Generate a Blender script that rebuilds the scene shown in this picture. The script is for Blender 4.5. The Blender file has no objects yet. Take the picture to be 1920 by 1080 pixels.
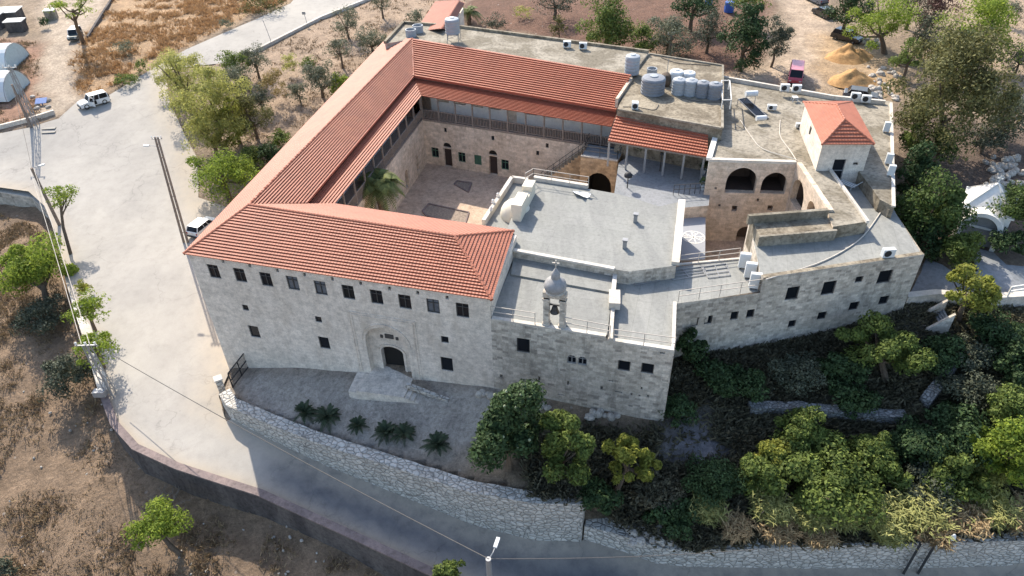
import bpy, math, random
import numpy as np
from mathutils import Vector, Matrix, geometry, noise
random.seed(7); RNG = np.random.default_rng(7)
S = bpy.context.scene
COL = S.collection
# ------------------------------------------------------------------ camera
FPX = 1338.0
HC = 40.0
_dn = np.array([43., 1743., FPX]); _dn /= np.linalg.norm(_dn)
_up = -_dn
_fw = np.array([0, 0, 1.]) - _up[2]*_up; _fw /= np.linalg.norm(_fw)
_rt = np.cross(_fw, _up)
if _rt[0] < 0: _rt = -_rt
RW = np.array([_rt, _fw, _up])
CAM = np.array([0, 0, HC])
cam = bpy.data.cameras.new("camera"); camo = bpy.data.objects.new("camera", cam); COL.objects.link(camo)
cam.sensor_width = 36.0; cam.lens = FPX/1920*36.0; cam.clip_start = .5; cam.clip_end = 6000
mw = Matrix.Identity(4)
for i in range(3):
    mw[i][0] = RW[i][0]; mw[i][1] = -RW[i][1]; mw[i][2] = -RW[i][2]; mw[i][3] = CAM[i]
camo.matrix_world = mw
S.camera = camo
# ------------------------------------------------------------------ sun, sky, exposure
SUN_TRAVEL = Vector((.49, -1.08, -1.0)).normalized()      # the way the light travels
sun_el = math.asin(-SUN_TRAVEL.z); sun_az = math.atan2(-SUN_TRAVEL.x, -SUN_TRAVEL.y)   # azimuth from +Y towards +X
w = bpy.data.worlds.new("World"); S.world = w; w.use_nodes = True
nt = w.node_tree; bg = nt.nodes["Background"]
sky = nt.nodes.new("ShaderNodeTexSky"); sky.sky_type = 'NISHITA'; sky.sun_disc = False
sky.sun_elevation = sun_el; sky.sun_rotation = sun_az; sky.air_density = 1.0; sky.dust_density = 1.5; sky.ozone_density = 1.0
nt.links.new(sky.outputs[0], bg.inputs[0]); bg.inputs[1].default_value = 0.15
sl = bpy.data.lights.new("sun", 'SUN'); sl.energy = 3.7; sl.angle = math.radians(.5); sl.color = (1, .92, .80)
so = bpy.data.objects.new("sun", sl); COL.objects.link(so); so.location = (0, 0, 120)
so.rotation_euler = SUN_TRAVEL.to_track_quat('-Z', 'Y').to_euler()
S.view_settings.view_transform = 'Standard'; S.view_settings.look = 'None'; S.view_settings.exposure = 1.12; S.view_settings.gamma = 1.0
S.render.engine = 'CYCLES'
S.cycles.max_bounces = 5; S.cycles.diffuse_bounces = 4; S.cycles.glossy_bounces = 2; S.cycles.transmission_bounces = 3; S.cycles.transparent_max_bounces = 4
# ------------------------------------------------------------------ survey: photo point + height -> place in the world
def ray(px, py): return RW @ np.array([px-960., py-540., FPX])
def P(px, py, z):
    d = ray(px, py); t = (z-HC)/d[2]; return np.array([d[0]*t, d[1]*t, z])
def P2(px, py, z): return P(px, py, z)[:2]
def onwall(p, q, px, py):
    p = np.asarray(p)[:2]; q = np.asarray(q)[:2]; d2 = (q-p)/np.linalg.norm(q-p); m = np.array([-d2[1], d2[0]])
    d = ray(px, py); t = (p @ m)/(d[:2] @ m); X = CAM + t*d
    return float((X[:2]-p) @ d2), float(X[2])
def inpoly(x, y, poly):
    r = np.zeros(x.shape, bool); n = len(poly); j = n-1
    for i in range(n):
        xi, yi = poly[i][0], poly[i][1]; xj, yj = poly[j][0], poly[j][1]
        if yi != yj:
            c = ((yi > y) != (yj > y)) & (x < (xj-xi)*(y-yi)/(yj-yi)+xi); r ^= c
        j = i
    return r
class RBF:
    def __init__(s, pts):
        s.p = np.array([[a[0], a[1]] for a in pts]); z = np.array([a[2] for a in pts]); n = len(pts)
        d = np.linalg.norm(s.p[:, None]-s.p[None], axis=2)
        M = np.zeros((n+1, n+1)); M[:n, :n] = -d - np.eye(n)*0.3; M[:n, n] = 1; M[n, :n] = 1
        s.w = np.linalg.solve(M, np.append(z, 0))
    def __call__(s, x, y):
        x = np.asarray(x, float); y = np.asarray(y, float); sh = x.shape
        q = np.stack([np.clip(x.ravel(), -75, 75), np.clip(y.ravel(), 12, 135)], 1); o = np.empty(len(q))
        for a in range(0, len(q), 20000):
            b = q[a:a+20000]; d = np.linalg.norm(b[:, None]-s.p[None], axis=2); o[a:a+20000] = -d @ s.w[:-1]+s.w[-1]
        return o.reshape(sh)
def pz(*l): return [P(a, b, c) for a, b, c in l]
# wall lines (tops), used for zones and for the walls themselves
W_FIELD = pz((-260, 372, 2.3), (-100, 362, 2.2), (0, 362, 2.0), (60, 372, 1.8), (88, 396, 1.7), (106, 440, 1.5), (118, 500, 1.2), (140, 580, .8), (163, 650, .4), (188, 740, 0), (210, 800, -.3), (250, 845, -.5), (330, 882, -.8), (400, 905, -1), (485, 932, -1.2), (640, 1003, -1.6), (800, 1078, -1.9), (1000, 1180, -2.3), (1300, 1330, -2.6))
W_TER = pz((410, 738, 1.0), (424, 760, 1.0), (500, 793, 1.1), (600, 832, 1.2), (760, 884, 1.4), (880, 922, 1.6), (1000, 944, 1.75), (1093, 945, 1.8))
W_GAR = pz((1096, 985, -.75), (1172, 1006, -.85), (1235, 1027, -1.0), (1300, 1033, -1.1), (1440, 1028, -1.0), (1600, 1022, -.9), (1920, 1014, -.9), (2200, 1006, -.9))
G = RBF(pz((430, 700, 0), (415, 790, -.5), (300, 500, 1.6), (300, 280, 3.6), (180, 200, 5), (60, 230, 4.9), (450, 100, 6.2), (600, 10, 7.5), (485, 925, -1.3), (700, 1000, -1.8), (1000, 1060, -2.5), (1100, 1030, -2.4), (1300, 1072, -3.0), (1500, 1076, -3.5), (1700, 1072, -3.85), (1900, 1076, -3.9), (1500, 1200, -3.7), (200, 735, 0), (120, 480, 1.5), (10, 300, 3.3), (300, 800, -.4),
    (560, 130, 6), (700, 60, 7.2), (560, 220, 4.8), (400, 260, 4), (430, 340, 2.6), (1000, 40, 8.2), (1250, 100, 8.3), (1250, 10, 9), (1500, 60, 8.6), (1500, 150, 8.4), (1700, 190, 8), (1850, 60, 9), (1750, 300, 7.4), (1850, 300, 7.4), (1840, 470, 6.3), (1780, 520, 6), (1900, 530, 6.2), (1740, 510, 5.9), (100, 20, 7), (20, 180, 5.2), (300, 30, 7.5), (-300, 200, 5), (2200, 300, 7.5), (2200, 530, 6.3))
    + [P(870, 350, 1.5), P(1050, 440, 2), P(1380, 440, 2.5), P(1550, 400, 3.5), P(600, 480, 1)])
F = RBF(pz((20, 395, .5), (80, 450, .2), (60, 560, -1), (100, 700, -2.2), (20, 850, -4.0), (190, 790, -2.6), (290, 900, -3.2), (240, 960, -3.9), (470, 990, -3.8), (590, 1006, -3.5), (640, 1060, -4.0), (300, 1060, -4.8), (0, 1060, -5.4), (-300, 700, -3), (-300, 400, .4), (600, 1200, -6)))
H = RBF(pz((430, 700, .15), (450, 730, .4), (560, 690, 1.6), (690, 700, 2.4), (800, 720, 2.7), (915, 722, 3.2), (560, 770, 1.0), (700, 810, 1.2), (850, 850, 1.5), (900, 770, 2.5), (1000, 935, 1.6), (1090, 940, 1.5), (1080, 765, 2.9), (1245, 798, 2.7), (1330, 672, 3.9), (1500, 645, 4), (1690, 592, 5.2), (1760, 620, 4.7), (1900, 640, 4.8), (1300, 830, 2.0), (1540, 775, 2.4), (1540, 845, .8), (1690, 840, .9), (1400, 960, 0.1), (1150, 990, -.4), (1300, 1022, -.9), (1600, 1005, -.9), (1900, 1000, -.8), (1850, 800, 2.2), (1750, 720, 3.0), (1150, 880, 1.2), (2200, 1000, -.8), (2200, 620, 4.8), (2200, 800, 2.5)))
_near = [np.array([-160, 372-0, 2]), ]
FPOLY = [tuple(a[:2]) for a in W_FIELD] + [(45, -40), (-200, -40), (-200, float(W_FIELD[0][1]))]
HPOLY = [tuple(a[:2]) for a in W_TER] + [tuple(a[:2]) for a in W_GAR] + [tuple(P2(2200, 565, 6)), tuple(P2(1850, 566, 6)), tuple(P2(1700, 560, 6)), tuple(P2(1600, 560, 7)), tuple(P2(1440, 600, 6)), tuple(P2(1280, 620, 6)), tuple(P2(1240, 700, 6)), tuple(P2(950, 650, 6)), tuple(P2(700, 640, 4)), tuple(P2(436, 676, 0))]
def _shift(line, d):
    o = []
    for i, p in enumerate(line):
        t = line[min(i+1, len(line)-1)][:2]-line[max(i-1, 0)][:2]; t = t/np.linalg.norm(t); o.append((p[0]-t[1]*d, p[1]+t[0]*d))
    return o
FPOLY2 = _shift(W_FIELD, .62) + FPOLY[len(W_FIELD):]
HPOLY2 = _shift(W_TER, .85) + _shift(W_GAR, .85) + HPOLY[len(W_TER)+len(W_GAR):]
def gzm(x, y):
    z = G(x, y); f = inpoly(x, y, FPOLY2); h = inpoly(x, y, HPOLY2)
    z = np.where(f, F(x, y), z); return np.where(h, H(x, y), z)
def gz(x, y):
    x = np.asarray(x, float); y = np.asarray(y, float)
    z = G(x, y); f = inpoly(x, y, FPOLY); h = inpoly(x, y, HPOLY)
    z = np.where(f, F(x, y), z); z = np.where(h, H(x, y), z); return z
def gz1(x, y): return float(gz(np.array([x]), np.array([y]))[0])
def GP(px, py, f=None):
    """place on the ground seen at a photo point"""
    z = 2.0
    for _ in range(12):
        p = P(px, py, z); z2 = float(f(np.array([p[0]]), np.array([p[1]]))[0]) if f else gz1(p[0], p[1]); z = z*.4+z2*.6
    return np.array([*P(px, py, z)[:2], z])
# ------------------------------------------------------------------ object helpers
def link(o): COL.objects.link(o); return o
def tag(o, label=None, cat=None, group=None, kind=None):
    if label: o['label'] = label
    if cat: o['category'] = cat
    if group: o['group'] = group
    if kind: o['kind'] = kind
    return o
def thing(name, label, cat, loc=(0, 0, 0), rz=0, group=None):
    o = bpy.data.objects.new(name, None); link(o); o.location = tuple(float(c) for c in loc); o.rotation_euler = (0, 0, rz)
    o.empty_display_size = .3
    return tag(o, label, cat, group)
def dup(root, loc, rz=0, label=None, scale=None):
    def cp(o, par):
        c = o.copy(); link(c); c.parent = par
        for ch in [k for k in ALLCH.get(o.name, [])]: cp(ch, c)
        return c
    r = cp(root, None); r.location = tuple(float(c) for c in loc); r.rotation_euler = (0, 0, rz)
    if label: r['label'] = label
    if scale: r.scale = (scale,)*3 if not hasattr(scale, '__len__') else scale
    return r
ALLCH = {}
class MB:
    def __init__(s): s.v = []; s.f = []; s.uv = []; s.m = []
    def face(s, pts, m=0, uv=None):
        b = len(s.v); s.v += [tuple(map(float, p)) for p in pts]; s.f.append(tuple(range(b, b+len(pts)))); s.uv.append(uv); s.m.append(m)
    def box(s, c, d, rz=0, m=0, tilt=None):
        cx, cy, cz = c; hx, hy, hz = d[0]/2, d[1]/2, d[2]/2; ca, sa = math.cos(rz), math.sin(rz)
        R = Matrix.Rotation(rz, 3, 'Z')
        if tilt is not None: R = R @ tilt
        k = [R @ Vector((x*hx, y*hy, z*hz)) + Vector(c) for x in (-1, 1) for y in (-1, 1) for z in (-1, 1)]
        for q in ((0, 1, 3, 2), (4, 6, 7, 5), (0, 4, 5, 1), (2, 3, 7, 6), (0, 2, 6, 4), (1, 5, 7, 3)): s.face([k[i] for i in q], m)
    def prism(s, foot, z0, z1, m=0, mtop=None, bottom=False):
        n = len(foot); a = sum(foot[i][0]*foot[(i+1) % n][1]-foot[(i+1) % n][0]*foot[i][1] for i in range(n))
        if a < 0: foot = foot[::-1]
        zt = z1 if hasattr(z1, '__len__') else [z1]*n
        zb = z0 if hasattr(z0, '__len__') else [z0]*n
        for i in range(n):
            j = (i+1) % n; s.face([(foot[i][0], foot[i][1], zb[i]), (foot[j][0], foot[j][1], zb[j]), (foot[j][0], foot[j][1], zt[j]), (foot[i][0], foot[i][1], zt[i])], m)
        s.cap([(foot[i][0], foot[i][1], zt[i]) for i in range(n)], mtop if mtop is not None else m)
        if bottom: s.cap([(foot[i][0], foot[i][1], zb[i]) for i in range(n)], m, down=True)
    def cap(s, pts, m=0, down=False):
        t = geometry.tessellate_polygon([[Vector(p) for p in pts]])
        for tri in t:
            q = [Vector(pts[i]) for i in tri]
            nz = (q[1]-q[0]).cross(q[2]-q[0]).z
            if (nz < 0) != down: q = q[::-1]
            s.face(q, m)
    def bar(s, a, b, w, h=None, m=0):
        a = Vector(a); b = Vector(b); d = b-a; L = d.length
        if L < 1e-6: return
        h = h or w; d.normalize(); x = d.cross(Vector((0, 0, 1)))
        if x.length < 1e-3: x = Vector((1, 0, 0))
        x.normalize(); y = x.cross(d)
        k = [p+x*(i*w/2)+y*(j*h/2) for p in (a, b) for i, j in ((-1, -1), (1, -1), (1, 1), (-1, 1))]
        for i in range(4): j = (i+1) % 4; s.face([k[i], k[i+4], k[j+4], k[j]], m)
        s.face([k[0], k[1], k[2], k[3]], m); s.face([k[7], k[6], k[5], k[4]], m)
    def tube(s, path, r, n=8, m=0, caps=True):
        path = [Vector(p) for p in path]; rr = r if hasattr(r, '__len__') else [r]*len(path); rings = []
        up = None
        for i, p in enumerate(path):
            d = (path[min(i+1, len(path)-1)]-path[max(i-1, 0)]); d = d.normalized() if d.length > 0 else Vector((0, 0, 1))
            x = up if up is not None else (d.cross(Vector((0, 0, 1))) if abs(d.z) < .95 else Vector((1, 0, 0)))
            x = (x-d*x.dot(d)); x = x.normalized() if x.length > 1e-5 else d.orthogonal().normalized()
            up = x; y = d.cross(x)
            rings.append([p+(x*math.cos(t)+y*math.sin(t))*rr[i] for t in [2*math.pi*k/n for k in range(n)]])
        for a, b in zip(rings, rings[1:]):
            for k in range(n): j = (k+1) % n; s.face([a[k], a[j], b[j], b[k]], m)
        if caps: s.face(rings[0][::-1], m); s.face(rings[-1], m)
    def lathe(s, c, prof, n=16, m=0):
        c = Vector(c); R = []
        for r, z in prof: R.append([c+Vector((r*math.cos(2*math.pi*k/n), r*math.sin(2*math.pi*k/n), z)) for k in range(n)])
        for a, b in zip(R, R[1:]):
            for k in range(n): j = (k+1) % n; s.face([a[k], a[j], b[j], b[k]], m)
        if prof[-1][0] > 1e-4: s.face(R[-1], m)
        if prof[0][0] > 1e-4: s.face(R[0][::-1], m)
    def build(s, name, mats, parent=None, smooth=False, local=False):
        if not isinstance(mats, (list, tuple)): mats = [mats]
        me = bpy.data.meshes.new(name)
        off = Vector((0, 0, 0)) if (parent is None or local) else wloc(parent)
        V = [(a-off.x, b-off.y, c-off.z) for a, b, c in s.v]
        me.from_pydata(V, [], s.f)
        for mt in mats: me.materials.append(mt)
        me.polygons.foreach_set('material_index', s.m)
        uvl = me.uv_layers.new(name='UVMap'); co = []
        for pi, f in enumerate(s.f):
            if s.uv[pi] is not None: co += [c for q in s.uv[pi] for c in q]; continue
            pts = [Vector(s.v[i]) for i in f]; nn = geometry.normal(pts) if len(pts) > 2 else Vector((0, 0, 1))
            if abs(nn.z) > .75:
                for p in pts: co += [p.x, p.y]
            else:
                t = Vector((-nn.y, nn.x, 0)); t = t.normalized() if t.length > 1e-6 else Vector((1, 0, 0))
                for p in pts: co += [p.dot(t), p.z]
        uvl.data.foreach_set('uv', co)
        if smooth:
            me.polygons.foreach_set('use_smooth', [True]*len(me.polygons))
        me.update()
        if smooth:
            import bmesh
            bm = bmesh.new(); bm.from_mesh(me); bmesh.ops.remove_doubles(bm, verts=bm.verts, dist=1e-4); bm.to_mesh(me); bm.free()
            if hasattr(me, 'set_sharp_from_angle'): me.set_sharp_from_angle(angle=math.radians(40))
        o = bpy.data.objects.new(name, me); link(o)
        if parent is not None: o.parent = parent; ALLCH.setdefault(parent.name, []).append(o)
        return o
def wloc(o):
    v = Vector((0, 0, 0))
    while o is not None: v += o.location; o = o.parent
    return v
# ------------------------------------------------------------------ materials
MATS = {}
class NT:
    def __init__(s, name):
        s.mat = bpy.data.materials.new(name); s.mat.use_nodes = True; s.t = s.mat.node_tree; s.b = s.t.nodes['Principled BSDF']; s.b.inputs['Roughness'].default_value = .9
        s.b.inputs['Specular IOR Level'].default_value = .25
    def n(s, k, **kw):
        o = s.t.nodes.new('ShaderNode'+k)
        for a, v in kw.items():
            if a in o.inputs.keys() if not hasattr(o, a) else False: o.inputs[a].default_value = v
            elif hasattr(o, a): setattr(o, a, v)
        return o
    def l(s, a, b): s.t.links.new(a, b)
    def coord(s, kind='Object', scale=(1, 1, 1)):
        tc = s.n('TexCoord'); mp = s.n('Mapping'); mp.inputs['Scale'].default_value = scale; s.l(tc.outputs[kind], mp.inputs[0]); return mp.outputs[0]
    def geo(s, scale=(1, 1, 1)):
        g = s.n('NewGeometry'); mp = s.n('Mapping'); mp.inputs['Scale'].default_value = scale; s.l(g.outputs['Position'], mp.inputs[0]); return mp.outputs[0]
    def noise(s, co, scale, detail=4, rough=.6, dist=0):
        o = s.n('TexNoise'); o.inputs['Scale'].default_value = scale; o.inputs['Detail'].default_value = detail; o.inputs['Roughness'].default_value = rough; o.inputs['Distortion'].default_value = dist
        s.l(co, o.inputs['Vector']); return o.outputs['Fac']
    def ramp(s, fac, stops):
        o = s.n('ValToRGB'); e = o.color_ramp.elements
        while len(e) < len(stops): e.new(.5)
        for k, (p, c) in zip(e, stops): k.position = p; k.color = (c, c, c, 1) if not hasattr(c, '__len__') else (*c, 1)
        s.l(fac, o.inputs[0]); return o.outputs[0]
    def mix(s, fac, a, b, mode='MIX'):
        o = s.n('Mix'); o.data_type = 'RGBA'; o.blend_type = mode
        for v, i in ((fac, 0), (a, 6), (b, 7)):
            if hasattr(v, 'is_linked'): s.l(v, o.inputs[i])
            elif i == 0: o.inputs[0].default_value = v
            else: o.inputs[i].default_value = (*v, 1)
        return o.outputs[2]
    def bump(s, h, dist=.02, strength=.6):
        o = s.n('Bump'); o.inputs['Distance'].default_value = dist; o.inputs['Strength'].default_value = strength; s.l(h, o.inputs['Height']); s.l(o.outputs[0], s.b.inputs['Normal'])
    def col(s, c):
        if hasattr(c, 'is_linked'): s.l(c, s.b.inputs['Base Color'])
        else: s.b.inputs['Base Color'].default_value = (*c, 1)
def plain(name, c, rough=.6, metal=0, var=.15, sc=3.0):
    m = NT(name); co = m.coord(); f = m.noise(co, sc, 5)
    m.col(m.mix(1.0, c, m.ramp(f, [(.3, 1-var), (.7, 1+var*.4)]), 'MULTIPLY')); m.b.inputs['Roughness'].default_value = rough; m.b.inputs['Metallic'].default_value = metal
    return m.mat
def stone_mat(name, base, dark, bw=.55, bh=.28, mort=.012, stain=.5, bumpd=.03, rnd=.35, stainc=None, speck=0):
    m = NT(name); uv = m.coord('UV'); g = m.geo()
    br = m.n('TexBrick'); br.offset = .5; br.inputs['Scale'].default_value = 1; br.inputs['Brick Width'].default_value = bw; br.inputs['Row Height'].default_value = bh
    br.inputs['Mortar Size'].default_value = mort; br.inputs['Mortar Smooth'].default_value = .3; br.inputs['Bias'].default_value = 0
    br.inputs['Color1'].default_value = (1, 1, 1, 1); br.inputs['Color2'].default_value = (1-rnd,)*3+(1,); br.inputs['Mortar'].default_value = (.75, .73, .7, 1)
    wv = m.noise(g, .9, 3); add = m.n('VectorMath'); add.operation = 'ADD'
    sc = m.n('VectorMath'); sc.operation = 'SCALE'; sc.inputs['Scale'].default_value = .12; cmb = m.n('CombineXYZ'); m.l(wv, cmb.inputs[1]); m.l(wv, cmb.inputs[0]); m.l(cmb.outputs[0], sc.inputs[0])
    m.l(uv, add.inputs[0]); m.l(sc.outputs[0], add.inputs[1]); m.l(add.outputs[0], br.inputs['Vector'])
    big = m.noise(g, .35, 6, .65); mid = m.noise(g, 2.2, 5, .7); fine = m.noise(m.geo((1, 1, 3)), 9, 4, .7)
    c = m.mix(m.ramp(big, [(.35, 0), (.65, 1)]), base, dark)
    c = m.mix(1.0, c, br.outputs['Color'], 'MULTIPLY')
    c = m.mix(1.0, c, m.ramp(mid, [(.3, .72), (.6, 1.08)]), 'MULTIPLY')
    c = m.mix(1.0, c, m.ramp(fine, [(.3, .7), (.55, 1.05)]), 'MULTIPLY')
    if speck:
        dv = m.n('VectorMath'); dv.operation = 'DIVIDE'; dv.inputs[1].default_value = (bw*.8, bh*.75, 1); m.l(add.outputs[0], dv.inputs[0]); fl = m.n('VectorMath'); fl.operation = 'FLOOR'; m.l(dv.outputs[0], fl.inputs[0])
        wn = m.n('TexWhiteNoise'); wn.noise_dimensions = '2D'; m.l(fl.outputs[0], wn.inputs['Vector']); sm = m.mix(1.0, m.ramp(wn.outputs['Value'], [(1-speck-.01, 0), (1-speck, .75)]), m.ramp(fine, [(.35, .2), (.6, 1)]), 'MULTIPLY'); c = m.mix(sm, c, (.17, .15, .13))
    if stain:
        st = m.ramp(m.noise(m.geo((1.3, 1.3, .35)), .9, 6, .7), [(.52, 0), (.72, stain)])
        c = m.mix(st, c, stainc or (.10, .09, .075))
    m.col(c); mixh = m.mix(.5, br.outputs['Color'], m.ramp(fine, [(.2, 0), (.8, 1)])); m.bump(mixh, bumpd, .7)
    return m.mat
def rubble_mat(name, base, dark, scale=2.2):
    m = NT(name); uv = m.coord('UV', (1, 1.35, 1)); g = m.geo()
    vo = m.n('TexVoronoi'); vo.feature = 'DISTANCE_TO_EDGE'; vo.inputs['Scale'].default_value = scale; vo.inputs['Randomness'].default_value = .85; m.l(uv, vo.inputs['Vector'])
    v2 = m.n('TexVoronoi'); v2.inputs['Scale'].default_value = scale; v2.inputs['Randomness'].default_value = .85; m.l(uv, v2.inputs['Vector'])
    hs = m.n('SeparateColor'); m.l(v2.outputs['Color'], hs.inputs[0])
    c = m.mix(hs.outputs[0], base, dark)
    c = m.mix(1.0, c, m.ramp(m.noise(g, 5, 5, .7), [(.3, .75), (.65, 1.1)]), 'MULTIPLY')
    e = m.ramp(vo.outputs['Distance'], [(0, .35), (.07, 1)]); c = m.mix(1.0, c, e, 'MULTIPLY')
    m.col(c); m.bump(m.ramp(vo.outputs['Distance'], [(0, 0), (.18, 1)]), .08, .9); return m.mat
def concrete_mat(name, base, dark, streak=(1, 1, 1), rough=.9, spots=.4, sc=.35, seam=None):
    m = NT(name); g = m.geo(streak); g0 = m.geo()
    a = m.noise(g, sc, 7, .7, .6); b = m.noise(g0, 3.5, 6, .7); d = m.noise(g0, 25, 3, .6)
    c = m.mix(m.ramp(a, [(.42, 0), (.58, 1)]), base, dark)
    c = m.mix(1.0, c, m.ramp(b, [(.3, 1-spots), (.55, 1.03)]), 'MULTIPLY'); c = m.mix(1.0, c, m.ramp(d, [(.3, .86), (.7, 1.06)]), 'MULTIPLY')
    if seam is not None:
        tc = m.n('NewGeometry'); mp = m.n('Mapping'); mp.inputs['Rotation'].default_value = (0, 0, seam); m.l(tc.outputs['Position'], mp.inputs[0])
        br = m.n('TexBrick'); br.offset = .37; br.inputs['Scale'].default_value = 1; br.inputs['Brick Width'].default_value = 9; br.inputs['Row Height'].default_value = .98; br.inputs['Mortar Size'].default_value = .028; br.inputs['Mortar Smooth'].default_value = .6
        br.inputs['Color1'].default_value = (1, 1, 1, 1); br.inputs['Color2'].default_value = (.93, .935, .93, 1); br.inputs['Mortar'].default_value = (.83, .83, .82, 1); m.l(mp.outputs[0], br.inputs['Vector']); c = m.mix(1.0, c, br.outputs['Color'], 'MULTIPLY')
    m.col(c); m.b.inputs['Roughness'].default_value = rough; m.bump(b, .015, .5); return m.mat
def tile_mat(name, base, dark):
    m = NT(name); uv = m.coord('UV'); g = m.geo()
    sx = m.n('SeparateXYZ'); m.l(uv, sx.inputs[0])
    w1 = m.n('Math'); w1.operation = 'MULTIPLY'; w1.inputs[1].default_value = 2*math.pi/.24; m.l(sx.outputs[0], w1.inputs[0])
    w2 = m.n('Math'); w2.operation = 'SINE'; m.l(w1.outputs[0], w2.inputs[0])
    w3 = m.n('Math'); w3.operation = 'MULTIPLY_ADD'; w3.inputs[1].default_value = .5; w3.inputs[2].default_value = .5; m.l(w2.outputs[0], w3.inputs[0])
    vo = m.n('TexWhiteNoise'); vo.noise_dimensions = '2D'
    fl = m.n('VectorMath'); fl.operation = 'FLOOR'; dv = m.n('VectorMath'); dv.operation = 'DIVIDE'; dv.inputs[1].default_value = (.24, .29, 1); m.l(uv, dv.inputs[0]); m.l(dv.outputs[0], fl.inputs[0]); m.l(fl.outputs[0], vo.inputs['Vector'])
    c = m.mix(m.ramp(vo.outputs['Value'], [(0, 0), (1, .5)]), base, dark)
    c = m.mix(1.0, c, m.ramp(m.noise(g, .5, 6, .7), [(.3, .8), (.7, 1.1)]), 'MULTIPLY')
    c = m.mix(m.ramp(m.noise(g, 1.7, 5, .75), [(.54, 0), (.78, .42)]), c, (.17, .115, .09))
    m.col(c); m.b.inputs['Roughness'].default_value = .6; m.b.inputs['Specular IOR Level'].default_value = .3; m.bump(w3.outputs[0], .028, .7); return m.mat
def leaf_mat(name, a, b, tr=.25):
    m = NT(name); g = m.n('NewGeometry'); co = m.geo()
    c = m.mix(m.ramp(g.outputs['Random Per Island'], [(0, 0), (1, 1)]), a, b)
    c = m.mix(1.0, c, m.ramp(m.noise(co, 1.1, 3), [(.3, .75), (.7, 1.2)]), 'MULTIPLY')
    m.col(c); m.b.inputs['Roughness'].default_value = .65; m.b.inputs['Specular IOR Level'].default_value = .15
    t = m.n('BsdfTranslucent'); m.l(c, t.inputs[0]); mx = m.n('MixShader'); mx.inputs[0].default_value = tr
    out = m.t.nodes['Material Output']; m.l(m.b.outputs[0], mx.inputs[1]); m.l(t.outputs[0], mx.inputs[2]); m.l(mx.outputs[0], out.inputs[0]); return m.mat
M = {}
M['ashlar'] = stone_mat('pale_plastered_stone', (.78, .69, .585), (.66, .58, .485), .7, .32, .008, .45, .02, .09, stainc=(.36, .295, .22))
M['oldstone'] = stone_mat('old_weathered_stone', (.74, .66, .555), (.57, .50, .41), .5, .26, .016, .6, .05, .35, speck=.07)
M['court'] = stone_mat('courtyard_stone', (.76, .63, .50), (.66, .52, .39), .6, .28, .010, .3, .02, .25)
M['warmstone'] = stone_mat('warm_stone', (.60, .44, .28), (.48, .33, .19), .5, .25, .012, .4, .03, .35)
M['whitestone'] = rubble_mat('white_rubble_stone', (.64, .59, .52), (.45, .42, .37), 2.3)
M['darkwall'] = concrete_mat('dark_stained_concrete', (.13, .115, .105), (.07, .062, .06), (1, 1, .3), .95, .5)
M['copingbrown'] = concrete_mat('brown_coping', (.26, .2, .18), (.19, .15, .14))
M['cap'] = concrete_mat('pale_coping', (.62, .57, .5), (.5, .45, .38), spots=.2)
M['white'] = plain('white_plaster', (.72, .69, .63), .8, var=.12)
M['conc'] = concrete_mat('bare_roof_concrete', (.33, .292, .23), (.185, .158, .115), spots=.55, sc=.3)
M['conc2'] = concrete_mat('stained_roof_concrete', (.33, .28, .205), (.17, .138, .096), spots=.6, sc=.45)
M['memb'] = concrete_mat('pale_grey_roof_membrane', (.268, .266, .242), (.232, .23, .212), (1.6, .35, 1), .8, .2, .6, seam=.271)
M['memb2'] = concrete_mat('pale_grey_terrace_membrane', (.29, .286, .26), (.25, .248, .228), (1.8, .3, 1), .8, .2, .6, seam=.271+math.pi/2)
M['tile'] = tile_mat('red_clay_tile', (.375, .130, .074), (.31, .10, .056))
M['tileend'] = plain('red_tile_edge', (.35, .10, .06), .85, var=.25, sc=4)
M['cream'] = plain('cream_plaster_dome', (.66, .6, .48), .8, var=.08)
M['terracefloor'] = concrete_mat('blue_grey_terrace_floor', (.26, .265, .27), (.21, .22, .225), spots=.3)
M['courtfloor'] = stone_mat('courtyard_paving', (.66, .49, .36), (.50, .365, .26), .9, .9, .02, .5, .015, .3)
M['wood'] = plain('weathered_wood', (.25, .20, .165), .85, var=.35, sc=6)
M['darkwood'] = plain('dark_brown_wood', (.05, .035, .03), .7, var=.2)
M['glass'] = plain('dark_window_glass', (.012, .014, .018), .15, var=.1)
M['glass2'] = plain('pale_reflection_glass', (.13, .14, .155), .25, var=.3)  # reflection in the greyish panes, put into a paler base colour
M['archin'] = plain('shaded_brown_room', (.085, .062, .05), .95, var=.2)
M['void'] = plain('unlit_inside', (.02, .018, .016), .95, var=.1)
M['frame'] = plain('dark_grey_frame', (.07, .065, .06), .6)
M['green'] = plain('green_painted_wood', (.07, .15, .10), .6)
M['metal'] = plain('grey_painted_metal', (.30, .30, .30), .5, .3)
M['rail'] = plain('beige_painted_rail', (.45, .40, .34), .6)
M['darkmetal'] = plain('dark_metal', (.06, .06, .06), .5, .3)
M['road'] = None
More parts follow.
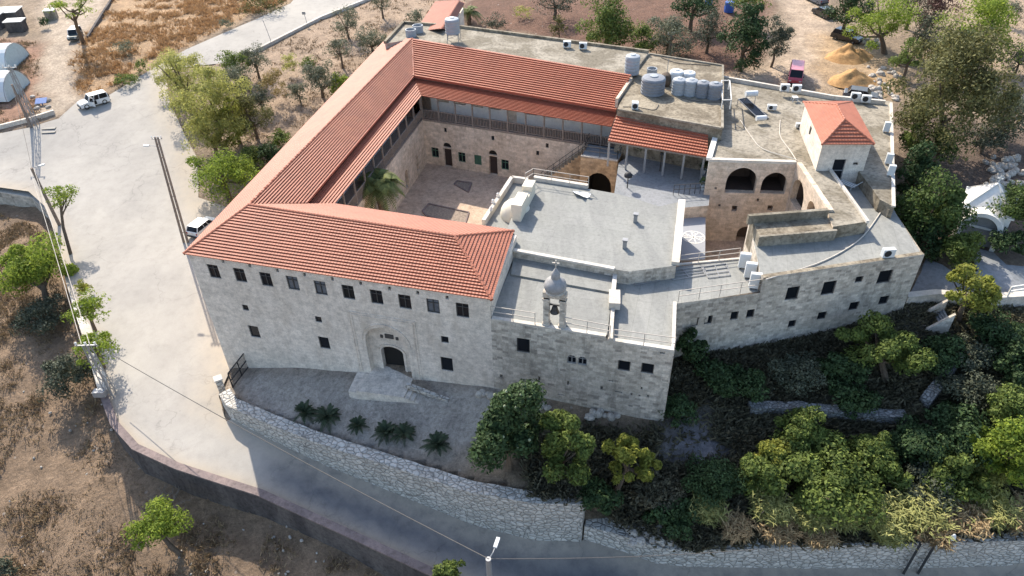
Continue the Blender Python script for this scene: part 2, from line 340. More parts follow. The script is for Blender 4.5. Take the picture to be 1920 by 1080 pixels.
# ------------------------------------------------------------------ ground
def px_poly(l): return [tuple(GP(a, b)[:2]) for a, b in l]
ZPOLY = {
 'track': [(40, 230), (105, 218), (150, 188), (128, 130), (150, 90), (200, 0), (120, -60), (75, 20), (88, 60), (75, 130), (85, 190)],
 'orange': [(130, 130), (140, 95), (210, 10), (230, -60), (560, -60), (545, 0), (420, 50), (280, 125), (200, 172), (150, 178)],
 'red1': [(-40, 70), (70, 80), (75, 225), (-40, 245)],
 'olive': [(490, 100), (600, 40), (690, 0), (900, -60), (860, 40), (760, 60), (560, 260), (450, 330), (480, 200), (440, 130)],
 'redn': [(870, -60), (1450, -60), (1430, 110), (1370, 140), (1215, 95), (870, 45)],
 'dirtroad': [(1440, -60), (1530, -60), (1560, 60), (1560, 160), (1700, 190), (1690, 190), (1350, 150), (1440, 120), (1500, 90)],
 'sandr': [(1530, 60), (1620, 80), (1700, 130), (1690, 190), (1560, 180), (1530, 130)],
 'upright': [(1740, -60), (2000, -60), (2000, 250), (1850, 200), (1800, 80)],
 'dark': [(1690, 200), (2000, 260), (2000, 500), (1700, 480)],
 'garden': [(1270, 640), (1330, 675), (1690, 590), (2000, 600), (2000, 1015), (1300, 1030), (1130, 960), (1000, 930), (960, 800), (1250, 800)],
 'greypath': [(1210, 830), (1290, 780), (1400, 800), (1400, 850), (1300, 900), (1240, 880)],
 'terr': [(432, 690), (700, 700), (915, 720), (1000, 740), (990, 800), (860, 860), (700, 880), (430, 770)],
}
ZPOLY = {k: px_poly(v) for k, v in ZPOLY.items()}
fx = np.concatenate([[-1600, -700, -350, -200, -130, -100], np.arange(-82, 82.1, .55), [100, 130, 200, 350, 700, 1600]])
fy = np.concatenate([[-1200, -400, -100, -20, 5], np.arange(14, 142.1, .55), [155, 180, 230, 350, 700, 1800]])
GX, GY = np.meshgrid(fx, fy)
GZ = gzm(GX, GY)
nzv = np.zeros(GX.shape)
for (fq, am) in ((.18, .22), (.5, .10), (1.3, .06), (3.1, .035)):
    nzv += am*np.array([noise.noise(Vector((x*fq, y*fq, fq*7))) for x, y in zip(GX.ravel(), GY.ravel())]).reshape(GX.shape)
infield = inpoly(GX, GY, FPOLY2)
gard = inpoly(GX, GY, ZPOLY['garden'])
rough = np.where(infield, 1.6, np.where(gard, 1.3, .45))
ROADPOLY_PX = [(-120, 262), (0, 250), (60, 238), (110, 222), (150, 186), (205, 178), (280, 132), (350, 92), (480, 36), (545, 6), (600, -60), (760, -60), (692, 0), (600, 36), (490, 92), (420, 118), (310, 130), (318, 190), (345, 250), (372, 300), (372, 370), (430, 390), (470, 420), (480, 560), (436, 684), (410, 742), (424, 790)]
ROADPOLY = [tuple(GP(a, b, G)[:2]) for a, b in ROADPOLY_PX] + [tuple(a[:2]) for a in W_TER[1:]] + [tuple(a[:2]) for a in W_GAR] + [(45, 8)] + [tuple(a[:2]) for a in W_FIELD[::-1]]
onroad = inpoly(GX, GY, ROADPOLY) & ~inpoly(GX, GY, FPOLY2)
GZ = GZ + np.where(onroad, -.25, nzv*rough)
nx, ny = len(fx), len(fy)
verts = np.stack([GX.ravel(), GY.ravel(), GZ.ravel()], 1)
ii, jj = np.meshgrid(np.arange(nx-1), np.arange(ny-1)); a = (jj*nx+ii).ravel()
faces = np.stack([a, a+1, a+nx+1, a+nx], 1)
def grid_mesh(name, verts, faces):
    me = bpy.data.meshes.new(name); me.vertices.add(len(verts)); me.vertices.foreach_set('co', verts.ravel())
    me.loops.add(faces.size); me.loops.foreach_set('vertex_index', faces.ravel()); me.polygons.add(len(faces))
    k = faces.shape[1]; me.polygons.foreach_set('loop_start', np.arange(0, faces.size, k)); me.polygons.foreach_set('loop_total', np.full(len(faces), k))
    me.update(calc_edges=True); return me
gme = grid_mesh('ground', verts, faces)
gme.polygons.foreach_set('use_smooth', np.ones(len(faces), bool))
def zmask(poly, r=.9, wob=1.4):
    m = np.zeros(GX.size); X = GX.ravel(); Y = GY.ravel()
    wx = np.array([noise.noise(Vector((x*.25, y*.25, 3))) for x, y in zip(X, Y)])*wob; wy = np.array([noise.noise(Vector((x*.25, y*.25, 13))) for x, y in zip(X, Y)])*wob
    for k in range(6):
        t = k*math.pi/3; m += inpoly(X+wx+r*math.cos(t), Y+wy+r*math.sin(t), poly)
    return m/6
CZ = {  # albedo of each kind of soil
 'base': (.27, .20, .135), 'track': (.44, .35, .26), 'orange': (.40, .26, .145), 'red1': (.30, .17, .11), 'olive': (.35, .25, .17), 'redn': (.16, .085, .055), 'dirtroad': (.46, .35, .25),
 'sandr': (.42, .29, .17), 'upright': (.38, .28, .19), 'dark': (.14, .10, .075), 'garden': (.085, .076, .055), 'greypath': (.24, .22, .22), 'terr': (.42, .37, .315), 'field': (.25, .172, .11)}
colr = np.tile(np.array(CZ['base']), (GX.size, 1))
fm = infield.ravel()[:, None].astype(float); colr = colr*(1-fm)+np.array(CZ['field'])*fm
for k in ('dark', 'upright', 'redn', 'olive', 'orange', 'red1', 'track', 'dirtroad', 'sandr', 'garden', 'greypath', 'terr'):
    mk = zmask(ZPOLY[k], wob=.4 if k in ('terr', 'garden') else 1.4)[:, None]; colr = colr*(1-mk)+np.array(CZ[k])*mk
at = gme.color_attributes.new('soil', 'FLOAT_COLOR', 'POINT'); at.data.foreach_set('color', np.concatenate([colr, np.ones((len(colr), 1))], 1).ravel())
m = NT('soil_and_dry_grass'); va = m.n('VertexColor'); va.layer_name = 'soil'; g0 = m.geo()
c = m.mix(1.0, va.outputs[0], m.ramp(m.noise(g0, .45, 8, .75, .5), [(.3, .62), (.52, 1.0), (.7, 1.3)]), 'MULTIPLY')
c = m.mix(1.0, c, m.ramp(m.noise(g0, 3.2, 6, .75, .4), [(.28, .5), (.5, 1.0), (.72, 1.3)]), 'MULTIPLY')
c = m.mix(1.0, c, m.ramp(m.noise(g0, 16, 3, .7), [(.3, .72), (.7, 1.2)]), 'MULTIPLY')
vo = m.n('TexVoronoi'); vo.inputs['Scale'].default_value = 1.1; vo.inputs['Randomness'].default_value = 1; m.l(g0, vo.inputs['Vector'])
st = m.ramp(vo.outputs['Distance'], [(0, 1), (.12, 1), (.16, 0)]); c = m.mix(m.mix(1.0, st, m.ramp(m.noise(g0, .6, 4), [(.5, 0), (.6, .55)]), 'MULTIPLY'), c, (.4, .35, .3))
m.col(c); m.bump(m.noise(g0, 2.6, 8, .8), .28, .9)
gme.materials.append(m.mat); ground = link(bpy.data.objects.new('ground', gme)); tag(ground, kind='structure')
# ------------------------------------------------------------------ paved sheets laid on the ground
def sheet(name, poly, zf, mat, sp=1.0, off=.0):
    b = []
    for i in range(len(poly)):
        p = np.array(poly[i][:2], float); q = np.array(poly[(i+1) % len(poly)][:2], float); k = max(1, int(np.linalg.norm(q-p)/sp/1.2))
        for t in range(k): b.append(p+(q-p)*t/k)
    b = np.array(b); x0, y0 = b.min(0); x1, y1 = b.max(0)
    gx, gy = np.meshgrid(np.arange(x0, x1, sp), np.arange(y0, y1, sp)); gx = gx.ravel(); gy = gy.ravel(); k = inpoly(gx, gy, b); gx = gx[k]; gy = gy[k]
    keep = [i for i in range(len(gx)) if np.min(np.hypot(b[:, 0]-gx[i], b[:, 1]-gy[i])) > sp*.5]
    pts = [Vector(p) for p in b] + [Vector((gx[i], gy[i])) for i in keep]; n = len(b)
    r = geometry.delaunay_2d_cdt(pts, [(i, (i+1) % n) for i in range(n)], [], 1, 1e-5)
    V = np.array([(v.x, v.y) for v in r[0]]); Z = zf(V[:, 0], V[:, 1])+off
    fs = [f for f in r[2]]
    me = bpy.data.meshes.new(name); me.from_pydata([(x, y, z) for (x, y), z in zip(V, Z)], [], fs)
    for p in me.polygons: p.use_smooth = True
    me.update()
    if me.polygons and sum(p.normal.z for p in me.polygons) < 0: me.flip_normals()
    me.materials.append(mat); return link(bpy.data.objects.new(name, me))
def zmix(p):  # asphalt
    m = NT('dusty_worn_asphalt'); g = m.geo()
    a = m.noise(g, .12, 6, .6, 1.0); b = m.noise(m.geo((1, 1, 1)), 1.1, 7, .72); d = m.noise(g, 30, 2); e = m.noise(m.geo((.5, .12, 1)), .8, 5, .6)
    va = m.n('VertexColor'); va.layer_name = 'dust'; sp_ = m.n('SeparateColor'); m.l(va.outputs[0], sp_.inputs[0])
    asp = m.mix(m.ramp(a, [(.35, 0), (.65, 1)]), (.385, .355, .31), (.33, .305, .27)); dust = m.mix(b, (.43, .37, .29), (.37, .31, .24))
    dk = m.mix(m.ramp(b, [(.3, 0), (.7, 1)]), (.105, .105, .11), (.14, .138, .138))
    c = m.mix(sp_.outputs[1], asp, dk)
    fac = m.mix(1.0, sp_.outputs[0], m.ramp(b, [(.3, .55), (.6, 1)]), 'MULTIPLY')
    c = m.mix(fac, c, dust)
    c = m.mix(1.0, c, m.ramp(b, [(.25, .86), (.5, 1), (.75, 1.06)]), 'MULTIPLY'); c = m.mix(1.0, c, m.ramp(e, [(.3, .93), (.7, 1.05)]), 'MULTIPLY'); c = m.mix(1.0, c, m.ramp(d, [(.2, .88), (.8, 1.1)]), 'MULTIPLY')
    vo = m.n('TexVoronoi'); vo.feature = 'DISTANCE_TO_EDGE'; vo.inputs['Scale'].default_value = .16; ad = m.n('VectorMath'); ad.operation = 'ADD'; nz = m.n('TexNoise'); nz.inputs['Scale'].default_value = .7; nz.inputs['Detail'].default_value = 5; m.l(g, nz.inputs['Vector']); sc = m.n('VectorMath'); sc.operation = 'SCALE'; sc.inputs['Scale'].default_value = 3.0; m.l(nz.outputs['Color'], sc.inputs[0]); m.l(g, ad.inputs[0]); m.l(sc.outputs[0], ad.inputs[1]); m.l(ad.outputs[0], vo.inputs['Vector'])
    cr = m.ramp(vo.outputs['Distance'], [(0, .72), (.012, 1)]); c = m.mix(m.ramp(a, [(.4, 0), (.6, .8)]), c, m.mix(1.0, c, cr, 'MULTIPLY'))
    m.col(c); m.b.inputs['Roughness'].default_value = .92; m.bump(d, .01, .4); return m.mat
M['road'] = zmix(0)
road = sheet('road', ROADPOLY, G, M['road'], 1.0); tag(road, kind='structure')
# dust lies along the edges of the road, the lower road's lane is darker asphalt with shade put into its colour
me = road.data; rv = np.empty(len(me.vertices)*3); me.vertices.foreach_get('co', rv); rv = rv.reshape(-1, 3)
def dseg(x, y, line):
    d = np.full(len(x), 1e9)
    for p, q in zip(line, line[1:]):
        p = np.array(p[:2]); q = np.array(q[:2]); v = q-p; t = np.clip(((x-p[0])*v[0]+(y-p[1])*v[1])/(v@v), 0, 1); d = np.minimum(d, np.hypot(x-p[0]-t*v[0], y-p[1]-t*v[1]))
    return d
de = np.minimum(dseg(rv[:, 0], rv[:, 1], W_FIELD)*1.2, np.minimum(dseg(rv[:, 0], rv[:, 1], W_TER), dseg(rv[:, 0], rv[:, 1], W_GAR)))
bl = [GP(*q, G) for q in ((310, 130), (345, 250), (372, 370), (420, 440), (436, 684), (412, 742))]
de2 = dseg(rv[:, 0], rv[:, 1], bl)/1.8
dust = np.clip(1.25-np.minimum(de, de2)/1.5, 0, 1)
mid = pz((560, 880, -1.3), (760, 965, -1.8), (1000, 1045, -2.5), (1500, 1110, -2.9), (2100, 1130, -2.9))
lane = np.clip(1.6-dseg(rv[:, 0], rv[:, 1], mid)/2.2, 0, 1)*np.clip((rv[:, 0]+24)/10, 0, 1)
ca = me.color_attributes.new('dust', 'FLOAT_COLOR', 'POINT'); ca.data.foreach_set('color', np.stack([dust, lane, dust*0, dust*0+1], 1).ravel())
# ------------------------------------------------------------------ free standing walls
def wall_along(name, line, thick, zb, mat, label, side=1, topmat=None, jag=0, parentless=True, cat='wall', sp=.8, capw=None, caph=.12, capmat=None):
    pts = []
    for p, q in zip(line, line[1:]):
        p = np.array(p, float); q = np.array(q, float); k = max(1, int(np.linalg.norm(q[:2]-p[:2])/sp))
        for t in range(k): pts.append(p+(q-p)*t/k)
    pts.append(np.array(line[-1], float)); n = len(pts); L = []; R = []; s = 0; SS = []
    for i, p in enumerate(pts):
        d = pts[min(i+1, n-1)][:2]-pts[max(i-1, 0)][:2]; d /= np.linalg.norm(d); nn = np.array([-d[1], d[0]])*side
        if i: s += np.linalg.norm(p[:2]-pts[i-1][:2])
        SS.append(s); L.append(p[:2]); R.append(p[:2]+nn*thick)
    mid = pts[n//2]
    root = thing(name, label, cat, (mid[0], mid[1], mid[2]-1))
    mb = MB(); zt = [p[2]+(random.uniform(-jag, jag) if jag else 0) for p in pts]
    fb = zb if callable(zb) else (lambda x, y: zb)
    for i in range(n-1):
        b0 = fb(*L[i]); b1 = fb(*L[i+1]); c0 = fb(*R[i]); c1 = fb(*R[i+1])
        def o(pts_, uv):
            mb.face(pts_ if side > 0 else pts_[::-1], 0, uv if side > 0 else uv[::-1])
        u0, u1 = SS[i], SS[i+1]
        A0 = (*L[i], b0); A1 = (*L[i+1], b1); B0 = (*L[i], zt[i]); B1 = (*L[i+1], zt[i+1]); C0 = (*R[i], zt[i]); C1 = (*R[i+1], zt[i+1]); D0 = (*R[i], c0); D1 = (*R[i+1], c1)
        o([A0, A1, B1, B0], [(u0, b0), (u1, b1), (u1, zt[i+1]), (u0, zt[i])])
        o([B0, B1, C1, C0], [(u0, 0), (u1, 0), (u1, thick), (u0, thick)])
        o([C0, C1, D1, D0], [(u0, zt[i]), (u1, zt[i+1]), (u1, c1), (u0, c0)])
    for i in (0, n-1):
        q = [(*L[i], fb(*L[i])), (*L[i], zt[i]), (*R[i], zt[i]), (*R[i], fb(*R[i]))]; mb.face(q if (i == 0) == (side > 0) else q[::-1])
    mb.build('masonry', [mat], root)
    if capmat:
        cb = MB()
        for i in range(n-1):
            ce = (capw-thick)/2; pp = []
            for k in (i, i+1):
                d = (R[k]-L[k])/thick; pp.append((L[k]-d*ce, R[k]+d*ce, zt[k]))
            (l0, r0, z0), (l1, r1, z1) = pp
            for a_, b_ in (((*l0, z0-.02), (*l1, z1-.02)),): pass
            q = [(*l0, z0+caph), (*l1, z1+caph), (*r1, z1+caph), (*r0, z0+caph)]; cb.face(q if side > 0 else q[::-1])
            q = [(*l0, z0-.03), (*l1, z1-.03), (*l1, z1+caph), (*l0, z0+caph)]; cb.face(q if side > 0 else q[::-1])
            q = [(*r0, z0+caph), (*r1, z1+caph), (*r1, z1-.03), (*r0, z0-.03)]; cb.face(q if side > 0 else q[::-1])
        cb.build('coping', [capmat], root)
    return root
fieldlow = lambda x, y: float(F(np.array([x]), np.array([y]))[0])-1.0
roadlow = lambda x, y: float(G(np.array([x]), np.array([y]))[0])-.6
k1 = 9
up = [np.array([a[0], a[1], a[2]+.12]) for a in W_FIELD[:k1+1]]
wall_along('retaining_wall', up, .7, fieldlow, M['oldstone'], 'curved grey stone wall with pale top below the upper left road', 1, capmat=M['cap'], capw=.8, caph=.1)
lo = [np.array([a[0], a[1], a[2]+.15]) for a in W_FIELD[k1:]]
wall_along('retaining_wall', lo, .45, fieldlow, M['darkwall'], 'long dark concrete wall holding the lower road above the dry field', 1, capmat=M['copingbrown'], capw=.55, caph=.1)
wall_along('retaining_wall', [np.array([a[0], a[1], a[2]]) for a in W_TER], .9, roadlow, M['whitestone'], 'white rubble stone wall holding the entrance court above the road', 1, jag=.05)
wall_along('retaining_wall', [np.array([a[0], a[1], a[2]]) for a in W_GAR], 1.1, roadlow, M['whitestone'], 'low white stone wall along the road below the cane', 1, jag=.07)
ea = W_TER[-1]; e2 = 0
wall_along('retaining_wall', [np.array([ea[0]+.05, ea[1], 1.75]), np.array([ea[0]+.45, ea[1]+1.3, 1.75])], .6, roadlow, M['whitestone'], 'short end return of the white rubble wall beside the dark gap', 1, jag=.04)
# ------------------------------------------------------------------ building helpers
A_ = P2(351, 473, 11.5); B_ = P2(918, 557, 11.5)
U_ = (B_-A_)/np.linalg.norm(B_-A_); N_ = np.array([-U_[1], U_[0]])
def LP(a, b): return A_+U_*a+N_*b
def LOC(p): d = np.asarray(p)[:2]-A_; return np.array([d @ U_, d @ N_])
def rect_hole(s, z, w, h): return [(s-w/2, z-h/2), (s+w/2, z-h/2), (s+w/2, z+h/2), (s-w/2, z+h/2)]
def arch_hole(s, z0, w, h, rise=None, pointed=False, k=9):
    rise = w/2 if rise is None else rise; zs = z0+h-rise; o = [(s-w/2, z0), (s+w/2, z0)]
    for i in range(k+1):
        t = math.pi*i/k
        if pointed:
            x = math.cos(t)*w/2; y = rise*(math.sin(t)**.85)*(1 if abs(x) > .15*w else 1.0)+.06*rise*(1-abs(x)/(w/2))
        else: x = math.cos(t)*w/2; y = rise*math.sin(t)
        o.append((s+x, zs+y))
    return o
class Wall:
    """vertical wall from p to q, outside on the right hand"""
    def __init__(s, p, q, zb, zt, depth=.32):
        s.p = np.array(p[:2], float); s.q = np.array(q[:2], float); s.L = np.linalg.norm(s.q-s.p); s.d = (s.q-s.p)/s.L; s.n = np.array([s.d[1], -s.d[0]])
        s.zb = zb if hasattr(zb, '__len__') else [(0, zb), (s.L, zb)]; s.zt = zt if hasattr(zt, '__len__') else [(0, zt), (s.L, zt)]; s.holes = []; s.depth = depth
    def X(s, a, z, off=0): p = s.p+s.d*a+s.n*off; return (p[0], p[1], z)
    def at(s, px, py): return onwall(s.p, s.q, px, py)
    def emit(s, mb, m=0, mrev=0, mback=None):
        outer = [(a, z) for a, z in s.zb] + [(a, z) for a, z in s.zt[::-1]]
        loops = [outer]+[h for h, d in s.holes]; flat = [v for l in loops for v in l]
        for tri in geometry.tessellate_polygon([[Vector((a, z, 0)) for a, z in l] for l in loops]):
            t = [flat[i] for i in tri]
            if (t[1][0]-t[0][0])*(t[2][1]-t[0][1])-(t[1][1]-t[0][1])*(t[2][0]-t[0][0]) < 0: t = t[::-1]
            mb.face([s.X(a, z) for a, z in t], m, t)
        for h, dep in s.holes:
            n = len(h)
            for i in range(n):
                (a, z), (b, y) = h[i], h[(i+1) % n]
                d1 = min(dep, .55) if dep > 1.5 else dep
                mb.face([s.X(a, z), s.X(b, y), s.X(b, y, -d1), s.X(a, z, -d1)], mrev, [(a, z), (b, y), (b, y+dep), (a, z+dep)])
                if d1 < dep: mb.face([s.X(a, z, -d1), s.X(b, y, -d1), s.X(b, y, -dep), s.X(a, z, -dep)], mback if mback is not None else mrev)
            if mback is not None:
                f = [s.X(a, z, -dep) for a, z in h]
                mb.face(f, mback)
def window(root, W, a, z, w, h, label=None, bars=1, pane='glass', fm='frame', dep=.07, arch=False, name='window', open_=False):
    hole = arch_hole(a, z-h/2, w, h) if arch else rect_hole(a, z, w, h)
    W.holes.append((hole, dep+.10))
    f = MB(); t = .06
    def strip(x0, x1, z0, z1, o0, o1):
        v = [W.X(x0, z0, o1), W.X(x1, z0, o1), W.X(x1, z1, o1), W.X(x0, z1, o1)]; b = [W.X(x0, z0, o0), W.X(x1, z0, o0), W.X(x1, z1, o0), W.X(x0, z1, o0)]
        f.face(v); 
        for i in range(4): j = (i+1) % 4; f.face([v[i], b[i], b[j], v[j]])
    x0, x1, z0, z1 = a-w/2+.004, a+w/2-.004, z-h/2+.004, z+h/2-.004
    strip(x0, x0+t, z0, z1, -dep-.05, -dep); strip(x1-t, x1, z0, z1, -dep-.05, -dep); strip(x0+t, x1-t, z0, z0+t, -dep-.05, -dep); strip(x0+t, x1-t, z1-t, z1, -dep-.05, -dep)
    if bars: strip(a-.03, a+.03, z0+t, z1-t, -dep-.05, -dep+.004); strip(x0+t, a-.03, z+h*.18, z+h*.18+.05, -dep-.05, -dep+.002); strip(a+.03, x1-t, z+h*.18, z+h*.18+.05, -dep-.05, -dep+.002)
    o = f.build(name, [M[fm]], root)
    if label: o['label'] = label
    p = MB(); p.face([W.X(x0+.01, z0+.01, -dep-.055), W.X(x1-.01, z0+.01, -dep-.055), W.X(x1-.01, z1-.01, -dep-.055), W.X(x0+.01, z1-.01, -dep-.055)]); p.build('pane', [M[pane]], o)
    return o
def tiles(mb, e0, e1, r0, r1, pitch=.25, lift=.085, m=0, mr=1):
    e0, e1, r0, r1 = map(Vector, (e0, e1, r0, r1)); L = (((r0+r1)/2)-((e0+e1)/2)).length; n = max(1, round(L/pitch))
    nn = (e1-e0).cross(((r0+r1)/2)-e0).normalized()
    if nn.z < 0: nn = -nn
    ud = (e1-e0).normalized()
    for k in range(n):
        t0, t1 = k/n, (k+1)/n
        a = e0.lerp(r0, t0)+nn*lift; b = e1.lerp(r1, t0)+nn*lift; c = e1.lerp(r1, t1); d = e0.lerp(r0, t1)
        uv = lambda p, y: (p.dot(ud), y)
        q = [a, b, c, d]; u = [uv(a, t0*L), uv(b, t0*L), uv(c, t1*L-.002), uv(d, t1*L-.002)]
        if (b-a).cross(d-a).z < 0: q = q[::-1]; u = u[::-1]
        mb.face(q, m, u)
        a2 = e0.lerp(r0, t0)-nn*.02; b2 = e1.lerp(r1, t0)-nn*.02
        q = [a2, b2, b, a]; mb.face(q, mr)
def ridge_cap(mb, a, b, r=.11, m=0):
    a = Vector(a); b = Vector(b); n = max(1, int((b-a).length/.4))
    for k in range(n):
        p = a.lerp(b, k/n); q = a.lerp(b, (k+1.08)/n); mb.tube([p, q], [r*1.15, r*.9], 8, m, True)
def V3(p, z): return (float(p[0]), float(p[1]), float(z))
def roofslab(mb, px, z, zb, m=0, mt=1): mb.prism([P2(a, b, z) for a, b in px], zb, z, m, mt)
def kerb(mb, pts, z, h, w, m=0):
    for p, q in zip(pts, pts[1:]): mb.bar((p[0], p[1], z+h/2-.01), (q[0], q[1], z+h/2-.01), w, h, m)
# ------------------------------------------------------------------ entrance wing
ZE, ZR, ZB, ZL = 11.5, 13.2, 11.7, 10.85
ew = thing('entrance_wing', 'two storey pale stone front wing with arched portal under a red hipped roof', 'building', V3(A_, 0))
C_ = LP(22.3, 8.7)
W = Wall(A_, B_, [(0, -1), (6.5, .6), (12.5, 1.4), (22.45, 2.2)], 11.42)
for i, (x, y) in enumerate([(401, 509), (450, 516), (499, 524), (549, 531), (601, 540), (653, 548), (706, 557), (759, 566), (812, 574), (867, 582)]):
    a, z = W.at(x, y); window(ew, W, a, z, .9, 1.2, pane='glass2' if i in (3, 4, 8) else 'glass')
for x, y in [(418, 490), (468, 498), (520, 507), (571, 515), (623, 523), (676, 531), (730, 541), (783, 549), (838, 558)]:
    a, z = W.at(x, y); W.holes.append((rect_hole(a, z, .22, .3), .2))
for x, y, w_, h_ in [(460, 577, .52, .55), (597, 599, .52, .55), (834, 637, .55, .6)]:
    a, z = W.at(x, y); window(ew, W, a, z, w_, h_, bars=0, name='small_window')
for x, y, w_, h_ in [(477, 622, .85, 1.15), (608, 643, .85, 1.15), (838, 683, .9, 1.3)]:
    a, z = W.at(x, y); window(ew, W, a, z, w_, h_, bars=0)
# portal: a shallow arched recess with the doorway at its back
pa, pz0 = W.at(733, 700); pa2, pz1 = W.at(733, 610)
pa = 14.5; rec = arch_hole(pa, 2.6, 3.3, 4.7, 1.55); W.holes.append((rec, .6))
mb = MB(); W.emit(mb, 0, 0)
# back of the recess
WB = Wall(W.X(pa-2.0, 0, -.6)[:2], W.X(pa+2.0, 0, -.6)[:2], 2.2, 7.6); WB.holes.append((arch_hole(2.0, 2.6, 1.75, 2.35, .55), .5)); WB.emit(mb, 0, 0)
mb.prism([LP(.01, 1.7), LP(22.3, 1.7), LP(22.1, 8.3), LP(.2, 8.3)], -1, 10.9, 0)
Wall(LP(.01, 1.8), A_, -1, 11.4).emit(mb)
side = Wall(B_, LP(21.9, 8.5), 3, 11.4); side.zt = [(0, 11.4), (side.L, 10.95)]; side.emit(mb); Wall(LP(21.9, 8.5), LP(5, 8.7), 3, 10.9).emit(mb)
mb.build('wall', [M['ashlar']], ew)
dr = MB(); dr.prism([WB.X(1.1, 0, -.45)[:2], WB.X(2.9, 0, -.45)[:2], WB.X(2.9, 0, -.5)[:2], WB.X(1.1, 0, -.5)[:2]], 2.5, 5.1); d_ = dr.build('door', [M['void']], ew); d_['label'] = 'dark open doorway at the back of the arched portal'
pf = MB()
for s_, e_ in (((-2.55, 2.5), (-2.55, 8.35)), ((-2.55, 8.35), (2.45, 8.35)), ((2.45, 8.35), (2.45, 2.6)), ((-2.35, 2.5), (-2.35, 8.15)), ((-2.35, 8.15), (2.25, 8.15)), ((2.25, 8.15), (2.25, 2.6))): pf.bar(W.X(pa+s_[0], s_[1], .03), W.X(pa+e_[0], e_[1], .015), .05, .05)
h2 = arch_hole(pa, 2.65, 3.7, 4.95, 1.75, k=16)
for i in range(1, len(h2)-1): pf.bar(W.X(*h2[i], .01), W.X(*h2[i+1], .01), .14, .05)
h3 = arch_hole(2.0, 2.62, 2.05, 2.55, .65)
for i in range(1, len(h3)-1): pf.bar(WB.X(*h3[i], .02), WB.X(*h3[i+1], .02), .14, .08)
pf.build('portal_moulding', [M['ashlar']], ew)
pq = MB(); pq.box(WB.X(2.0, 6.0, .03), (.65, .07, .38), math.atan2(U_[1], U_[0])); 
for k in (-1, 1): pq.box(WB.X(2.0+k*.6, 5.9, .03), (.2, .07, .26), math.atan2(U_[1], U_[0]))
pq.build('plaque', [M['frame']], ew)
R0 = V3(P2(467, 384, ZR), ZR); R2 = V3(P2(853, 443, ZR), ZR); R1 = V3(P2(773, 72, ZR), ZR)
eA = V3(LP(-.2, -.2), ZE-.05); eB = V3(LP(22.65, -.2), ZE-.05); eC = V3(P2(963, 433, 11.0), 11.0); eV = V3(P2(627, 383, 11.0), 11.0)
mb = MB(); tiles(mb, eA, eB, R0, R2); tiles(mb, eB, eC, R2, R2); tiles(mb, eV, eC, R0, R2); mb.build('roof', [M['tile'], M['tileend']], ew)
mb = MB(); ridge_cap(mb, R0, R2); ridge_cap(mb, eB, R2); ridge_cap(mb, eA, R0); ridge_cap(mb, eC, R2); mb.build('ridge_tiles', [M['tile']], ew)
# ------------------------------------------------------------------ west (left) wing
lw = thing('long_side_wing', 'long wing with red tiled roof and wooden gallery along the left of the courtyard', 'building', V3(LP(0, 25), 3))
D_ = P2(720, 78, ZE); bk0 = P2(575, 381, ZB); bk1 = P2(776, 143, ZB); ev0 = P2(627, 383, ZL); ev1 = P2(790, 180, ZL)
DD = V3(D_, ZE)
mb = MB(); tiles(mb, DD, eA, R1, R0); 
tiles(mb, V3(bk0, ZB), V3(bk1, ZB), R0, R1)

def inn(p, q, d): v = (np.array(q)[:2]-np.array(p)[:2]); return np.array(p)[:2]+v/np.linalg.norm(v)*d
lt0 = inn(bk0, R0, .5); lt1 = inn(bk1, R1, .5)
tiles(mb, V3(ev0, ZL), V3(ev1, ZL), V3(lt0, ZB-.40), V3(lt1, ZB-.40)); mb.build('roof', [M['tile'], M['tileend']], lw)
mb = MB(); mb.prism([bk0, bk1, inn(bk1, R1, .06), inn(bk0, R0, .06)], ZB-.16, ZB-.01); mb.build('fascia', [M['tileend']], lw)
mb = MB(); ridge_cap(mb, R0, R1); mb.build('ridge_tiles', [M['tile']], lw)
ic = P2(801, 306, 3.0)                   # inner corner of the courtyard
wd = (ev0-ev1)/np.linalg.norm(ev0-ev1)   # along the left wing towards the front
wl = 26.5
gl1 = P2(792, 222, 8.3)
mb = MB()
WL = Wall(ic+wd*wl, ic, 2, 8.15)
WL.p, WL.q = ic, ic+wd*wl; WL.d = (WL.q-WL.p)/wl; WL.n = np.array([WL.d[1], -WL.d[0]])
# the wall faces the courtyard: walk it from the front to the corner
WL = Wall(ic, ic+wd*wl, 2, 8.15) if np.dot(np.array([wd[1], -wd[0]]), LP(15, 25)-ic) > 0 else Wall(ic+wd*wl, ic, 2, 8.15)
for x, y, w_, h_ in [(783, 306, .7, 1.7), (763, 335, .8, 2.0), (743, 355, .8, 1.9), (724, 390, .9, 1.9)]:
    a, z = WL.at(x, y)
    if .6 < a < WL.L-.6: WL.holes.append((arch_hole(a, max(z-h_/2, 3.05), w_, h_), .35))
WL.emit(mb, 0, 0, 1)
oin = -WL.n
mb.prism([ic+oin*.4, ic+wd*wl+oin*.4, LP(.15, .8), D_+N_*0+U_*.15], -1, 8.1, 0)
mb.prism([ic+oin*2.0, ic+wd*wl+oin*2.0, LP(.05, 4), D_+U_*.15], 8, 10.6, 0); Wall(D_+U_*.1, A_, 2, 11.4).emit(mb)
mb.build('wall', [M['court'], M['void']], lw)
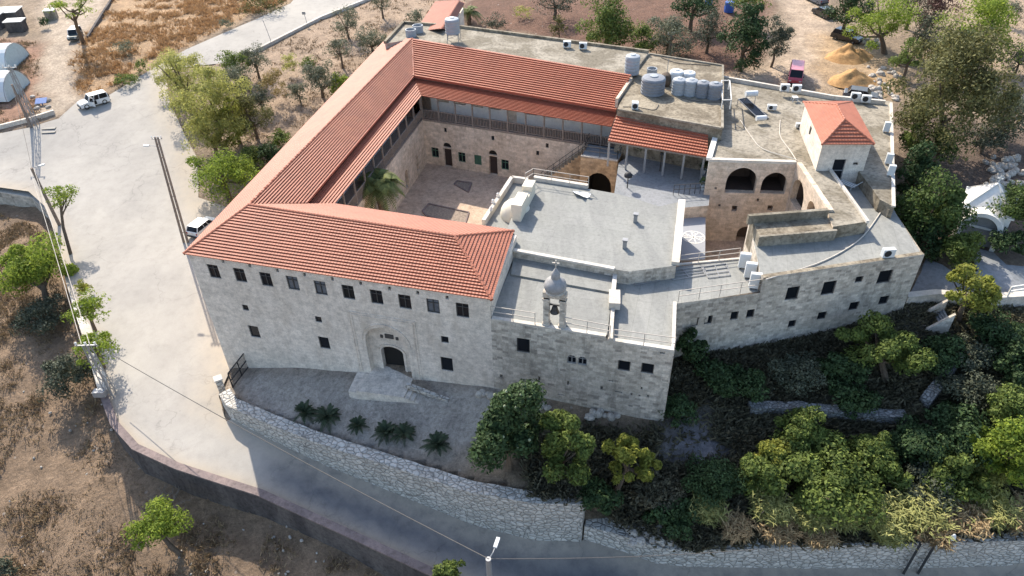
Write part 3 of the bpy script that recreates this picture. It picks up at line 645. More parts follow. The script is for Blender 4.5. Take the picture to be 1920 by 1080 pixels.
def gallery(root, g0, g1, inward, zf, ze, depth, doors=True, door_mat='darkwood', nposts=9, name='gallery'):
    g0 = np.array(g0[:2]); g1 = np.array(g1[:2]); L = np.linalg.norm(g1-g0); d = (g1-g0)/L; ang = math.atan2(d[1], d[0])
    mb = MB(); mb.prism([g0, g1, g1+inward*depth, g0+inward*depth], zf-.22, zf, 0); mb.build('gallery_floor', [M['wood']], root)
    n = nposts
    for k in range(n+1):
        p = g0+d*(L*k/n)*.998+inward*.08; q = MB(); q.box((p[0], p[1], (zf+ze)/2), (.13, .13, ze-zf-.01), ang); q.build('post', [M['wood']], root)
    r = MB(); r.bar(V3(g0+inward*.08, zf+.98), V3(g1+inward*.08, zf+.98), .1, .08); r.bar(V3(g0+inward*.08, zf+.12), V3(g1+inward*.08, zf+.12), .07, .07)
    k = int(L/.17)
    for i in range(k): p = g0+d*(L*(i+.5)/k)+inward*.08; r.box((p[0], p[1], zf+.55), (.055, .04, .8), ang)
    r.build('railing', [M['wood']], root)
gallery(lw, gl1, gl1+wd*wl*.93, oin, 8.3, 10.85, 1.9, nposts=11)
bw = MB(); WG = Wall(ic+oin*1.9, ic+wd*wl*.95+oin*1.9, 8.2, 10.9) if np.dot(np.array([wd[1], -wd[0]]), -oin) > 0 else Wall(ic+wd*wl*.95+oin*1.9, ic+oin*1.9, 8.2, 10.9)
for k in range(8): window(lw, WG, 1.8+k*3.0, 9.9, 1.1, 1.1, pane='void', fm='darkwood', dep=.12)
WG.emit(bw); bw.build('gallery_wall', [M['white']], lw)
# ------------------------------------------------------------------ north wing
nw = thing('back_wing', 'back wing with low red roof, wooden gallery and green shuttered windows over the courtyard', 'building', V3(P2(950, 330, 3), 3))
T1r = P2(1184, 140, ZR); bkE = P2(1155, 207, ZB); evE = P2(1147, 238, ZL)
mb = MB(); tiles(mb, V3(bk1, ZB), V3(bkE, ZB), R1, V3(T1r, ZR), pitch=.39, lift=.13)
lt2 = inn(bkE, T1r, .5); tiles(mb, V3(ev1, ZL), V3(evE, ZL), V3(lt1, ZB-.40), V3(lt2, ZB-.40), pitch=.26, lift=.10); mb.build('roof', [M['tile'], M['tileend']], nw)
mb = MB(); mb.prism([bk1, bkE, inn(bkE, T1r, .06), inn(bk1, R1, .06)], ZB-.16, ZB-.01); mb.build('fascia', [M['tileend']], nw)
mb = MB(); ridge_cap(mb, V3(bk1, ZB+.05), R1); mb.build('ridge_tiles', [M['tile']], nw)
mb = MB(); kerb(mb, [T1r, bkE], 12.0, .9, .28); 
nE = P2(1135, 275, 8.3); nd = (nE-gl1)/np.linalg.norm(nE-gl1); nin = np.array([-nd[1], nd[0]])
NL = 23.5
WN = Wall(ic, ic+nd*NL, 2, 8.15)
for x, y in [(816, 286), (866, 295), (896, 300), (947, 309)]:
    a, z = WN.at(x, y); window(nw, WN, a, z, .85, 1.15, label='window with green wooden shutters', fm='green', pane='green' if x in (896,) else 'glass', dep=.08)
for x, y in [(840, 295), (925, 311)]:
    a, z = WN.at(x, y); WN.holes.append((rect_hole(a, 3.0+1.12, .95, 2.15), .3)); a2 = a
    WN.holes.append((arch_hole(a, 5.35, 1.0, .55, .5), .2))
    dm = MB(); dm.face([WN.X(a-.48, 3.0, -.28), WN.X(a+.48, 3.0, -.28), WN.X(a+.48, 5.2, -.28), WN.X(a-.48, 5.2, -.28)]); dm.build('door', [M['darkwood']], nw)
for x, y in [(835, 244), (924, 259), (1026, 273), (1008, 287)]:
    a, z = WN.at(x, y); window(nw, WN, a, z, .32, .5, bars=0, name='small_window')
WN.emit(mb, 0, 0, 1)
nf = [(722, 82), (757, 44), (862, 52), (1216, 99), (1184, 141), (773, 73)]
mb.prism([ic+nin*.35, ic+nd*NL+nin*.35, P2(1216, 99, 12.9), P2(862, 52, 12.9), P2(757, 44, 12.9)], 2, 8.1, 0)
nfoot = [P2(a, b, 12.9) for a, b in nf]
mb.prism([ic+nin*2.1, ic+nd*NL+nin*2.1, *[P2(a, b, 12.9) for a, b in nf[:4][::-1]]], 8.0, 10.6, 0)
mb.prism(nfoot, 5, 12.9, 0, 2)
kerb(mb, [P2(722, 82, 12.9), P2(757, 44, 12.9), P2(862, 52, 12.9), P2(1216, 99, 12.9)], 12.9, .3, .3, 3)
mb.build('wall', [M['court'], M['void'], M['conc'], M['conc2']], nw)
gallery(nw, gl1, gl1+nd*NL, nin, 8.3, 10.85, 2.0, nposts=12)
gb = MB(); WG = Wall(ic+nin*2.0+nd*.1, ic+nin*2.0+nd*NL, 8.2, 10.9)
for k in range(11):
    a = 1.4+k*2.0
    if k in (4, 10):
        WG.holes.append((rect_hole(a, 9.35, .95, 2.1), .2)); dm = MB(); dm.face([WG.X(a-.47, 8.3, -.18), WG.X(a+.47, 8.3, -.18), WG.X(a+.47, 10.4, -.18), WG.X(a-.47, 10.4, -.18)]); dm.build('door', [M['darkwood']], nw)
    else: window(nw, WG, a, 10.0, 1.45, .95, pane='void', fm='wood', dep=.1)
WG.emit(gb); gb.build('gallery_wall', [M['white']], nw)
# ------------------------------------------------------------------ courtyard
cy = MB(); cyp = [ic, ic+nd*(NL+1), LP(34, 17), LP(22, 7), LP(4, 6)]
cyo = sheet('courtyard_paving', cyp, lambda x, y: 3.0+0*x, M['courtfloor'], 3.0); tag(cyo, kind='structure')
# ------------------------------------------------------------------ tank block, lower tiled roof, terrace
tb = thing('flat_roofed_block', 'square flat roofed block carrying the row of water tanks', 'building', V3(P2(1270, 180, 12.6), 8))
mb = MB(); zt = 12.6; tbp = [(1217, 101), (1356, 123), (1355, 243), (1157, 206), (1185, 141)]
mb.prism([P2(a, b, zt) for a, b in tbp], 5, zt, 0, 1); kerb(mb, [P2(a, b, zt) for a, b in [(1185, 143), (1217, 102), (1355, 124), (1354, 242), (1158, 206)]], zt, .16, .22, 2)
mb.build('wall', [M['conc2'], M['conc2'], M['conc']], tb)
lt = thing('tiled_porch_roof', 'low red tiled lean-to roof over the shaded terrace', 'building', V3(P2(1240, 260, 10.9), 8.3))
mb = MB(); t0 = V3(P2(1157, 214, 12.0), 12.0); t1 = V3(P2(1328, 246, 12.0), 12.0); e0 = V3(P2(1140, 264, 11.0), 11.0); e1 = V3(P2(1326, 295, 11.0), 11.0)
tiles(mb, e0, e1, t0, t1, pitch=.38, lift=.13); mb.build('roof', [M['tile'], M['tileend']], lt)
mb = MB()
for k in range(6): p = Vector(e0).lerp(Vector(e1), (k+.1)/5.2)+Vector((0, .3, 0)); q = MB(); q.box((p.x, p.y, (8.3+10.9)/2), (.16, .16, 2.55)); q.build('post', [M['metal']], lt)
mb = MB(); mb.bar(Vector(e0)+Vector((0, .1, -.12)), Vector(e1)+Vector((0, .1, -.12)), .12, .14); mb.build('beam', [M['wood']], lt)
terr = thing('raised_terrace', 'shaded blue grey paved terrace between the courtyard and the arches', 'terrace', V3(P2(1250, 330, 8.3), 3))
tp = [P2(1100, 300, 8.3), P2(1157, 262, 8.3), P2(1180, 205, 8.3), P2(1345, 235, 8.3), P2(1326, 385, 8.3), P2(1240, 388, 8.3), P2(1160, 372, 8.3)]
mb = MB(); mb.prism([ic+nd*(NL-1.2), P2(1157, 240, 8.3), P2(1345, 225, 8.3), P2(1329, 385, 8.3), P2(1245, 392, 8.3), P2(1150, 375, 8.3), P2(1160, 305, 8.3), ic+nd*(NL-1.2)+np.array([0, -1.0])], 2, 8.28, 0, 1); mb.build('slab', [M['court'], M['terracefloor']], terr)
# shop wall at the back of the terrace
mb = MB(); q0 = P2(1160, 200, 8.3); 
# ------------------------------------------------------------------ arched porch with its outside stair
ap = thing('arched_porch', 'square warm stone porch with a pointed arch and a railed roof platform', 'building', V3(P2(1124, 320, 5), 3))
p0 = P2(1089, 294, 8.3); p1 = P2(1158, 304, 8.3); dpx = (p1-p0)/np.linalg.norm(p1-p0); din_ = np.array([-dpx[1], dpx[0]])
WP = Wall(p0, p1, 2.5, 8.35); WP.holes.append((arch_hole(WP.L*.53, 2.6, 2.5, 4.2, 1.5, True), 2.5))
mb = MB(); WP.emit(mb, 0, 0, 1)
for a, b in ((p1, p1+din_*3.2), (p1+din_*3.2, p0+din_*3.2), (p0+din_*3.2, p0)): Wall(a, b, 2.5, 8.35).emit(mb)
mb.cap([V3(p0, 8.3), V3(p1, 8.3), V3(p1+din_*3.2, 8.3), V3(p0+din_*3.2, 8.3)], 2)
kerb(mb, [p0+din_*.15, p1+din_*.15], 8.3, .15, .3, 3)
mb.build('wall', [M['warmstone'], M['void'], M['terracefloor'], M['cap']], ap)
def railing(root, pts, h=1.0, bars=2, step=1.6, mat='rail', r=.022, name='railing'):
    mb = MB()
    for p, q in zip(pts, pts[1:]):
        p = Vector(p); q = Vector(q); n = max(1, round((q-p).length/step))
        for k in range(n+1): b = p.lerp(q, k/n); mb.bar(b, b+Vector((0, 0, h)), r*2, r*2)
        for k in range(bars): z = h*(1-k*.45); mb.bar(p+Vector((0, 0, z)), q+Vector((0, 0, z)), r*2, r*2)
    return mb.build(name, [M[mat]], root)
railing(ap, [V3(p0+din_*3, 8.4), V3(p0+din_*.15+dpx*.1, 8.4), V3(p1+din_*.15-dpx*.1, 8.4), V3(p1+din_*3-dpx*.1, 8.4)], mat='darkmetal')
st = MB(); ns = 16
s0 = p0+din_*2.9; sdir = -dpx
for k in range(ns):
    a = s0+sdir*(k*.33); z = 8.28-(k+1)*.31
    st.prism([a, a+sdir*.33, a+sdir*.33-din_*1.5, a-din_*1.5], 2.6, z)
sobj = st.build('stair', [M['warmstone']], ap)
railing(ap, [V3(s0-din_*1.45, 8.2), V3(s0-din_*1.45+sdir*5.0, 3.6)], mat='darkmetal', step=.9)
rr_ = MB()
# ------------------------------------------------------------------ church
ch = thing('church', 'stone church block with pale grey flat membrane roof and small apse dome', 'building', V3(LP(28, 12), 3))
ZC, ZT1, ZT2 = 10.3, 9.55, 9.15
C2 = P2(1265, 656, 9.4)
WC = Wall(B_, LP(LOC(C2)[0], 0.02), [(0, 1.5), (12, 1.2)], [(0, 9.62), (7.6, 9.62), (7.601, 9.4), (12, 9.35)])
WC.zb = [(0, 1.5), (WC.L, 1.2)]; WC.zt = [(0, 9.64), (7.7, 9.6), (7.72, 9.36), (WC.L, 9.36)]
a, z = WC.at(981, 648); window(ch, WC, a, z, .9, 1.25, bars=0)
for x, y in ((1072, 674), (1092, 677)): a, z = WC.at(x, y); window(ch, WC, a, z, .62, .75, arch=True, fm='metal', name='arched_window')
for x, y in ((1170, 686), (1214, 691)): a, z = WC.at(x, y); window(ch, WC, a, z, .8, .88, bars=0)
for x, y, w_, h_ in [(1011, 710, .14, .4), (1065, 718, .14, .4), (1128, 727, .16, .3), (1203, 728, .12, .25), (1184, 739, .14, .2), (1199, 742, .14, .14), (1215, 743, .14, .2), (1182, 761, .3, .12), (1145, 714, .3, .12), (1052, 740, .5, .1), (1160, 735, .5, .1), (940, 705, .2, .3), (1242, 662, .3, .14)]:
    a, z = WC.at(x, y); WC.holes.append((rect_hole(a, z, w_, h_), .25))
mb = MB(); WC.emit(mb, 0, 0, 0)
E2 = P2(1268, 568, 9.3)
Wall(WC.q, E2, 1.0, 9.36).emit(mb)
chp = [(963, 470), (1152, 505), (1180, 509), (1268, 498), (1281, 377), (1236, 387), (1186, 371), (1150, 362), (1000, 336), (985, 346), (940, 455)]
chf = [P2(a, b, ZC) for a, b in chp]
mb.prism(chf, 2, ZC, 0, 1)
t1p = [P2(a, b, ZT1) for a, b in [(955, 470), (1153, 506)]]+[LP(7.65+22.45, .3), LP(22.3, .3)]
mb.prism([LP(22.2, 8.6), P2(963, 474, ZT1), P2(1153, 506, ZT1), LP(22.45+7.7, .3), LP(22.3, .3)], 2, ZT1, 0, 1)
tbk = [P2(963, 476, ZT1+.14), P2(1152, 508, ZT1+.14), P2(1147, 548, ZT1+.14), P2(958, 514, ZT1+.14)]
mb.prism(tbk, ZT1-.2, ZT1+.14, 1, 1)
t2 = [P2(1153, 507, ZT2), P2(1182, 510, ZT2), P2(1268, 500, ZT2), P2(1388, 487, ZT2), P2(1424, 546, ZT2), E2, WC.q-(U_*.02)+N_*.3, LP(22.45+7.7, .3)]
mb.prism(t2, 2, ZT2, 0, 2)
# apse strip on the left with its parapet
ZA = 9.6; aps = [(905, 425), (958, 342), (988, 344), (945, 452)]
mb.prism([P2(a, b, ZA) for a, b in aps], 2, ZA, 3, 1)
mb.build('wall', [M['oldstone'], M['memb'], M['memb2'], M['white']], ch)
mb = MB(); kerb(mb, [P2(963, 470, ZC), P2(1152, 505, ZC)], ZC-.02, .16, .3); mb.build('kerb', [M['cap']], ch)
mb = MB(); kerb(mb, [P2(1278, 379, ZC), P2(1266, 497, ZC)], ZC, .28, .55); mb.build('kerb', [M['cap']], ch)
mb = MB(); kerb(mb, [P2(1154, 506, 9.8), P2(1150, 548, 9.8)], ZT1, .35, .3); mb.build('kerb', [M['cap']], ch)
mb = MB(); kerb(mb, [P2(1152, 549, 9.8), P2(1152, 575, 9.8)], ZT1, .55, .75); mb.build('kerb', [M['cap']], ch)
mb = MB(); kerb(mb, [P2(1149, 577, 9.6), P2(1145, 636, 9.6)], ZT1-.1, .24, .25); mb.build('kerb', [M['cap']], ch)
mb = MB(); kerb(mb, [P2(907, 423, ZA), P2(960, 341, ZA), P2(990, 345, ZA)], ZA, .55, .3); mb.build('kerb', [M['cap']], ch)
mb = MB(); kerb(mb, [P2(1001, 337, ZC), P2(1102, 353, ZC)], ZC, .35, .35); mb.build('kerb', [M['cap']], ch)
mb = MB(); kerb(mb, [LP(22.5, .16), LP(30.1, .16)], 9.56, .14, .32); mb.build('kerb', [M['cap']], ch)
mb = MB(); kerb(mb, [LP(30.2, .16), WC.q+N_*.14], 9.28, .14, .3); mb.build('kerb', [M['cap']], ch)
mb = MB(); kerb(mb, [WC.q+N_*.3-U_*.1, E2-U_*.1], 9.2, .22, .22); mb.build('kerb', [M['cap']], ch)
mb = MB(); kerb(mb, [P2(1270, 497, ZT2), P2(1386, 486, ZT2)], ZT2, .12, .18); mb.build('kerb', [M['cap']], ch)

# belfry wall with gable steps and the half dome of the apse
wp0 = P2(996, 336, 11.6); wp1 = P2(968, 388, 11.6); mb = MB()
dv = (wp1-wp0)/np.linalg.norm(wp1-wp0); nv = np.array([-dv[1], dv[0]])
L_ = np.linalg.norm(wp1-wp0)
mb.prism([wp0-nv*.35, wp1-nv*.35, wp1+nv*.35, wp0+nv*.35], 9.4, 11.2)
mb.prism([wp0+dv*.2-nv*.42, wp0+dv*L_*.3-nv*.42, wp0+dv*L_*.3+nv*.42, wp0+dv*.2+nv*.42], 11.2, 11.65)
mb.prism([wp0+dv*L_*.55-nv*.42, wp1-nv*.42, wp1+nv*.42, wp0+dv*L_*.55+nv*.42], 11.2, 11.75)
mb.build('parapet', [M['cream']], ch)
mb = MB(); c_ = P2(967, 392, 10.2); mb.lathe(V3(c_, ZA), [(1.25, 0), (1.25, .25), (1.18, .6), (1.0, .95), (.7, 1.22), (.35, 1.36), (.0, 1.4)], 24); mb.build('dome', [M['cream']], ch, smooth=True)
for x, y in ((934, 369), (925, 381), (921, 395)):
    b = P2(x, y, 10.1); q = MB(); q.lathe(V3(b, 10.1), [(.12, 0), (.16, .1), (.1, .2), (.14, .3), (.0, .42)], 10); q.build('finial', [M['white']], ch)
for x, y in ((1191, 415), (1171, 464)):
    b = P2(x, y+1, ZC); q = MB(); an = math.atan2(U_[1], U_[0]); q.box(V3(b, ZC+.3), (.28, .28, .6), an); q.box(V3(b, ZC+.72), (.38, .38, .1), an, 0); q.box(V3(b, ZC+.62), (.24, .24, .1), an, 1); q.build('chimney', [M['metal'], M['void']], ch)
# railings of the church roof
def zrail(label, pxs, z, **k):
    pts = [V3(P2(a, b, z), z) for a, b in pxs]; r = thing('roof_railing', label, 'railing', pts[0]); o = railing(r, pts, **k); return r
zrail('beige metal railing along the front edge right of the bell tower', [(1058, 617), (1143, 633)], 9.65)
zrail('beige metal railing on the front edge left of the bell tower', [(921, 596), (1003, 609)], 9.65)
zrail('beige metal railing along the front edge of the right terrace corner', [(1150, 640), (1264, 656)], 9.4)
zrail('beige metal railing above the stone wall with small windows', [(1271, 567), (1425, 545)], 9.3)
zrail('short beige railing at the step of the church roof', [(1172, 506), (1222, 504)], ZT2, h=.9)
zrail('thin railing beside the emblem canopy on the roof edge', [(1238, 502), (1270, 498), (1385, 484)], ZT2, h=.9)
zrail('long beige railing on the back parapet of the church roof', [(985, 345), (1000, 336), (1103, 352)], ZC+.3, h=1.0)
# frames lying on the terrace
for px_, lb in (([(1178, 515), (1222, 510), (1237, 526), (1192, 534)], 'grey metal grid frame lying flat nearest the church roof step'), ([(1245, 508), (1315, 500), (1322, 515), (1262, 525)], 'grey metal grid frame lying flat below the emblem canopy'), ([(1318, 500), (1362, 494), (1369, 516), (1328, 521)], 'grey metal grid frame lying flat with a rolled sheet on it')):
    c = [Vector(V3(P2(a, b, ZT2+.06), ZT2+.06)) for a, b in px_]; mb = MB()
    for i in range(4): mb.bar(c[i], c[(i+1) % 4], .05, .05)
    for t in (.33, .66): mb.bar(c[0].lerp(c[3], t), c[1].lerp(c[2], t), .045, .045)
    mb.bar(c[0].lerp(c[1], .5), c[3].lerp(c[2], .5), .05, .05)
    mb.build('metal_frame', [M['metal']]); o = COL.objects[-1]; tag(o, lb, 'metal frame', 'frames lying on the roof terrace')
# ------------------------------------------------------------------ bell tower
bt = thing('bell_tower', 'small two pillar bell tower with grey onion dome and cross on the church edge', 'bell tower', V3(LP(LOC(P2(1037, 617, 9.6))[0], .45), 9.6))
bx, by, bz = bt.location; bt.scale = (.86, .86, .80); an = math.atan2(U_[1], U_[0])
Zt = lambda k: bz+k
mb = MB()
for s_ in (-.62, .62): p = np.array([bx, by])+U_*s_; mb.box((p[0], p[1], bz+1.35), (.42, .55, 2.9), an); mb.box((p[0], p[1], bz+2.72), (.55, .66, .16), an); mb.box((p[0], p[1], bz+.12), (.55, .66, .3), an)
mb.build('pillars', [M['oldstone']], bt)
WA = Wall(np.array([bx, by])-U_*.95-N_*.3, np.array([bx, by])+U_*.95-N_*.3, bz+2.8, bz+3.55); mb = MB()
p = np.array([bx, by]); mb.box((p[0], p[1], bz+3.2), (1.75, .62, .5), an)
mb.lathe((bx, by, bz+3.4), [(.72, 0), (.8, .1), (.8, .25), (.7, .3)], 20); mb.build('lintel', [M['oldstone']], bt)
mb = MB(); mb.lathe((bx, by, bz+3.68), [(.70, 0), (.82, .2), (.84, .45), (.74, .75), (.52, 1.0), (.34, 1.12), (.32, 1.35), (.34, 1.5), (.2, 1.75), (.08, 1.98), (.0, 2.05)], 24); mb.build('dome', [plain('lead_grey_dome', (.30, .29, .28), .6, var=.25)], bt, smooth=True)
mb = MB(); mb.box((bx, by, bz+6.05), (.08, .08, .85), an); mb.box((bx, by, bz+6.2), (.5, .08, .08), an); mb.build('cross', [M['cap']], bt)
mb = MB(); mb.lathe((bx, by, bz+1.35), [(.36, 0), (.34, .08), (.27, .25), (.22, .5), (.18, .62), (.05, .68), (0, .7)], 16); mb.box((bx, by, bz+2.1), (1.0, .1, .12), an); mb.box((bx, by, bz+1.35), (.12, .12, .16), an); mb.build('bell', [M['darkmetal']], bt)
# ------------------------------------------------------------------ east wing and arcade
e1w = thing('lower_east_wing', 'stone side wing with rows of small dark windows and pale flat roof', 'building', V3(P2(1500, 600, 5), 4))
W1 = Wall(P2(1268, 568, 9.3), P2(1425, 548, 9.3), [(0, 2.2), (6, 2.6)], 9.25); W1.zb = [(0, 2.2), (W1.L, 2.6)]
for x, y in [(1302, 604), (1328, 600), (1377, 592), (1407, 588)]: a, z = W1.at(x, y); window(e1w, W1, a, z, .58, .75, bars=0, name='small_window')
ZE2 = 10.45
q0 = P2(1430, 531, ZE2); q1 = P2(1733, 479, ZE2); q0 = W1.q+(W1.d*.02)
W2 = Wall(W1.q, q1, [(0, 2.6), (12, 4)], ZE2); W2.zb = [(0, 2.6), (W2.L, 4.0)]
for x, y, w_, h_ in [(1486, 550, .9, .95), (1554, 540, .95, 1.0), (1659, 519, 1.0, .95), (1611, 524, .55, .45), (1485, 607, .55, .55), (1541, 592, .65, .6), (1601, 574, .7, .65), (1657, 563, .7, .65)]: a, z = W2.at(x, y); window(e1w, W2, a, z, w_*1.08, h_*1.2, bars=0)
mb = MB(); W1.emit(mb); W2.emit(mb)
dd = W2.d; nn_ = -W2.n
mb.prism([W1.p+nn_*.35, W1.q+nn_*.35, P2(1390, 487, 9.1), P2(1270, 500, 9.1)], 2, 8.9, 0)
e2p = [W2.p+nn_*.35+dd*.02, q1+nn_*.35, P2(1680, 400, ZE2), P2(1655, 350, ZE2), P2(1600, 300, ZE2), P2(1560, 300, ZE2), P2(1563, 400, ZE2), P2(1405, 412, ZE2)]
mb.prism(e2p, 3, ZE2-.02, 0, 1)
mb.prism([W2.p+nn_*.02+dd*.02, W2.q+nn_*.02, W2.q+nn_*.36, W2.p+nn_*.36+dd*.02], ZE2-.3, ZE2+.1, 0, 3)
Wall(q1, P2(1680, 400, ZE2), 3, ZE2).emit(mb)
# raised box on the roof
bxp = [P2(1408, 408, 11.35), P2(1556, 397, 11.35), P2(1570, 431, 11.35), P2(1424, 443, 11.35)]
mb.prism(bxp, 9, 11.35, 2, 3); kerb(mb, [P2(1403, 404, 12), P2(1553, 393, 12)], 11.3, .75, .3, 2); kerb(mb, [P2(1424, 444, 11.35), P2(1569, 432, 11.35)], 11.3, .12, .2, 2)
# low wall along the lane
kerb(mb, [P2(1606, 306, 11.2), P2(1647, 374, 11.2), P2(1668, 400, 10.8)], ZE2, .7, .3, 2)
mb.build('wall', [M['oldstone'], M['memb2'], M['conc'], M['conc2']], e1w)
rr = thing('arcade_wing', 'wing with large pointed arches under a wide bare concrete flat roof', 'building', V3(P2(1450, 250, 11.5), 4))
ZRR = 11.5
ar0 = P2(1330, 299, 11.7); ar1 = P2(1494, 304, 11.7); ar2 = P2(1553, 393, 11.7)
WA1 = Wall(ar0, ar1, 2.5, 11.7, .5); WA2 = Wall(ar1, ar2, 2.5, 11.7, .5)
def arch_px(W, l, r, top, bot, pointed=True):
    a0, z0 = W.at(*l); a1, z1 = W.at(*r); at_, zt_ = W.at(*top); ab, zb_ = W.at(*bot)
    return arch_hole((a0+a1)/2, zb_, abs(a1-a0), zt_-zb_, min(abs(a1-a0)*.55, (zt_-zb_)*.62), pointed, 14)
WA1.holes.append((arch_px(WA1, (1360, 350), (1417, 350), (1392, 316), (1390, 362)), 3.0)); WA1.holes.append((arch_px(WA1, (1427, 350), (1474, 350), (1458, 325), (1448, 363)), 3.0))
for x, y, w_, h_ in [(1377, 391, .45, .55), (1444, 390, .45, .5), (1349, 385, .2, .2), (1342, 353, .2, .2), (1421, 375, .2, .3)]: a, z = WA1.at(x, y); WA1.holes.append((rect_hole(a, z, w_, h_), .4))
a, z = WA1.at(1393, 425); WA1.holes.append((arch_hole(a+.3, 3.2, 1.4, 2.0), .8))
h_a = arch_px(WA2, (1483, 362), (1507, 375), (1496, 334), (1492, 392)); h_b = arch_px(WA2, (1513, 390), (1531, 390), (1522, 377), (1518, 402))
WA2.holes.append((h_a, 2.5)); WA2.holes.append((h_b, 2.5))
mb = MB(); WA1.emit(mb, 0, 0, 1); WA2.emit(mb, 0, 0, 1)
e_in = -WA1.n; e2_in = -WA2.n
rrp = [ar0+e_in*.02, ar1+e_in*.02, ar2+e2_in*.02, P2(1562, 425, ZRR), P2(1628, 415, ZRR), P2(1556, 312, ZRR), P2(1602, 309, ZRR), P2(1650, 374, ZRR), P2(1677, 388, ZRR), P2(1672, 190, ZRR), P2(1565, 180, ZRR), P2(1352, 143, ZRR), P2(1352, 243, ZRR)]
mb.cap([V3(p, ZRR) for p in rrp], 2)
# outer walls below the roof edge
for a_, b_ in ((rrp[3], rrp[4]), (rrp[4], rrp[5]), (rrp[6], rrp[7]), (rrp[7], rrp[8]), (rrp[8], rrp[9]), (rrp[9], rrp[10]), (rrp[10], rrp[11])): Wall(a_, b_, 5, ZRR).emit(mb, 3)
Wall(ar2, rrp[3], 4, ZRR).emit(mb)
Wall(rrp[11], ar0, 3, 11.6).emit(mb, 4)
wst = Wall(P2(1343, 250, 11.9), ar0, 3, 11.75); wst.emit(mb, 4)
kerb(mb, [P2(1343, 250, 11.7), ar0+e_in*.2], ZRR, .25, .45, 4); kerb(mb, [ar0+e_in*.2, ar1+e_in*.2], ZRR, .2, .42, 5); kerb(mb, [ar1+e2_in*.2, ar2+e2_in*.2], ZRR, .2, .42, 0)
kerb(mb, [P2(1556, 314, 11.7), P2(1628, 414, 11.7)], ZRR, .22, .2, 5); kerb(mb, [P2(1676, 386, 11.6), P2(1671, 192, 11.6)], ZRR, .12, .25, 5); kerb(mb, [P2(1660, 190, 11.8), P2(1565, 181, 11.8), P2(1354, 144, 11.8)], ZRR, .4, .3, 5)
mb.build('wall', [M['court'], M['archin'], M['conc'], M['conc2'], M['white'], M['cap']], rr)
ct = sheet('small_court_paving', [LP(33, 4), LP(44, 7), P2(1560, 395, 4), ar1+e_in, ar0+e_in, LP(33, 22)], lambda x, y: 3.6+0*x, M['courtfloor'], 3.0); tag(ct, kind='structure')
# hut with red pyramid roof
ht = thing('roof_hut', 'small stone hut with red tiled hipped roof on the concrete roof', 'hut', V3(P2(1575, 250, 11.5), ZRR))
ze = 14.0; ec = [P2(1541, 271, ze), P2(1640, 271, ze), P2(1597, 191, ze), P2(1506, 191, ze)]
zr_ = 15.3; r_f = V3(P2(1584, 224, zr_), zr_); r_b = V3(P2(1569, 196, zr_), zr_)
cen = sum(ec)/4; wf = [cen+(p-cen)*.93 for p in ec]
WH = Wall(wf[0], wf[1], ZE2-.1, ze); a, z = WH.at(1580, 297); 
WH.holes.append((rect_hole(WH.L*.46, ZE2+1.05, .95, 2.1), .2)); WH.holes.append((rect_hole(WH.L*.8, ZE2+1.7, .4, .22), .2))
mb = MB(); WH.emit(mb, 0, 0, 1)
WS = Wall(wf[3], wf[0], ZE2-.1, ze); window(ht, WS, WS.L*.45, 13.0, .6, .8, bars=0); WS.emit(mb)
for i, j in ((1, 2), (2, 3)): Wall(wf[i], wf[j], ZE2-.1, ze).emit(mb)
mb.build('wall', [M['ashlar'], M['void']], ht)
dm = MB(); X0 = WH.L*.46
for k in (0, 1): dm.face([WH.X(X0-.42, ZE2+.1+k*1.0, -.12), WH.X(X0+.42, ZE2+.1+k*1.0, -.12), WH.X(X0+.42, ZE2+1.0+k*1.0, -.12), WH.X(X0-.42, ZE2+1.0+k*1.0, -.12)], 1)
for z_ in (.04, 1.05, 2.06): dm.bar(WH.X(X0-.46, ZE2+z_, -.1), WH.X(X0+.46, ZE2+z_, -.1), .06, .06, 0)
for s_ in (-.46, .46): dm.bar(WH.X(X0+s_, ZE2+.02, -.1), WH.X(X0+s_, ZE2+2.08, -.1), .06, .06, 0)
dm.build('door', [M['metal'], M['glass']], ht)
mb = MB(); E_ = [V3(p, ze) for p in ec]
tiles(mb, E_[0], E_[1], r_f, r_f, .33, .07); tiles(mb, E_[1], E_[2], r_f, r_b); tiles(mb, E_[3], E_[0], r_b, r_f); tiles(mb, E_[2], E_[3], r_b, r_b); mb.build('roof', [M['tile'], M['tileend']], ht)
mb = MB(); ridge_cap(mb, E_[0], r_f, .09); ridge_cap(mb, E_[1], r_f, .09); ridge_cap(mb, r_f, r_b, .09); ridge_cap(mb, E_[2], r_b, .09); ridge_cap(mb, E_[3], r_b, .09); mb.build('ridge_tiles', [M['tile']], ht)
# emblem canopy
cp = thing('emblem_canopy', 'grey flat canopy painted with a white wheel emblem beside the church', 'canopy', V3(P2(1300, 440, 6.5), 3.6))
zc = 7.2; cpp = [P2(1276, 488, zc), P2(1322, 486, zc), P2(1323, 408, zc), P2(1280, 404, zc)]
m = NT('canopy_grey_paint'); m.col((.30, .305, .32)); M['canopy'] = m.mat
mb = MB(); mb.prism(cpp, zc-.15, zc); mb.build('canopy_roof', [M['canopy']], cp)
cc = (cpp[0]+cpp[1]+cpp[2]+cpp[3])/4; ax = (cpp[1]-cpp[0])/2*.92; ay = ax[::-1]*np.array([-1, 1]); em = MB(); K = 40
lift = zc+.012
def seg(p, q, w_): 
    p = np.array(p); q = np.array(q); d = q-p; d = d/np.linalg.norm(d); t = np.array([-d[1], d[0]])*w_/2
    f = lambda v: V3(cc+ax*v[0]+ay*v[1], lift)
    em.face([f(p-t), f(q-t), f(q+t), f(p+t)])
for k in range(K): a0, a1 = 2*math.pi*k/K, 2*math.pi*(k+1.05)/K; seg((math.cos(a0), math.sin(a0)), (math.cos(a1), math.sin(a1)), .12)
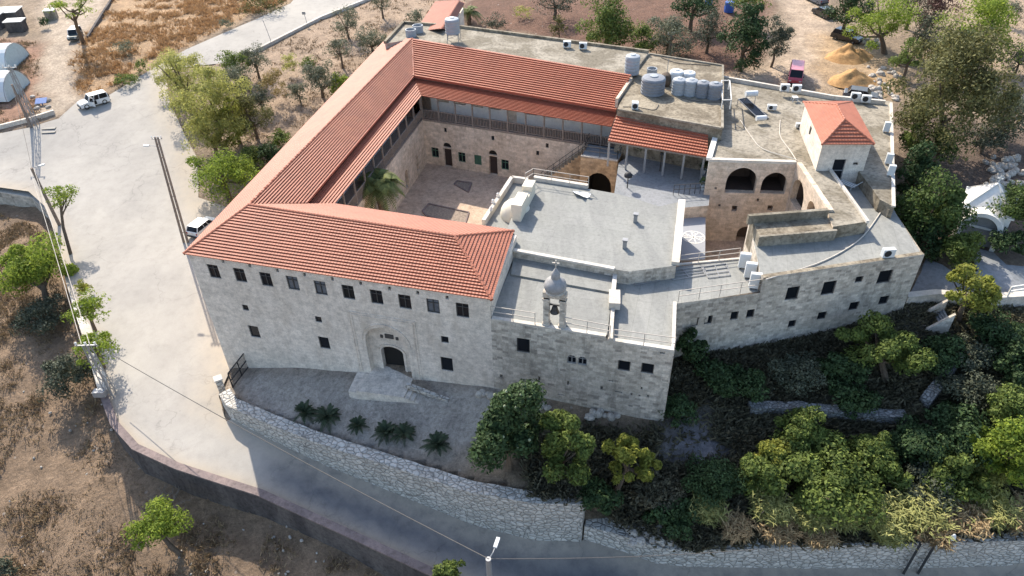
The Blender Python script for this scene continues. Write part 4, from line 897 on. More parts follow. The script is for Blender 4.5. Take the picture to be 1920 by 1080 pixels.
for t in (math.pi/2, math.pi/2+math.pi/4.2, math.pi/2-math.pi/4.2): seg((math.cos(t)*.9, math.sin(t)*.9), (-math.cos(t)*.9, -math.sin(t)*.9), .10)
seg((-.9, 0), (.9, 0), .1)
for k in range(14): a0, a1 = -math.pi/2+math.pi*k/14, -math.pi/2+math.pi*(k+1)/14; seg((.05+.28*math.cos(a0), .52+.22*math.sin(a0)), (.05+.28*math.cos(a1), .52+.22*math.sin(a1)), .09)
for s_ in (-1, 1):
    for k in range(12): a0, a1 = 2*math.pi*k/12, 2*math.pi*(k+1)/12; seg((s_*.62+.11*math.cos(a0), .0+.14*math.sin(a0)+.28*(-s_)), (s_*.62+.11*math.cos(a1), .0+.14*math.sin(a1)+.28*(-s_)), .06)
em.build('emblem', [M['white']], cp)
mb = MB()
for p in cpp: q = cc+(p-cc)*.93; mb.box((q[0], q[1], (3.6+zc-.16)/2), (.12, .12, zc-.16-3.6))
mb.build('posts', [M['metal']], cp)
mb = MB(); mb.prism([P2(1272, 497, 6.6), P2(1318, 490, 6.6), P2(1322, 486, 7), P2(1277, 488, 7)], 6.4, [6.6, 6.6, 7.02, 7.02], 0); mb.build('wooden_apron', [plain('brown_board', (.25, .15, .07), .8, var=.3)], cp)
# ------------------------------------------------------------------ vegetation
M['bark'] = plain('grey_brown_bark', (.14, .105, .075), .95, var=.4, sc=8)
M['deadwood'] = plain('bleached_dead_wood', (.26, .22, .18), .95, var=.3, sc=6)
LM = {
 'pine': leaf_mat('pine_needles', (.31, .38, .055), (.13, .19, .035), .5),
 'pinedark': leaf_mat('dark_pine_needles', (.12, .17, .045), (.045, .07, .022), .3),
 'olive': leaf_mat('olive_leaves', (.20, .21, .14), (.10, .11, .065), .25),
 'greybush': leaf_mat('grey_green_leaves', (.12, .13, .085), (.05, .06, .038), .15),
 'dark': leaf_mat('dark_broad_leaves', (.075, .12, .045), (.026, .045, .018), .22),
 'mid': leaf_mat('green_broad_leaves', (.20, .25, .06), (.07, .10, .028), .38),
 'yellow': leaf_mat('yellow_green_leaves', (.34, .34, .065), (.17, .19, .04), .42),
 'willow': leaf_mat('pale_yellow_green_leaves', (.46, .44, .13), (.25, .26, .08), .5),
 'brown': leaf_mat('brownish_green_leaves', (.19, .18, .065), (.08, .082, .034), .3),
 'gold': leaf_mat('golden_dry_leaves', (.36, .26, .09), (.2, .16, .06), .3),
 'red': leaf_mat('dark_red_leaves', (.12, .06, .05), (.06, .035, .03), .2),
 'cane': leaf_mat('cane_leaves', (.46, .44, .16), (.22, .23, .08), .35),
 'canedry': leaf_mat('dry_cane_leaves', (.48, .36, .19), (.26, .17, .09), .25),
 'palm': leaf_mat('palm_fronds', (.21, .23, .075), (.10, .125, .045), .25),
 'cycad': leaf_mat('cycad_fronds', (.055, .075, .04), (.03, .042, .024), .1),
 'under': leaf_mat('undergrowth_leaves', (.17, .15, .09), (.07, .066, .044), .2),
 'dry': leaf_mat('dry_grass_blades', (.33, .24, .14), (.17, .12, .07), .2),
 'dryorange': leaf_mat('orange_dry_grass_blades', (.50, .31, .15), (.32, .19, .09), .25),
}
def unit(v): return v/np.maximum(np.linalg.norm(v, axis=1, keepdims=True), 1e-6)
def leaves(c, nrm, size, asp, rng):
    """diamond leaf cards: centres, normals, half lengths"""
    n = len(c); t = unit(np.cross(nrm, rng.normal(size=(n, 3)))); b = np.cross(nrm, t); s = size[:, None]
    V = np.stack([c-t*s, c-b*s*asp+t*s*.1, c+t*s, c+b*s*asp+t*s*.1], 1).reshape(-1, 3)
    return V, np.arange(4*n).reshape(-1, 4)
def leaf_obj(name, V, Fc, mat, parent=None, kind=None):
    if parent is not None: V = V-np.array(wloc(parent))
    me = grid_mesh(name, np.ascontiguousarray(V), np.ascontiguousarray(Fc)); me.materials.append(mat); o = link(bpy.data.objects.new(name, me))
    if parent is not None: o.parent = parent; ALLCH.setdefault(parent.name, []).append(o)
    if kind: o['kind'] = kind
    return o
def clump_points(centers, rad, n, rng, flat=.8, up=.25):
    k = rng.integers(0, len(centers), n); d = unit(rng.normal(size=(n, 3))); d[:, 2] = np.where(d[:, 2] < -.6, -d[:, 2]*.6, d[:, 2])
    r = rng.uniform(.45, 1.08, n)**.7; c = centers[k]+d*(r*rad[k])[:, None]*np.array([1, 1, flat])
    nr = unit(d*.9+rng.normal(size=(n, 3))*.55+np.array([0, 0, up])); return c, nr
KINDS = {  # material, clumps, clump size, leaf half length, aspect, vertical squash, density
 'pine': ('pine', 26, .34, .15, .45, .72, 1.0), 'umbrella': ('pine', 16, .34, .15, .45, .45, 1.0), 'pinedark': ('pinedark', 30, .34, .17, .5, .85, 1.0),
 'olive': ('olive', 24, .38, .17, .4, .75, 1.5), 'greybush': ('greybush', 22, .4, .15, .45, .7, 1.4), 'dark': ('dark', 30, .36, .18, .55, .9, 1.3), 'mid': ('mid', 30, .33, .17, .55, .8, 1.3),
 'yellow': ('yellow', 20, .3, .17, .5, .8, 1.1), 'willow': ('willow', 34, .3, .18, .3, .9, 1.3), 'brown': ('brown', 60, .26, .16, .5, .9, 1.3), 'gold': ('gold', 12, .4, .2, .3, 1.0, .9),
 'red': ('red', 14, .4, .18, .5, .9, .7), 'conifer': ('pinedark', 34, .32, .2, .35, 1.1, 1.0), 'sparse': ('yellow', 34, .15, .17, .5, .8, .8)}
TREES = []
def tree(name, label, cx, cy, rx, ry, h, kind, base=None, group=None, cat='tree', seed=None, mat=None, trunk=True, dens=1.0, stretch=None):
    rng = np.random.default_rng(seed if seed is not None else int(cx*7+cy*13)); mt, ncl, cs, ls, asp, squash, de = KINDS[kind]
    zg = 3.0
    for it in range(3):
        for _ in range(6): p = P(cx, cy, zg+h); zg = gz1(p[0], p[1])
        z = zg+h; p = P(cx, cy, z); m = np.linalg.norm(p-CAM)/FPX; R = rx*m; th = math.atan2(HC-z, math.hypot(p[0], p[1])); sv = ry*m
        q_ = sv*sv-(R*math.sin(th))**2; Rv = math.sqrt(max(q_, 0))/math.cos(th); Rv = min(max(Rv, R*.5), R*1.7); Rv = Rv if stretch is None else R*stretch
        if h > .9 and not (base and kind == 'umbrella'): h = max(h, Rv*.93)
    Rv = min(Rv, h*1.1) if h > .9 else min(Rv, R)
    bx_, by_ = p[0], p[1]
    if base: b = GP(*base); bx_, by_, zg = b
    root = thing(name, label, cat, (bx_, by_, zg), 0, group)
    d = unit(rng.normal(size=(ncl, 3))); d[:, 2] = np.where(d[:, 2] < -.8, -d[:, 2], d[:, 2]); rr = rng.uniform(.3, .9, ncl)
    cen = p+d*rr[:, None]*np.array([R, R, Rv]); rad = np.full(ncl, cs)*rng.uniform(.5, 1.35, ncl)*R
    n = int(np.clip(rx*ry*2.1*de*dens, 500, 17000)); c, nr = clump_points(cen, rad, n, rng, max(.55, min(1, Rv/R)))
    c[:, 2] = np.maximum(c[:, 2], gz(c[:, 0], c[:, 1])+.05) if h < 2.5 else c[:, 2]
    if trunk:
        mb = MB(); top = Vector(p)-Vector((0, 0, Rv*.25)); b = Vector((bx_, by_, zg-.3)); tr = max(.07, min(.28, R*.075))
        mid_ = b.lerp(top, .5)+Vector((rng.normal()*.12*h*.3, rng.normal()*.12*h*.3, 0)); mb.tube([b, mid_, top], [tr*1.25, tr, tr*.7], 7)
        t_ = mb.build('trunk', [M['bark']], root, smooth=False)
        lb = MB()
        for k in range(min(7, ncl)): s_ = mid_.lerp(top, .35+.6*rng.random()); e_ = Vector(cen[k]); mm = s_.lerp(e_, .5)+Vector((0, 0, -.08*R)); lb.tube([s_, mm, e_], [tr*.55, tr*.4, tr*.18], 5)
        lb.build('limbs', [M['bark']], root)
    sz = ls*rng.uniform(.55, 1.25, n)*(.62+.07*R)
    V, Fc = leaves(c, nr, sz, asp, rng); leaf_obj('crown', V, Fc, LM[mat or mt], root); return root
T = tree
# left of the building
T('pine_tree', 'round bright green pine behind the left corner of the front wing', 415, 322, 60, 52, 3.4, 'pine', dens=1.3)
T('tall_shrub_tree', 'tall feathery yellow green tree at the road bend, the leftmost of its thicket', 345, 150, 46, 50, 3.2, 'willow', base=(360, 215))
T('tall_shrub_tree', 'large feathery yellow green tree in the middle of the roadside thicket', 405, 205, 66, 78, 3.2, 'willow', base=(405, 265))
T('bush', 'dull green bush on the right flank of the roadside thicket', 472, 218, 36, 42, 1.8, 'willow', cat='bush', mat='brown')
T('tree', 'green round tree behind the roadside thicket', 437, 120, 32, 24, 2.6, 'mid')
T('olive_tree', 'grey green olive right behind the roadside thicket', 478, 112, 27, 28, 2.4, 'olive')
T('bush', 'low dark green bush touching the outer eave of the long roof', 528, 262, 24, 20, 1.2, 'mid', cat='bush', trunk=False)
T('bush', 'golden yellow broom like bush on the dry slope', 513, 163, 26, 32, 1.3, 'gold', cat='bush', trunk=False)
T('bush', 'small yellow green bush above the golden bush', 543, 122, 19, 21, 1.2, 'willow', cat='bush', trunk=False)
T('plant', 'patch of fresh green leafy plants beside the small yellow green bush', 577, 117, 18, 8, .35, 'mid', cat='plant', trunk=False)
T('olive_tree', 'large olive close to the middle of the long tiled roof', 600, 150, 36, 34, 2.2, 'olive')
T('bush', 'bright green bush beside the long tiled roof and the large olive', 634, 158, 22, 24, 1.6, 'mid', cat='bush', mat='pine')
T('olive_tree', 'round olive next to the white kerb wall of the upper road', 649, 42, 25, 27, 2.4, 'olive', base=(655, 72))
T('olive_tree', 'small olive with a clear dark trunk on the dry slope', 637, 93, 24, 20, 2.4, 'olive', base=(643, 128))
T('olive_tree', 'wide olive touching the top of the long tiled roof', 695, 76, 32, 27, 2.2, 'olive')
T('olive_tree', 'olive cut by the upper edge of the photo above the dry slope', 715, 4, 22, 16, 2.4, 'olive')
T('olive_tree', 'small olive beside the back house with the red roof', 779, 32, 20, 17, 2.0, 'olive')
for a in [('tall_shrub_tree', 'yellow grey feathery tree at the upper left of the roadside thicket', 322, 128, 34, 34, 2.8, 'willow'), ('tall_shrub_tree', 'dense olive green tree at the lower end of the roadside thicket', 395, 255, 44, 40, 2.4, 'willow'), ('tall_shrub_tree', 'bright yellow green tree on the lower right of the roadside thicket', 438, 225, 40, 46, 2.6, 'yellow'),
          ('tree', 'grey green tree between the thicket and the round green tree', 440, 160, 34, 34, 2.6, 'olive'), ('bush', 'grey green bush right of the roadside thicket', 488, 185, 26, 24, 1.5, 'olive'), ('bush', 'brownish bush between golden bush and long roof', 560, 175, 22, 18, 1.2, 'olive'), ('bush', 'dark green bush along the foot of the long wing', 500, 290, 28, 22, 1.4, 'dark'), ('bush', 'bushy dark green shrub behind the round pine', 470, 300, 30, 26, 1.6, 'mid')]: T(*a, cat='bush' if a[0] == 'bush' else 'tree')
for a in [('tree', 'dark tree in the shade left of the blue drum', 1300, 15, 44, 26, 3.0, 'dark'), ('tree', 'dark green tree right of the pale olive behind the tanks', 1330, 60, 34, 34, 2.6, 'greybush'), ('tree', 'dark tree casting shade over the parked black cars', 1592, 18, 40, 36, 3.6, 'dark'), ('tree', 'dark tree at the top edge right of the bright pine', 1712, 8, 36, 26, 3.2, 'greybush'), ('tree', 'dark olive green tree behind the huge brownish tree', 1800, 98, 40, 34, 3.0, 'dark'),
          ('tree', 'brownish green tree at the lower left of the huge tree', 1722, 215, 34, 44, 3.2, 'brown'), ('tree', 'green tree below the huge brownish tree', 1712, 268, 26, 34, 2.6, 'mid'), ('bush', 'dark bush at the foot of the large grey olive', 1850, 262, 40, 22, 1.4, 'greybush'), ('bush', 'dark green shrub against the right end of the stone wing', 1735, 448, 34, 36, 1.8, 'dark'), ('tree', 'dark green tree behind the terrace of the tank block', 1205, 78, 30, 30, 2.4, 'mid')]: T(*a, cat='bush' if a[0] == 'bush' else 'tree')
for a in [('bush', 'dark green bush under the loose yellow green tree', 1580, 690, 44, 34, 1.2, 'dark'), ('bush', 'dark bush above the left end of the ruined garden wall', 1400, 720, 46, 32, 1.1, 'dark'), ('bush', 'green bush left of the bright tree at the right edge', 1790, 890, 50, 44, 1.4, 'mid'), ('bush', 'dull green bush between leaning wall stub and bright tree', 1820, 720, 46, 34, 1.2, 'greybush'), ('bush', 'dark bush below the outdoor stair', 1765, 660, 40, 30, 1.1, 'dark'), ('bush', 'dull green bush at the foot of the sparse yellow tree', 1120, 930, 40, 30, 1.1, 'dark'), ('bush', 'green bush behind the cane at the right edge', 1905, 690, 36, 36, 1.3, 'dark'), ('bush', 'leafy bush above the tallest yellow cane', 1590, 905, 44, 40, 1.3, 'mid')]: T(*a, cat='bush')
for a in [('bush', 'dark green bush in the deep shade below the first small windows', 1345, 705, 44, 28, 1.0, 'dark'), ('bush', 'dark olive bush in the shade left of the loose yellow green tree', 1490, 700, 50, 32, 1.1, 'greybush'), ('bush', 'dark green shrub just above the ruined garden wall', 1600, 750, 44, 26, 1.0, 'dark'), ('bush', 'tall green shrub in front of the right end of the ruined wall', 1640, 850, 40, 38, 1.5, 'mid'),
          ('bush', 'dark shrub between the ruined wall and the rubble stub', 1715, 830, 46, 42, 1.5, 'dark'), ('bush', 'dull green shrub below the rubble stub', 1745, 905, 44, 34, 1.3, 'greybush'), ('bush', 'yellow green shrub against the left side of the wide thicket', 1445, 850, 38, 34, 1.5, 'yellow'), ('bush', 'dark shrub at the foot of the church corner', 1275, 770, 34, 26, .9, 'dark'), ('bush', 'dark shrub under the retaining wall at the right edge', 1880, 625, 52, 24, .9, 'dark'), ('bush', 'low dark shrub right of the outdoor stair foot', 1820, 660, 40, 24, .9, 'greybush'), ('bush', 'dark shrub between the grey path and the loose wall stones', 1260, 965, 46, 28, .9, 'dark')]: T(*a, cat='bush')
# behind the back wing
T('bush', 'grey bush on the red soil right of the back palm', 925, 42, 25, 17, 1.2, 'greybush', cat='bush', trunk=False)
T('bush', 'yellow green low bush at the edge of the red soil', 980, 24, 20, 12, .8, 'willow', cat='bush', trunk=False)
T('tree', 'narrow brownish green tree behind the two air conditioners', 1048, 50, 17, 22, 2.0, 'brown')
T('tree', 'big dark green tree behind the middle of the back wing', 1140, 48, 58, 50, 3.0, 'dark', mat='mid')
T('olive_tree', 'pale grey olive surrounding the concrete post behind the tank block', 1256, 66, 48, 38, 2.2, 'olive')
T('tree', 'dark tree at the upper edge above the red soil', 1040, 2, 40, 18, 2.5, 'greybush')
T('tree', 'dense dark green tree left of the dirt road behind the flat roofs', 1398, 72, 46, 58, 3.4, 'dark')
T('tree', 'grey green narrow tree beside the dirt road', 1455, 78, 26, 52, 3.0, 'greybush')
T('tree', 'green tree at the upper edge beside the blue sheet', 1405, 6, 32, 22, 3.0, 'mid')
# upper right
T('pine_tree', 'bright green pine beside the dark parked cars', 1655, 48, 54, 50, 3.4, 'pine', base=(1660, 100), dens=1.2)
T('pine_tree', 'wide bright green pine in the upper right corner', 1838, 62, 66, 60, 3.6, 'pine', dens=1.2)
T('tree', 'dark reddish leaved tree between the two bright pines', 1745, 30, 34, 40, 2.6, 'red')
T('bush', 'grey green bush below the dark reddish tree', 1738, 72, 32, 34, 1.6, 'greybush', cat='bush')
T('tree', 'yellow green young tree on the left of the huge brownish tree', 1706, 108, 30, 34, 2.6, 'yellow', mat='mid')
T('tree', 'huge brownish green tree behind the right end of the flat roof', 1785, 182, 98, 112, 4.6, 'brown', dens=1.0)
T('olive_tree', 'small olive with a bent trunk in the far upper right', 1897, 22, 20, 18, 1.8, 'olive')
T('olive_tree', 'olive cut by the right edge above the pale bare soil', 1915, 108, 22, 24, 2.0, 'olive')
T('olive_tree', 'large grey olive right of the huge brownish tree', 1890, 222, 44, 44, 2.6, 'olive')
T('pine_tree', 'small young pine in the shade under the huge brownish tree', 1765, 272, 36, 28, 2.6, 'conifer', mat='pinedark')
T('tree', 'dark green tree leaning over the end of the flat roof parapet', 1722, 330, 34, 56, 3.4, 'dark')
T('tree', 'broad dark green tree between the stone wing and the white chapel', 1745, 400, 58, 62, 3.4, 'dark', mat='pinedark')
T('bush', 'leafy dark bush at the paved path left of the chapel arch', 1800, 465, 40, 34, 1.5, 'mid', cat='bush')
T('tree', 'dense round evergreen right of the white chapel', 1907, 388, 42, 34, 3.0, 'pinedark', mat='pinedark', dens=1.5)
T('bush', 'dark hedge bush at the right edge below the evergreen', 1895, 455, 34, 22, 1.2, 'dark', cat='bush', trunk=False)
T('tree', 'feathery yellow green tree over the stairs at the retaining wall', 1820, 548, 52, 46, 3.2, 'yellow', base=(1800, 600))
# garden on the right
T('tree', 'loose yellow green tree with separate leaf clumps below the stone wing', 1655, 650, 72, 58, 2.6, 'yellow', base=(1665, 715), mat='mid')
T('bush', 'dark bush at the inner corner of church and side wing', 1296, 652, 28, 36, 1.6, 'dark', cat='bush', trunk=False)
T('tree', 'small green tree left of the broken garden wall', 1505, 800, 42, 38, 1.8, 'mid')
T('bush', 'wide leafy green thicket in front of the garden wall', 1520, 890, 100, 50, 1.5, 'mid', cat='bush')
T('bush', 'green bush on the right of the wide thicket', 1430, 892, 48, 48, 1.4, 'mid', cat='bush')
T('bush', 'small green bush between thicket and cane', 1672, 890, 27, 32, 1.2, 'mid', cat='bush')
T('tree', 'bright green tree cut by the right edge of the photo', 1885, 850, 56, 60, 2.2, 'mid', mat='pine')
T('tree', 'yellow green tree at the right edge above the bright green tree', 1890, 770, 42, 40, 2.0, 'mid')
T('bush', 'round yellow green bush below the bright green tree at the right edge', 1858, 905, 38, 26, 1.0, 'willow', cat='bush', trunk=False)
T('bush', 'dark bush in the deep shade right of the leaning stone slab', 1800, 800, 60, 40, 1.2, 'dark', cat='bush', trunk=False)
T('bush', 'dark grey green bush between the grey path and the cane', 1340, 905, 50, 48, 1.2, 'greybush', cat='bush', trunk=False, mat='dark')
# in front of the church
T('blossoming_tree', 'dark green dense tree with pale flower heads at the end of the entrance court', 950, 808, 72, 120, 3.2, 'dark', base=(955, 880), dens=1.2)
T('tree', 'yellow green tree right of the dark flowering tree', 1055, 838, 55, 84, 2.4, 'yellow', base=(1050, 900), mat='mid', dens=1.2)
T('tree', 'thin sparse yellow leaved tree with several stems by the end of the white wall', 1180, 862, 68, 66, 2.8, 'sparse', base=(1150, 950))
T('bush', 'low brown green bush under the sparse yellow tree', 1230, 915, 48, 36, .9, 'brown', cat='bush', trunk=False, mat='under')
# left edge
T('pine_tree', 'thin pine with a long bare trunk at the curved road wall', 110, 368, 31, 21, 4.6, 'umbrella', base=(132, 478))
T('tree', 'wide yellow green tree below the curved road wall', 72, 512, 68, 58, 2.8, 'yellow', base=(95, 580), mat='pine')
T('pine_tree', 'small bright pine on the wall, upper of the pair by the lattice pole', 163, 580, 37, 29, 2.4, 'pine', base=(178, 620))
T('pine_tree', 'small bright pine beside the lattice pole, lower of the pair', 178, 650, 38, 30, 2.4, 'pine', base=(195, 690))
T('bush', 'dark grey green bush in the dry field, the upper one', 72, 594, 46, 32, 1.4, 'greybush', cat='bush', trunk=False)
T('bush', 'grey green bush in the dry field beside the lattice pole', 125, 705, 46, 42, 1.5, 'greybush', cat='bush', trunk=False)
T('pine_tree', 'bright green pine alone in the lower dry field', 290, 985, 52, 42, 2.8, 'pine', base=(342, 1040))
T('bush', 'green bush cut by the lower edge at the end of the dark wall', 842, 1072, 30, 24, 1.6, 'mid', cat='bush')
T('bush', 'grey bush in the lower left corner of the photo', 5, 1068, 18, 22, .8, 'greybush', cat='bush', trunk=False)
T('bush', 'small yellow bush against the curved wall between pine and tree', 155, 540, 14, 16, .9, 'yellow', cat='bush', trunk=False)
# upper left
T('pine_tree', 'tall umbrella pine with a bare leaning trunk beside the dirt track', 134, 12, 38, 22, 6.2, 'umbrella', base=(157, 80))
T('bush', 'small dark bush by the concrete tank in the upper left', 82, 42, 8, 13, .9, 'dark', cat='bush', trunk=False)
T('bush', 'silvery bush in the orange dry grass', 232, 92, 22, 12, .8, 'olive', cat='bush', trunk=False)
T('bush', 'round green bush at the road edge of the orange grass', 266, 123, 13, 13, .8, 'mid', cat='bush', trunk=False)
T('bush', 'low green bush behind the white off road car', 238, 150, 24, 12, .6, 'mid', cat='bush', trunk=False)
T('bush', 'pale green bush on the verge of the upper road', 422, 45, 15, 9, .7, 'olive', cat='bush', trunk=False)
T('bush', 'brown green scrub on the verge at the top of the upper road', 490, 8, 45, 16, .8, 'brown', cat='bush', trunk=False)
# flower heads of the dark tree
bt_ = [o for o in COL.objects if o.name.startswith('blossoming_tree')][0]; rng = np.random.default_rng(5); mb = MB(); c0 = P(950, 818, bt_.location.z+3.6)
cr_ = [o for o in ALLCH[bt_.name] if o.name.startswith('crown')][0]; nv_ = len(cr_.data.vertices); co_ = np.empty(nv_*3); cr_.data.vertices.foreach_get('co', co_); co_ = co_.reshape(-1, 3)+np.array(wloc(bt_)); sc_ = co_ @ np.array([.1, -.45, .75])+rng.normal(size=nv_)*.5
fl_ = plain('pale_flower', (.30, .33, .20), .9)
for k in rng.choice(np.argsort(sc_)[-nv_//4:], 22, replace=False): mb = MB(); mb.lathe(co_[k], [(.0, 0), (.09, .05), (.10, .11), (.04, .19), (0, .2)], 6); mb.build('flower_head', [fl_], bt_)
# ------------------------------------------------------------------ palms, cycads
def fronds(base, n, L, droop, rng, wid=.28, lift=.9, leaflets=22):
    C = []; Nn = []; V = []; Fc = []; k = 0
    for i in range(n):
        az = (i+rng.uniform(-.3, .3))*2.39996; el = rng.uniform(.05, 1.2)*lift; l = L*rng.uniform(.8, 1.1); d = np.array([math.cos(az), math.sin(az), 0]); side = np.array([-d[1], d[0], 0])
        for j in range(leaflets):
            t = (j+.5)/leaflets; q = base+d*(l*t*math.cos(el)*(1-.15*t))+np.array([0, 0, l*t*math.sin(el)-droop*l*t*t]); tang = unit((d*math.cos(el)+np.array([0, 0, math.sin(el)-2*droop*t]))[None])[0]
            w_ = wid*l*math.sin(math.pi*min(1, .12+.88*t)**.8)
            for s in (-1, 1):
                tip = q+side*s*w_+tang*w_*.55-np.array([0, 0, .25*w_]); a = tang*l/leaflets*.42
                V += [q-a, tip-a*.3, tip+a*.3, q+a]; Fc.append([k, k+1, k+2, k+3]); k += 4
    return np.array(V), np.array(Fc)
def palm(name, label, base_px, zf, h, n, L, droop, mat, trunk_r, cat='palm', group=None, zfix=None, wid=.2, lift=.9, at=None):
    b = np.array(at) if at is not None else GP(*base_px) if zfix is None else P(*base_px, zfix); rng = np.random.default_rng(int(base_px[0]))
    root = thing(name, label, cat, b, 0, group); mb = MB(); k = 7
    mb.tube([b+np.array([0, 0, -.2])]+[b+np.array([.04*math.sin(i), 0, h*(i+1)/k]) for i in range(k)], [trunk_r*(1.15 if i % 2 else .95) for i in range(k+1)], 9); mb.build('trunk', [M['bark']], root)
    V, Fc = fronds(b+np.array([0, 0, h]), n, L, droop, rng, wid, lift); leaf_obj('fronds', V, Fc, LM[mat], root); return root
pc_ = P(708, 343, 8.6); palm('date_palm', 'green date palm with arching fronds inside the paved courtyard', (708, 343), 0, 5.6, 56, 3.4, .75, 'palm', .3, zfix=3.0, at=(pc_[0], pc_[1], 3.0))
palm('date_palm', 'date palm behind the back wing beside the red roofed back house', (880, 46), 0, 1.8, 26, 2.9, .7, 'palm', .3)
for i, (x, y, r, lb) in enumerate([(572, 778, .95, 'dark cycad nearest the gate in the front court'), (615, 786, 1.0, 'dark cycad, second from the gate in the front court'), (672, 803, .75, 'small upright cycad in the middle of the front court row'), (724, 815, .9, 'dark cycad touching its right neighbour above the white wall'), (758, 818, .9, 'dark cycad just left of the gap before the last one'), (820, 838, 1.0, 'last dark cycad beside the dark flowering tree')]):
    palm('cycad', lb, (x, y), 0, .3, 34, r*1.5, .42, 'cycad', .16, cat='cycad', group='cycads in the front court', wid=.13, lift=1.0)
T('plant', 'pale green shrubs in the courtyard bed behind the front roof', 850, 408, 34, 9, .5, 'willow', cat='plant', trunk=False)
# ------------------------------------------------------------------ giant cane
def cane(cx, cy, r, hgt, mat, label, seed, n=150):
    rng = np.random.default_rng(seed); b = GP(cx, cy+hgt*9); m = np.linalg.norm(b-CAM)/FPX; R = r*m
    root = thing('cane_clump', label, 'cane', b, 0, 'giant cane along the road wall'); V = []; Fc = []; k = 0
    for i in range(n):
        a = rng.uniform(0, 2*math.pi); q = b+np.array([math.cos(a), math.sin(a), 0])*R*.75*math.sqrt(rng.random()); lean = np.array([rng.normal()*.22, rng.normal()*.22-.05, 1]); h = hgt*rng.uniform(.55, 1.1)
        for j in range(9):
            t = .25+.75*(j+.5)/9; p0_ = q+lean*h*t+np.array([0, -.3*h*t*t*rng.random(), 0]); az = rng.uniform(0, 2*math.pi); d = np.array([math.cos(az), math.sin(az), rng.uniform(-.15, .7)]); d /= np.linalg.norm(d); l = rng.uniform(.25, .55)
            s_ = np.cross(d, [0, 0, 1]); s_ = s_/max(1e-3, np.linalg.norm(s_))*.032; m1 = p0_+d*l*.55; e_ = p0_+d*l+np.array([0, 0, -.22*l])
            V += [p0_-s_, p0_+s_, m1+s_, m1-s_, m1-s_, m1+s_, e_+s_*.2, e_-s_*.2]; Fc += [[k, k+1, k+2, k+3], [k+4, k+5, k+6, k+7]]; k += 8
    leaf_obj('leaves', np.array(V), np.array(Fc), LM[mat], root)
    for i in range(10): mb = MB(); a = rng.uniform(0, 6.28); q = b+np.array([math.cos(a), math.sin(a), 0])*R*.6*rng.random(); mb.bar(q, q+np.array([rng.normal()*.2, rng.normal()*.2, 1])*hgt*.8, .035); mb.build('stem', [M['deadwood']], root)
cl = [(1325, 950, 34, 1.5, 'cane', 'leftmost yellowish cane clump beside the dark grey green bush'), (1378, 985, 30, 1.1, 'canedry', 'dry brown cane clump hanging low over the left part of the wall'), (1440, 945, 42, 1.8, 'cane', 'yellow green cane clump below the green bush left of the thicket'), (1455, 988, 36, 1.1, 'canedry', 'brown dry cane clump at the wall under the wide thicket'),
 (1510, 962, 36, 1.6, 'cane', 'leafy cane clump under the middle of the wide thicket'), (1530, 1000, 32, 1.0, 'canedry', 'dry cane tuft drooping over the wall top under the thicket'), (1575, 960, 38, 1.8, 'cane', 'tall cane clump under the right end of the wide thicket'), (1640, 950, 46, 2.2, 'cane', 'tallest yellow cane clump left of the twin posts'), (1660, 992, 34, 1.3, 'cane', 'low green yellow cane clump on the wall left of the twin posts'),
 (1718, 955, 46, 2.2, 'cane', 'bright yellow cane clump just above the twin posts'), (1745, 992, 36, 1.2, 'canedry', 'brown dry cane clump behind the twin posts'), (1800, 965, 38, 1.5, 'canedry', 'thin dry cane clump behind the white street lamp head'), (1858, 950, 42, 1.8, 'cane', 'cane clump between lamp head and right edge'), (1905, 965, 40, 1.6, 'canedry', 'dry cane clump cut by the right edge of the photo')]
for i, a in enumerate(cl): cane(*a, seed=40+i)
# ------------------------------------------------------------------ ground cover nobody could count
def scatter(name, polys, n, size, mat, asp=.18, hgt=.3, seed=1, seg=7, zf=gz, spread=.22, thr=-.05):
    rng = np.random.default_rng(seed); C = []
    for poly in polys:
        pa_ = np.array(poly); lo_, hi_ = pa_.min(0), pa_.max(0); k = 0
        X = rng.uniform(lo_[0], hi_[0], n*3); Y = rng.uniform(lo_[1], hi_[1], n*3)
        wgt = np.array([noise.noise(Vector((x*.35, y*.35, seed*3.1))) for x, y in zip(X, Y)]); k = inpoly(X, Y, poly) & (wgt+rng.normal(size=len(X))*.15 > thr) & ~inpoly(X, Y, ROADPOLY) & ~(inpoly(X+wgt*5, Y+wgt*4, ZPOLY['greypath']) & (rng.random(len(X)) < .9))
        C.append(np.stack([X[k], Y[k]], 1)[:n])
    C = np.concatenate(C); Z = zf(C[:, 0], C[:, 1]); c = np.repeat(np.column_stack([C, Z]), seg, 0); N = len(c)
    az = rng.uniform(0, 2*math.pi, N); d = np.column_stack([np.cos(az)*spread*2, np.sin(az)*spread*2, rng.uniform(.4, 1.0, N)]); d = unit(d); l = hgt*rng.uniform(.5, 1.3, N)[:, None]
    s_ = unit(np.cross(d, rng.normal(size=(N, 3))))*size; off = rng.normal(size=(N, 3))*np.array([spread, spread, .02])*.6; p0_ = c+off; e_ = p0_+d*l
    V = np.stack([p0_-s_, p0_+s_, e_+s_*.5, e_-s_*.5], 1).reshape(-1, 3); return leaf_obj(name, V, np.arange(4*N).reshape(-1, 4), LM[mat], None, 'stuff')
gp = ZPOLY['garden']
scatter('undergrowth', [gp], 16000, .075, 'under', hgt=.5, seed=2, spread=.38, thr=-.45)
scatter('dry_grass', [ZPOLY['orange']], 4200, .05, 'dryorange', hgt=.5, seed=3, spread=.3)
fpx = px_poly([(0, 400), (80, 430), (110, 560), (190, 790), (280, 930), (480, 1000), (700, 1075), (-40, 1090), (-40, 420)])
scatter('dry_weeds', [fpx], 7000, .04, 'dry', hgt=.3, seed=4, spread=.28)
scatter('dry_weeds', [ZPOLY['olive'], ZPOLY['red1'], ZPOLY['upright']], 1400, .04, 'dry', hgt=.25, seed=6, spread=.3)
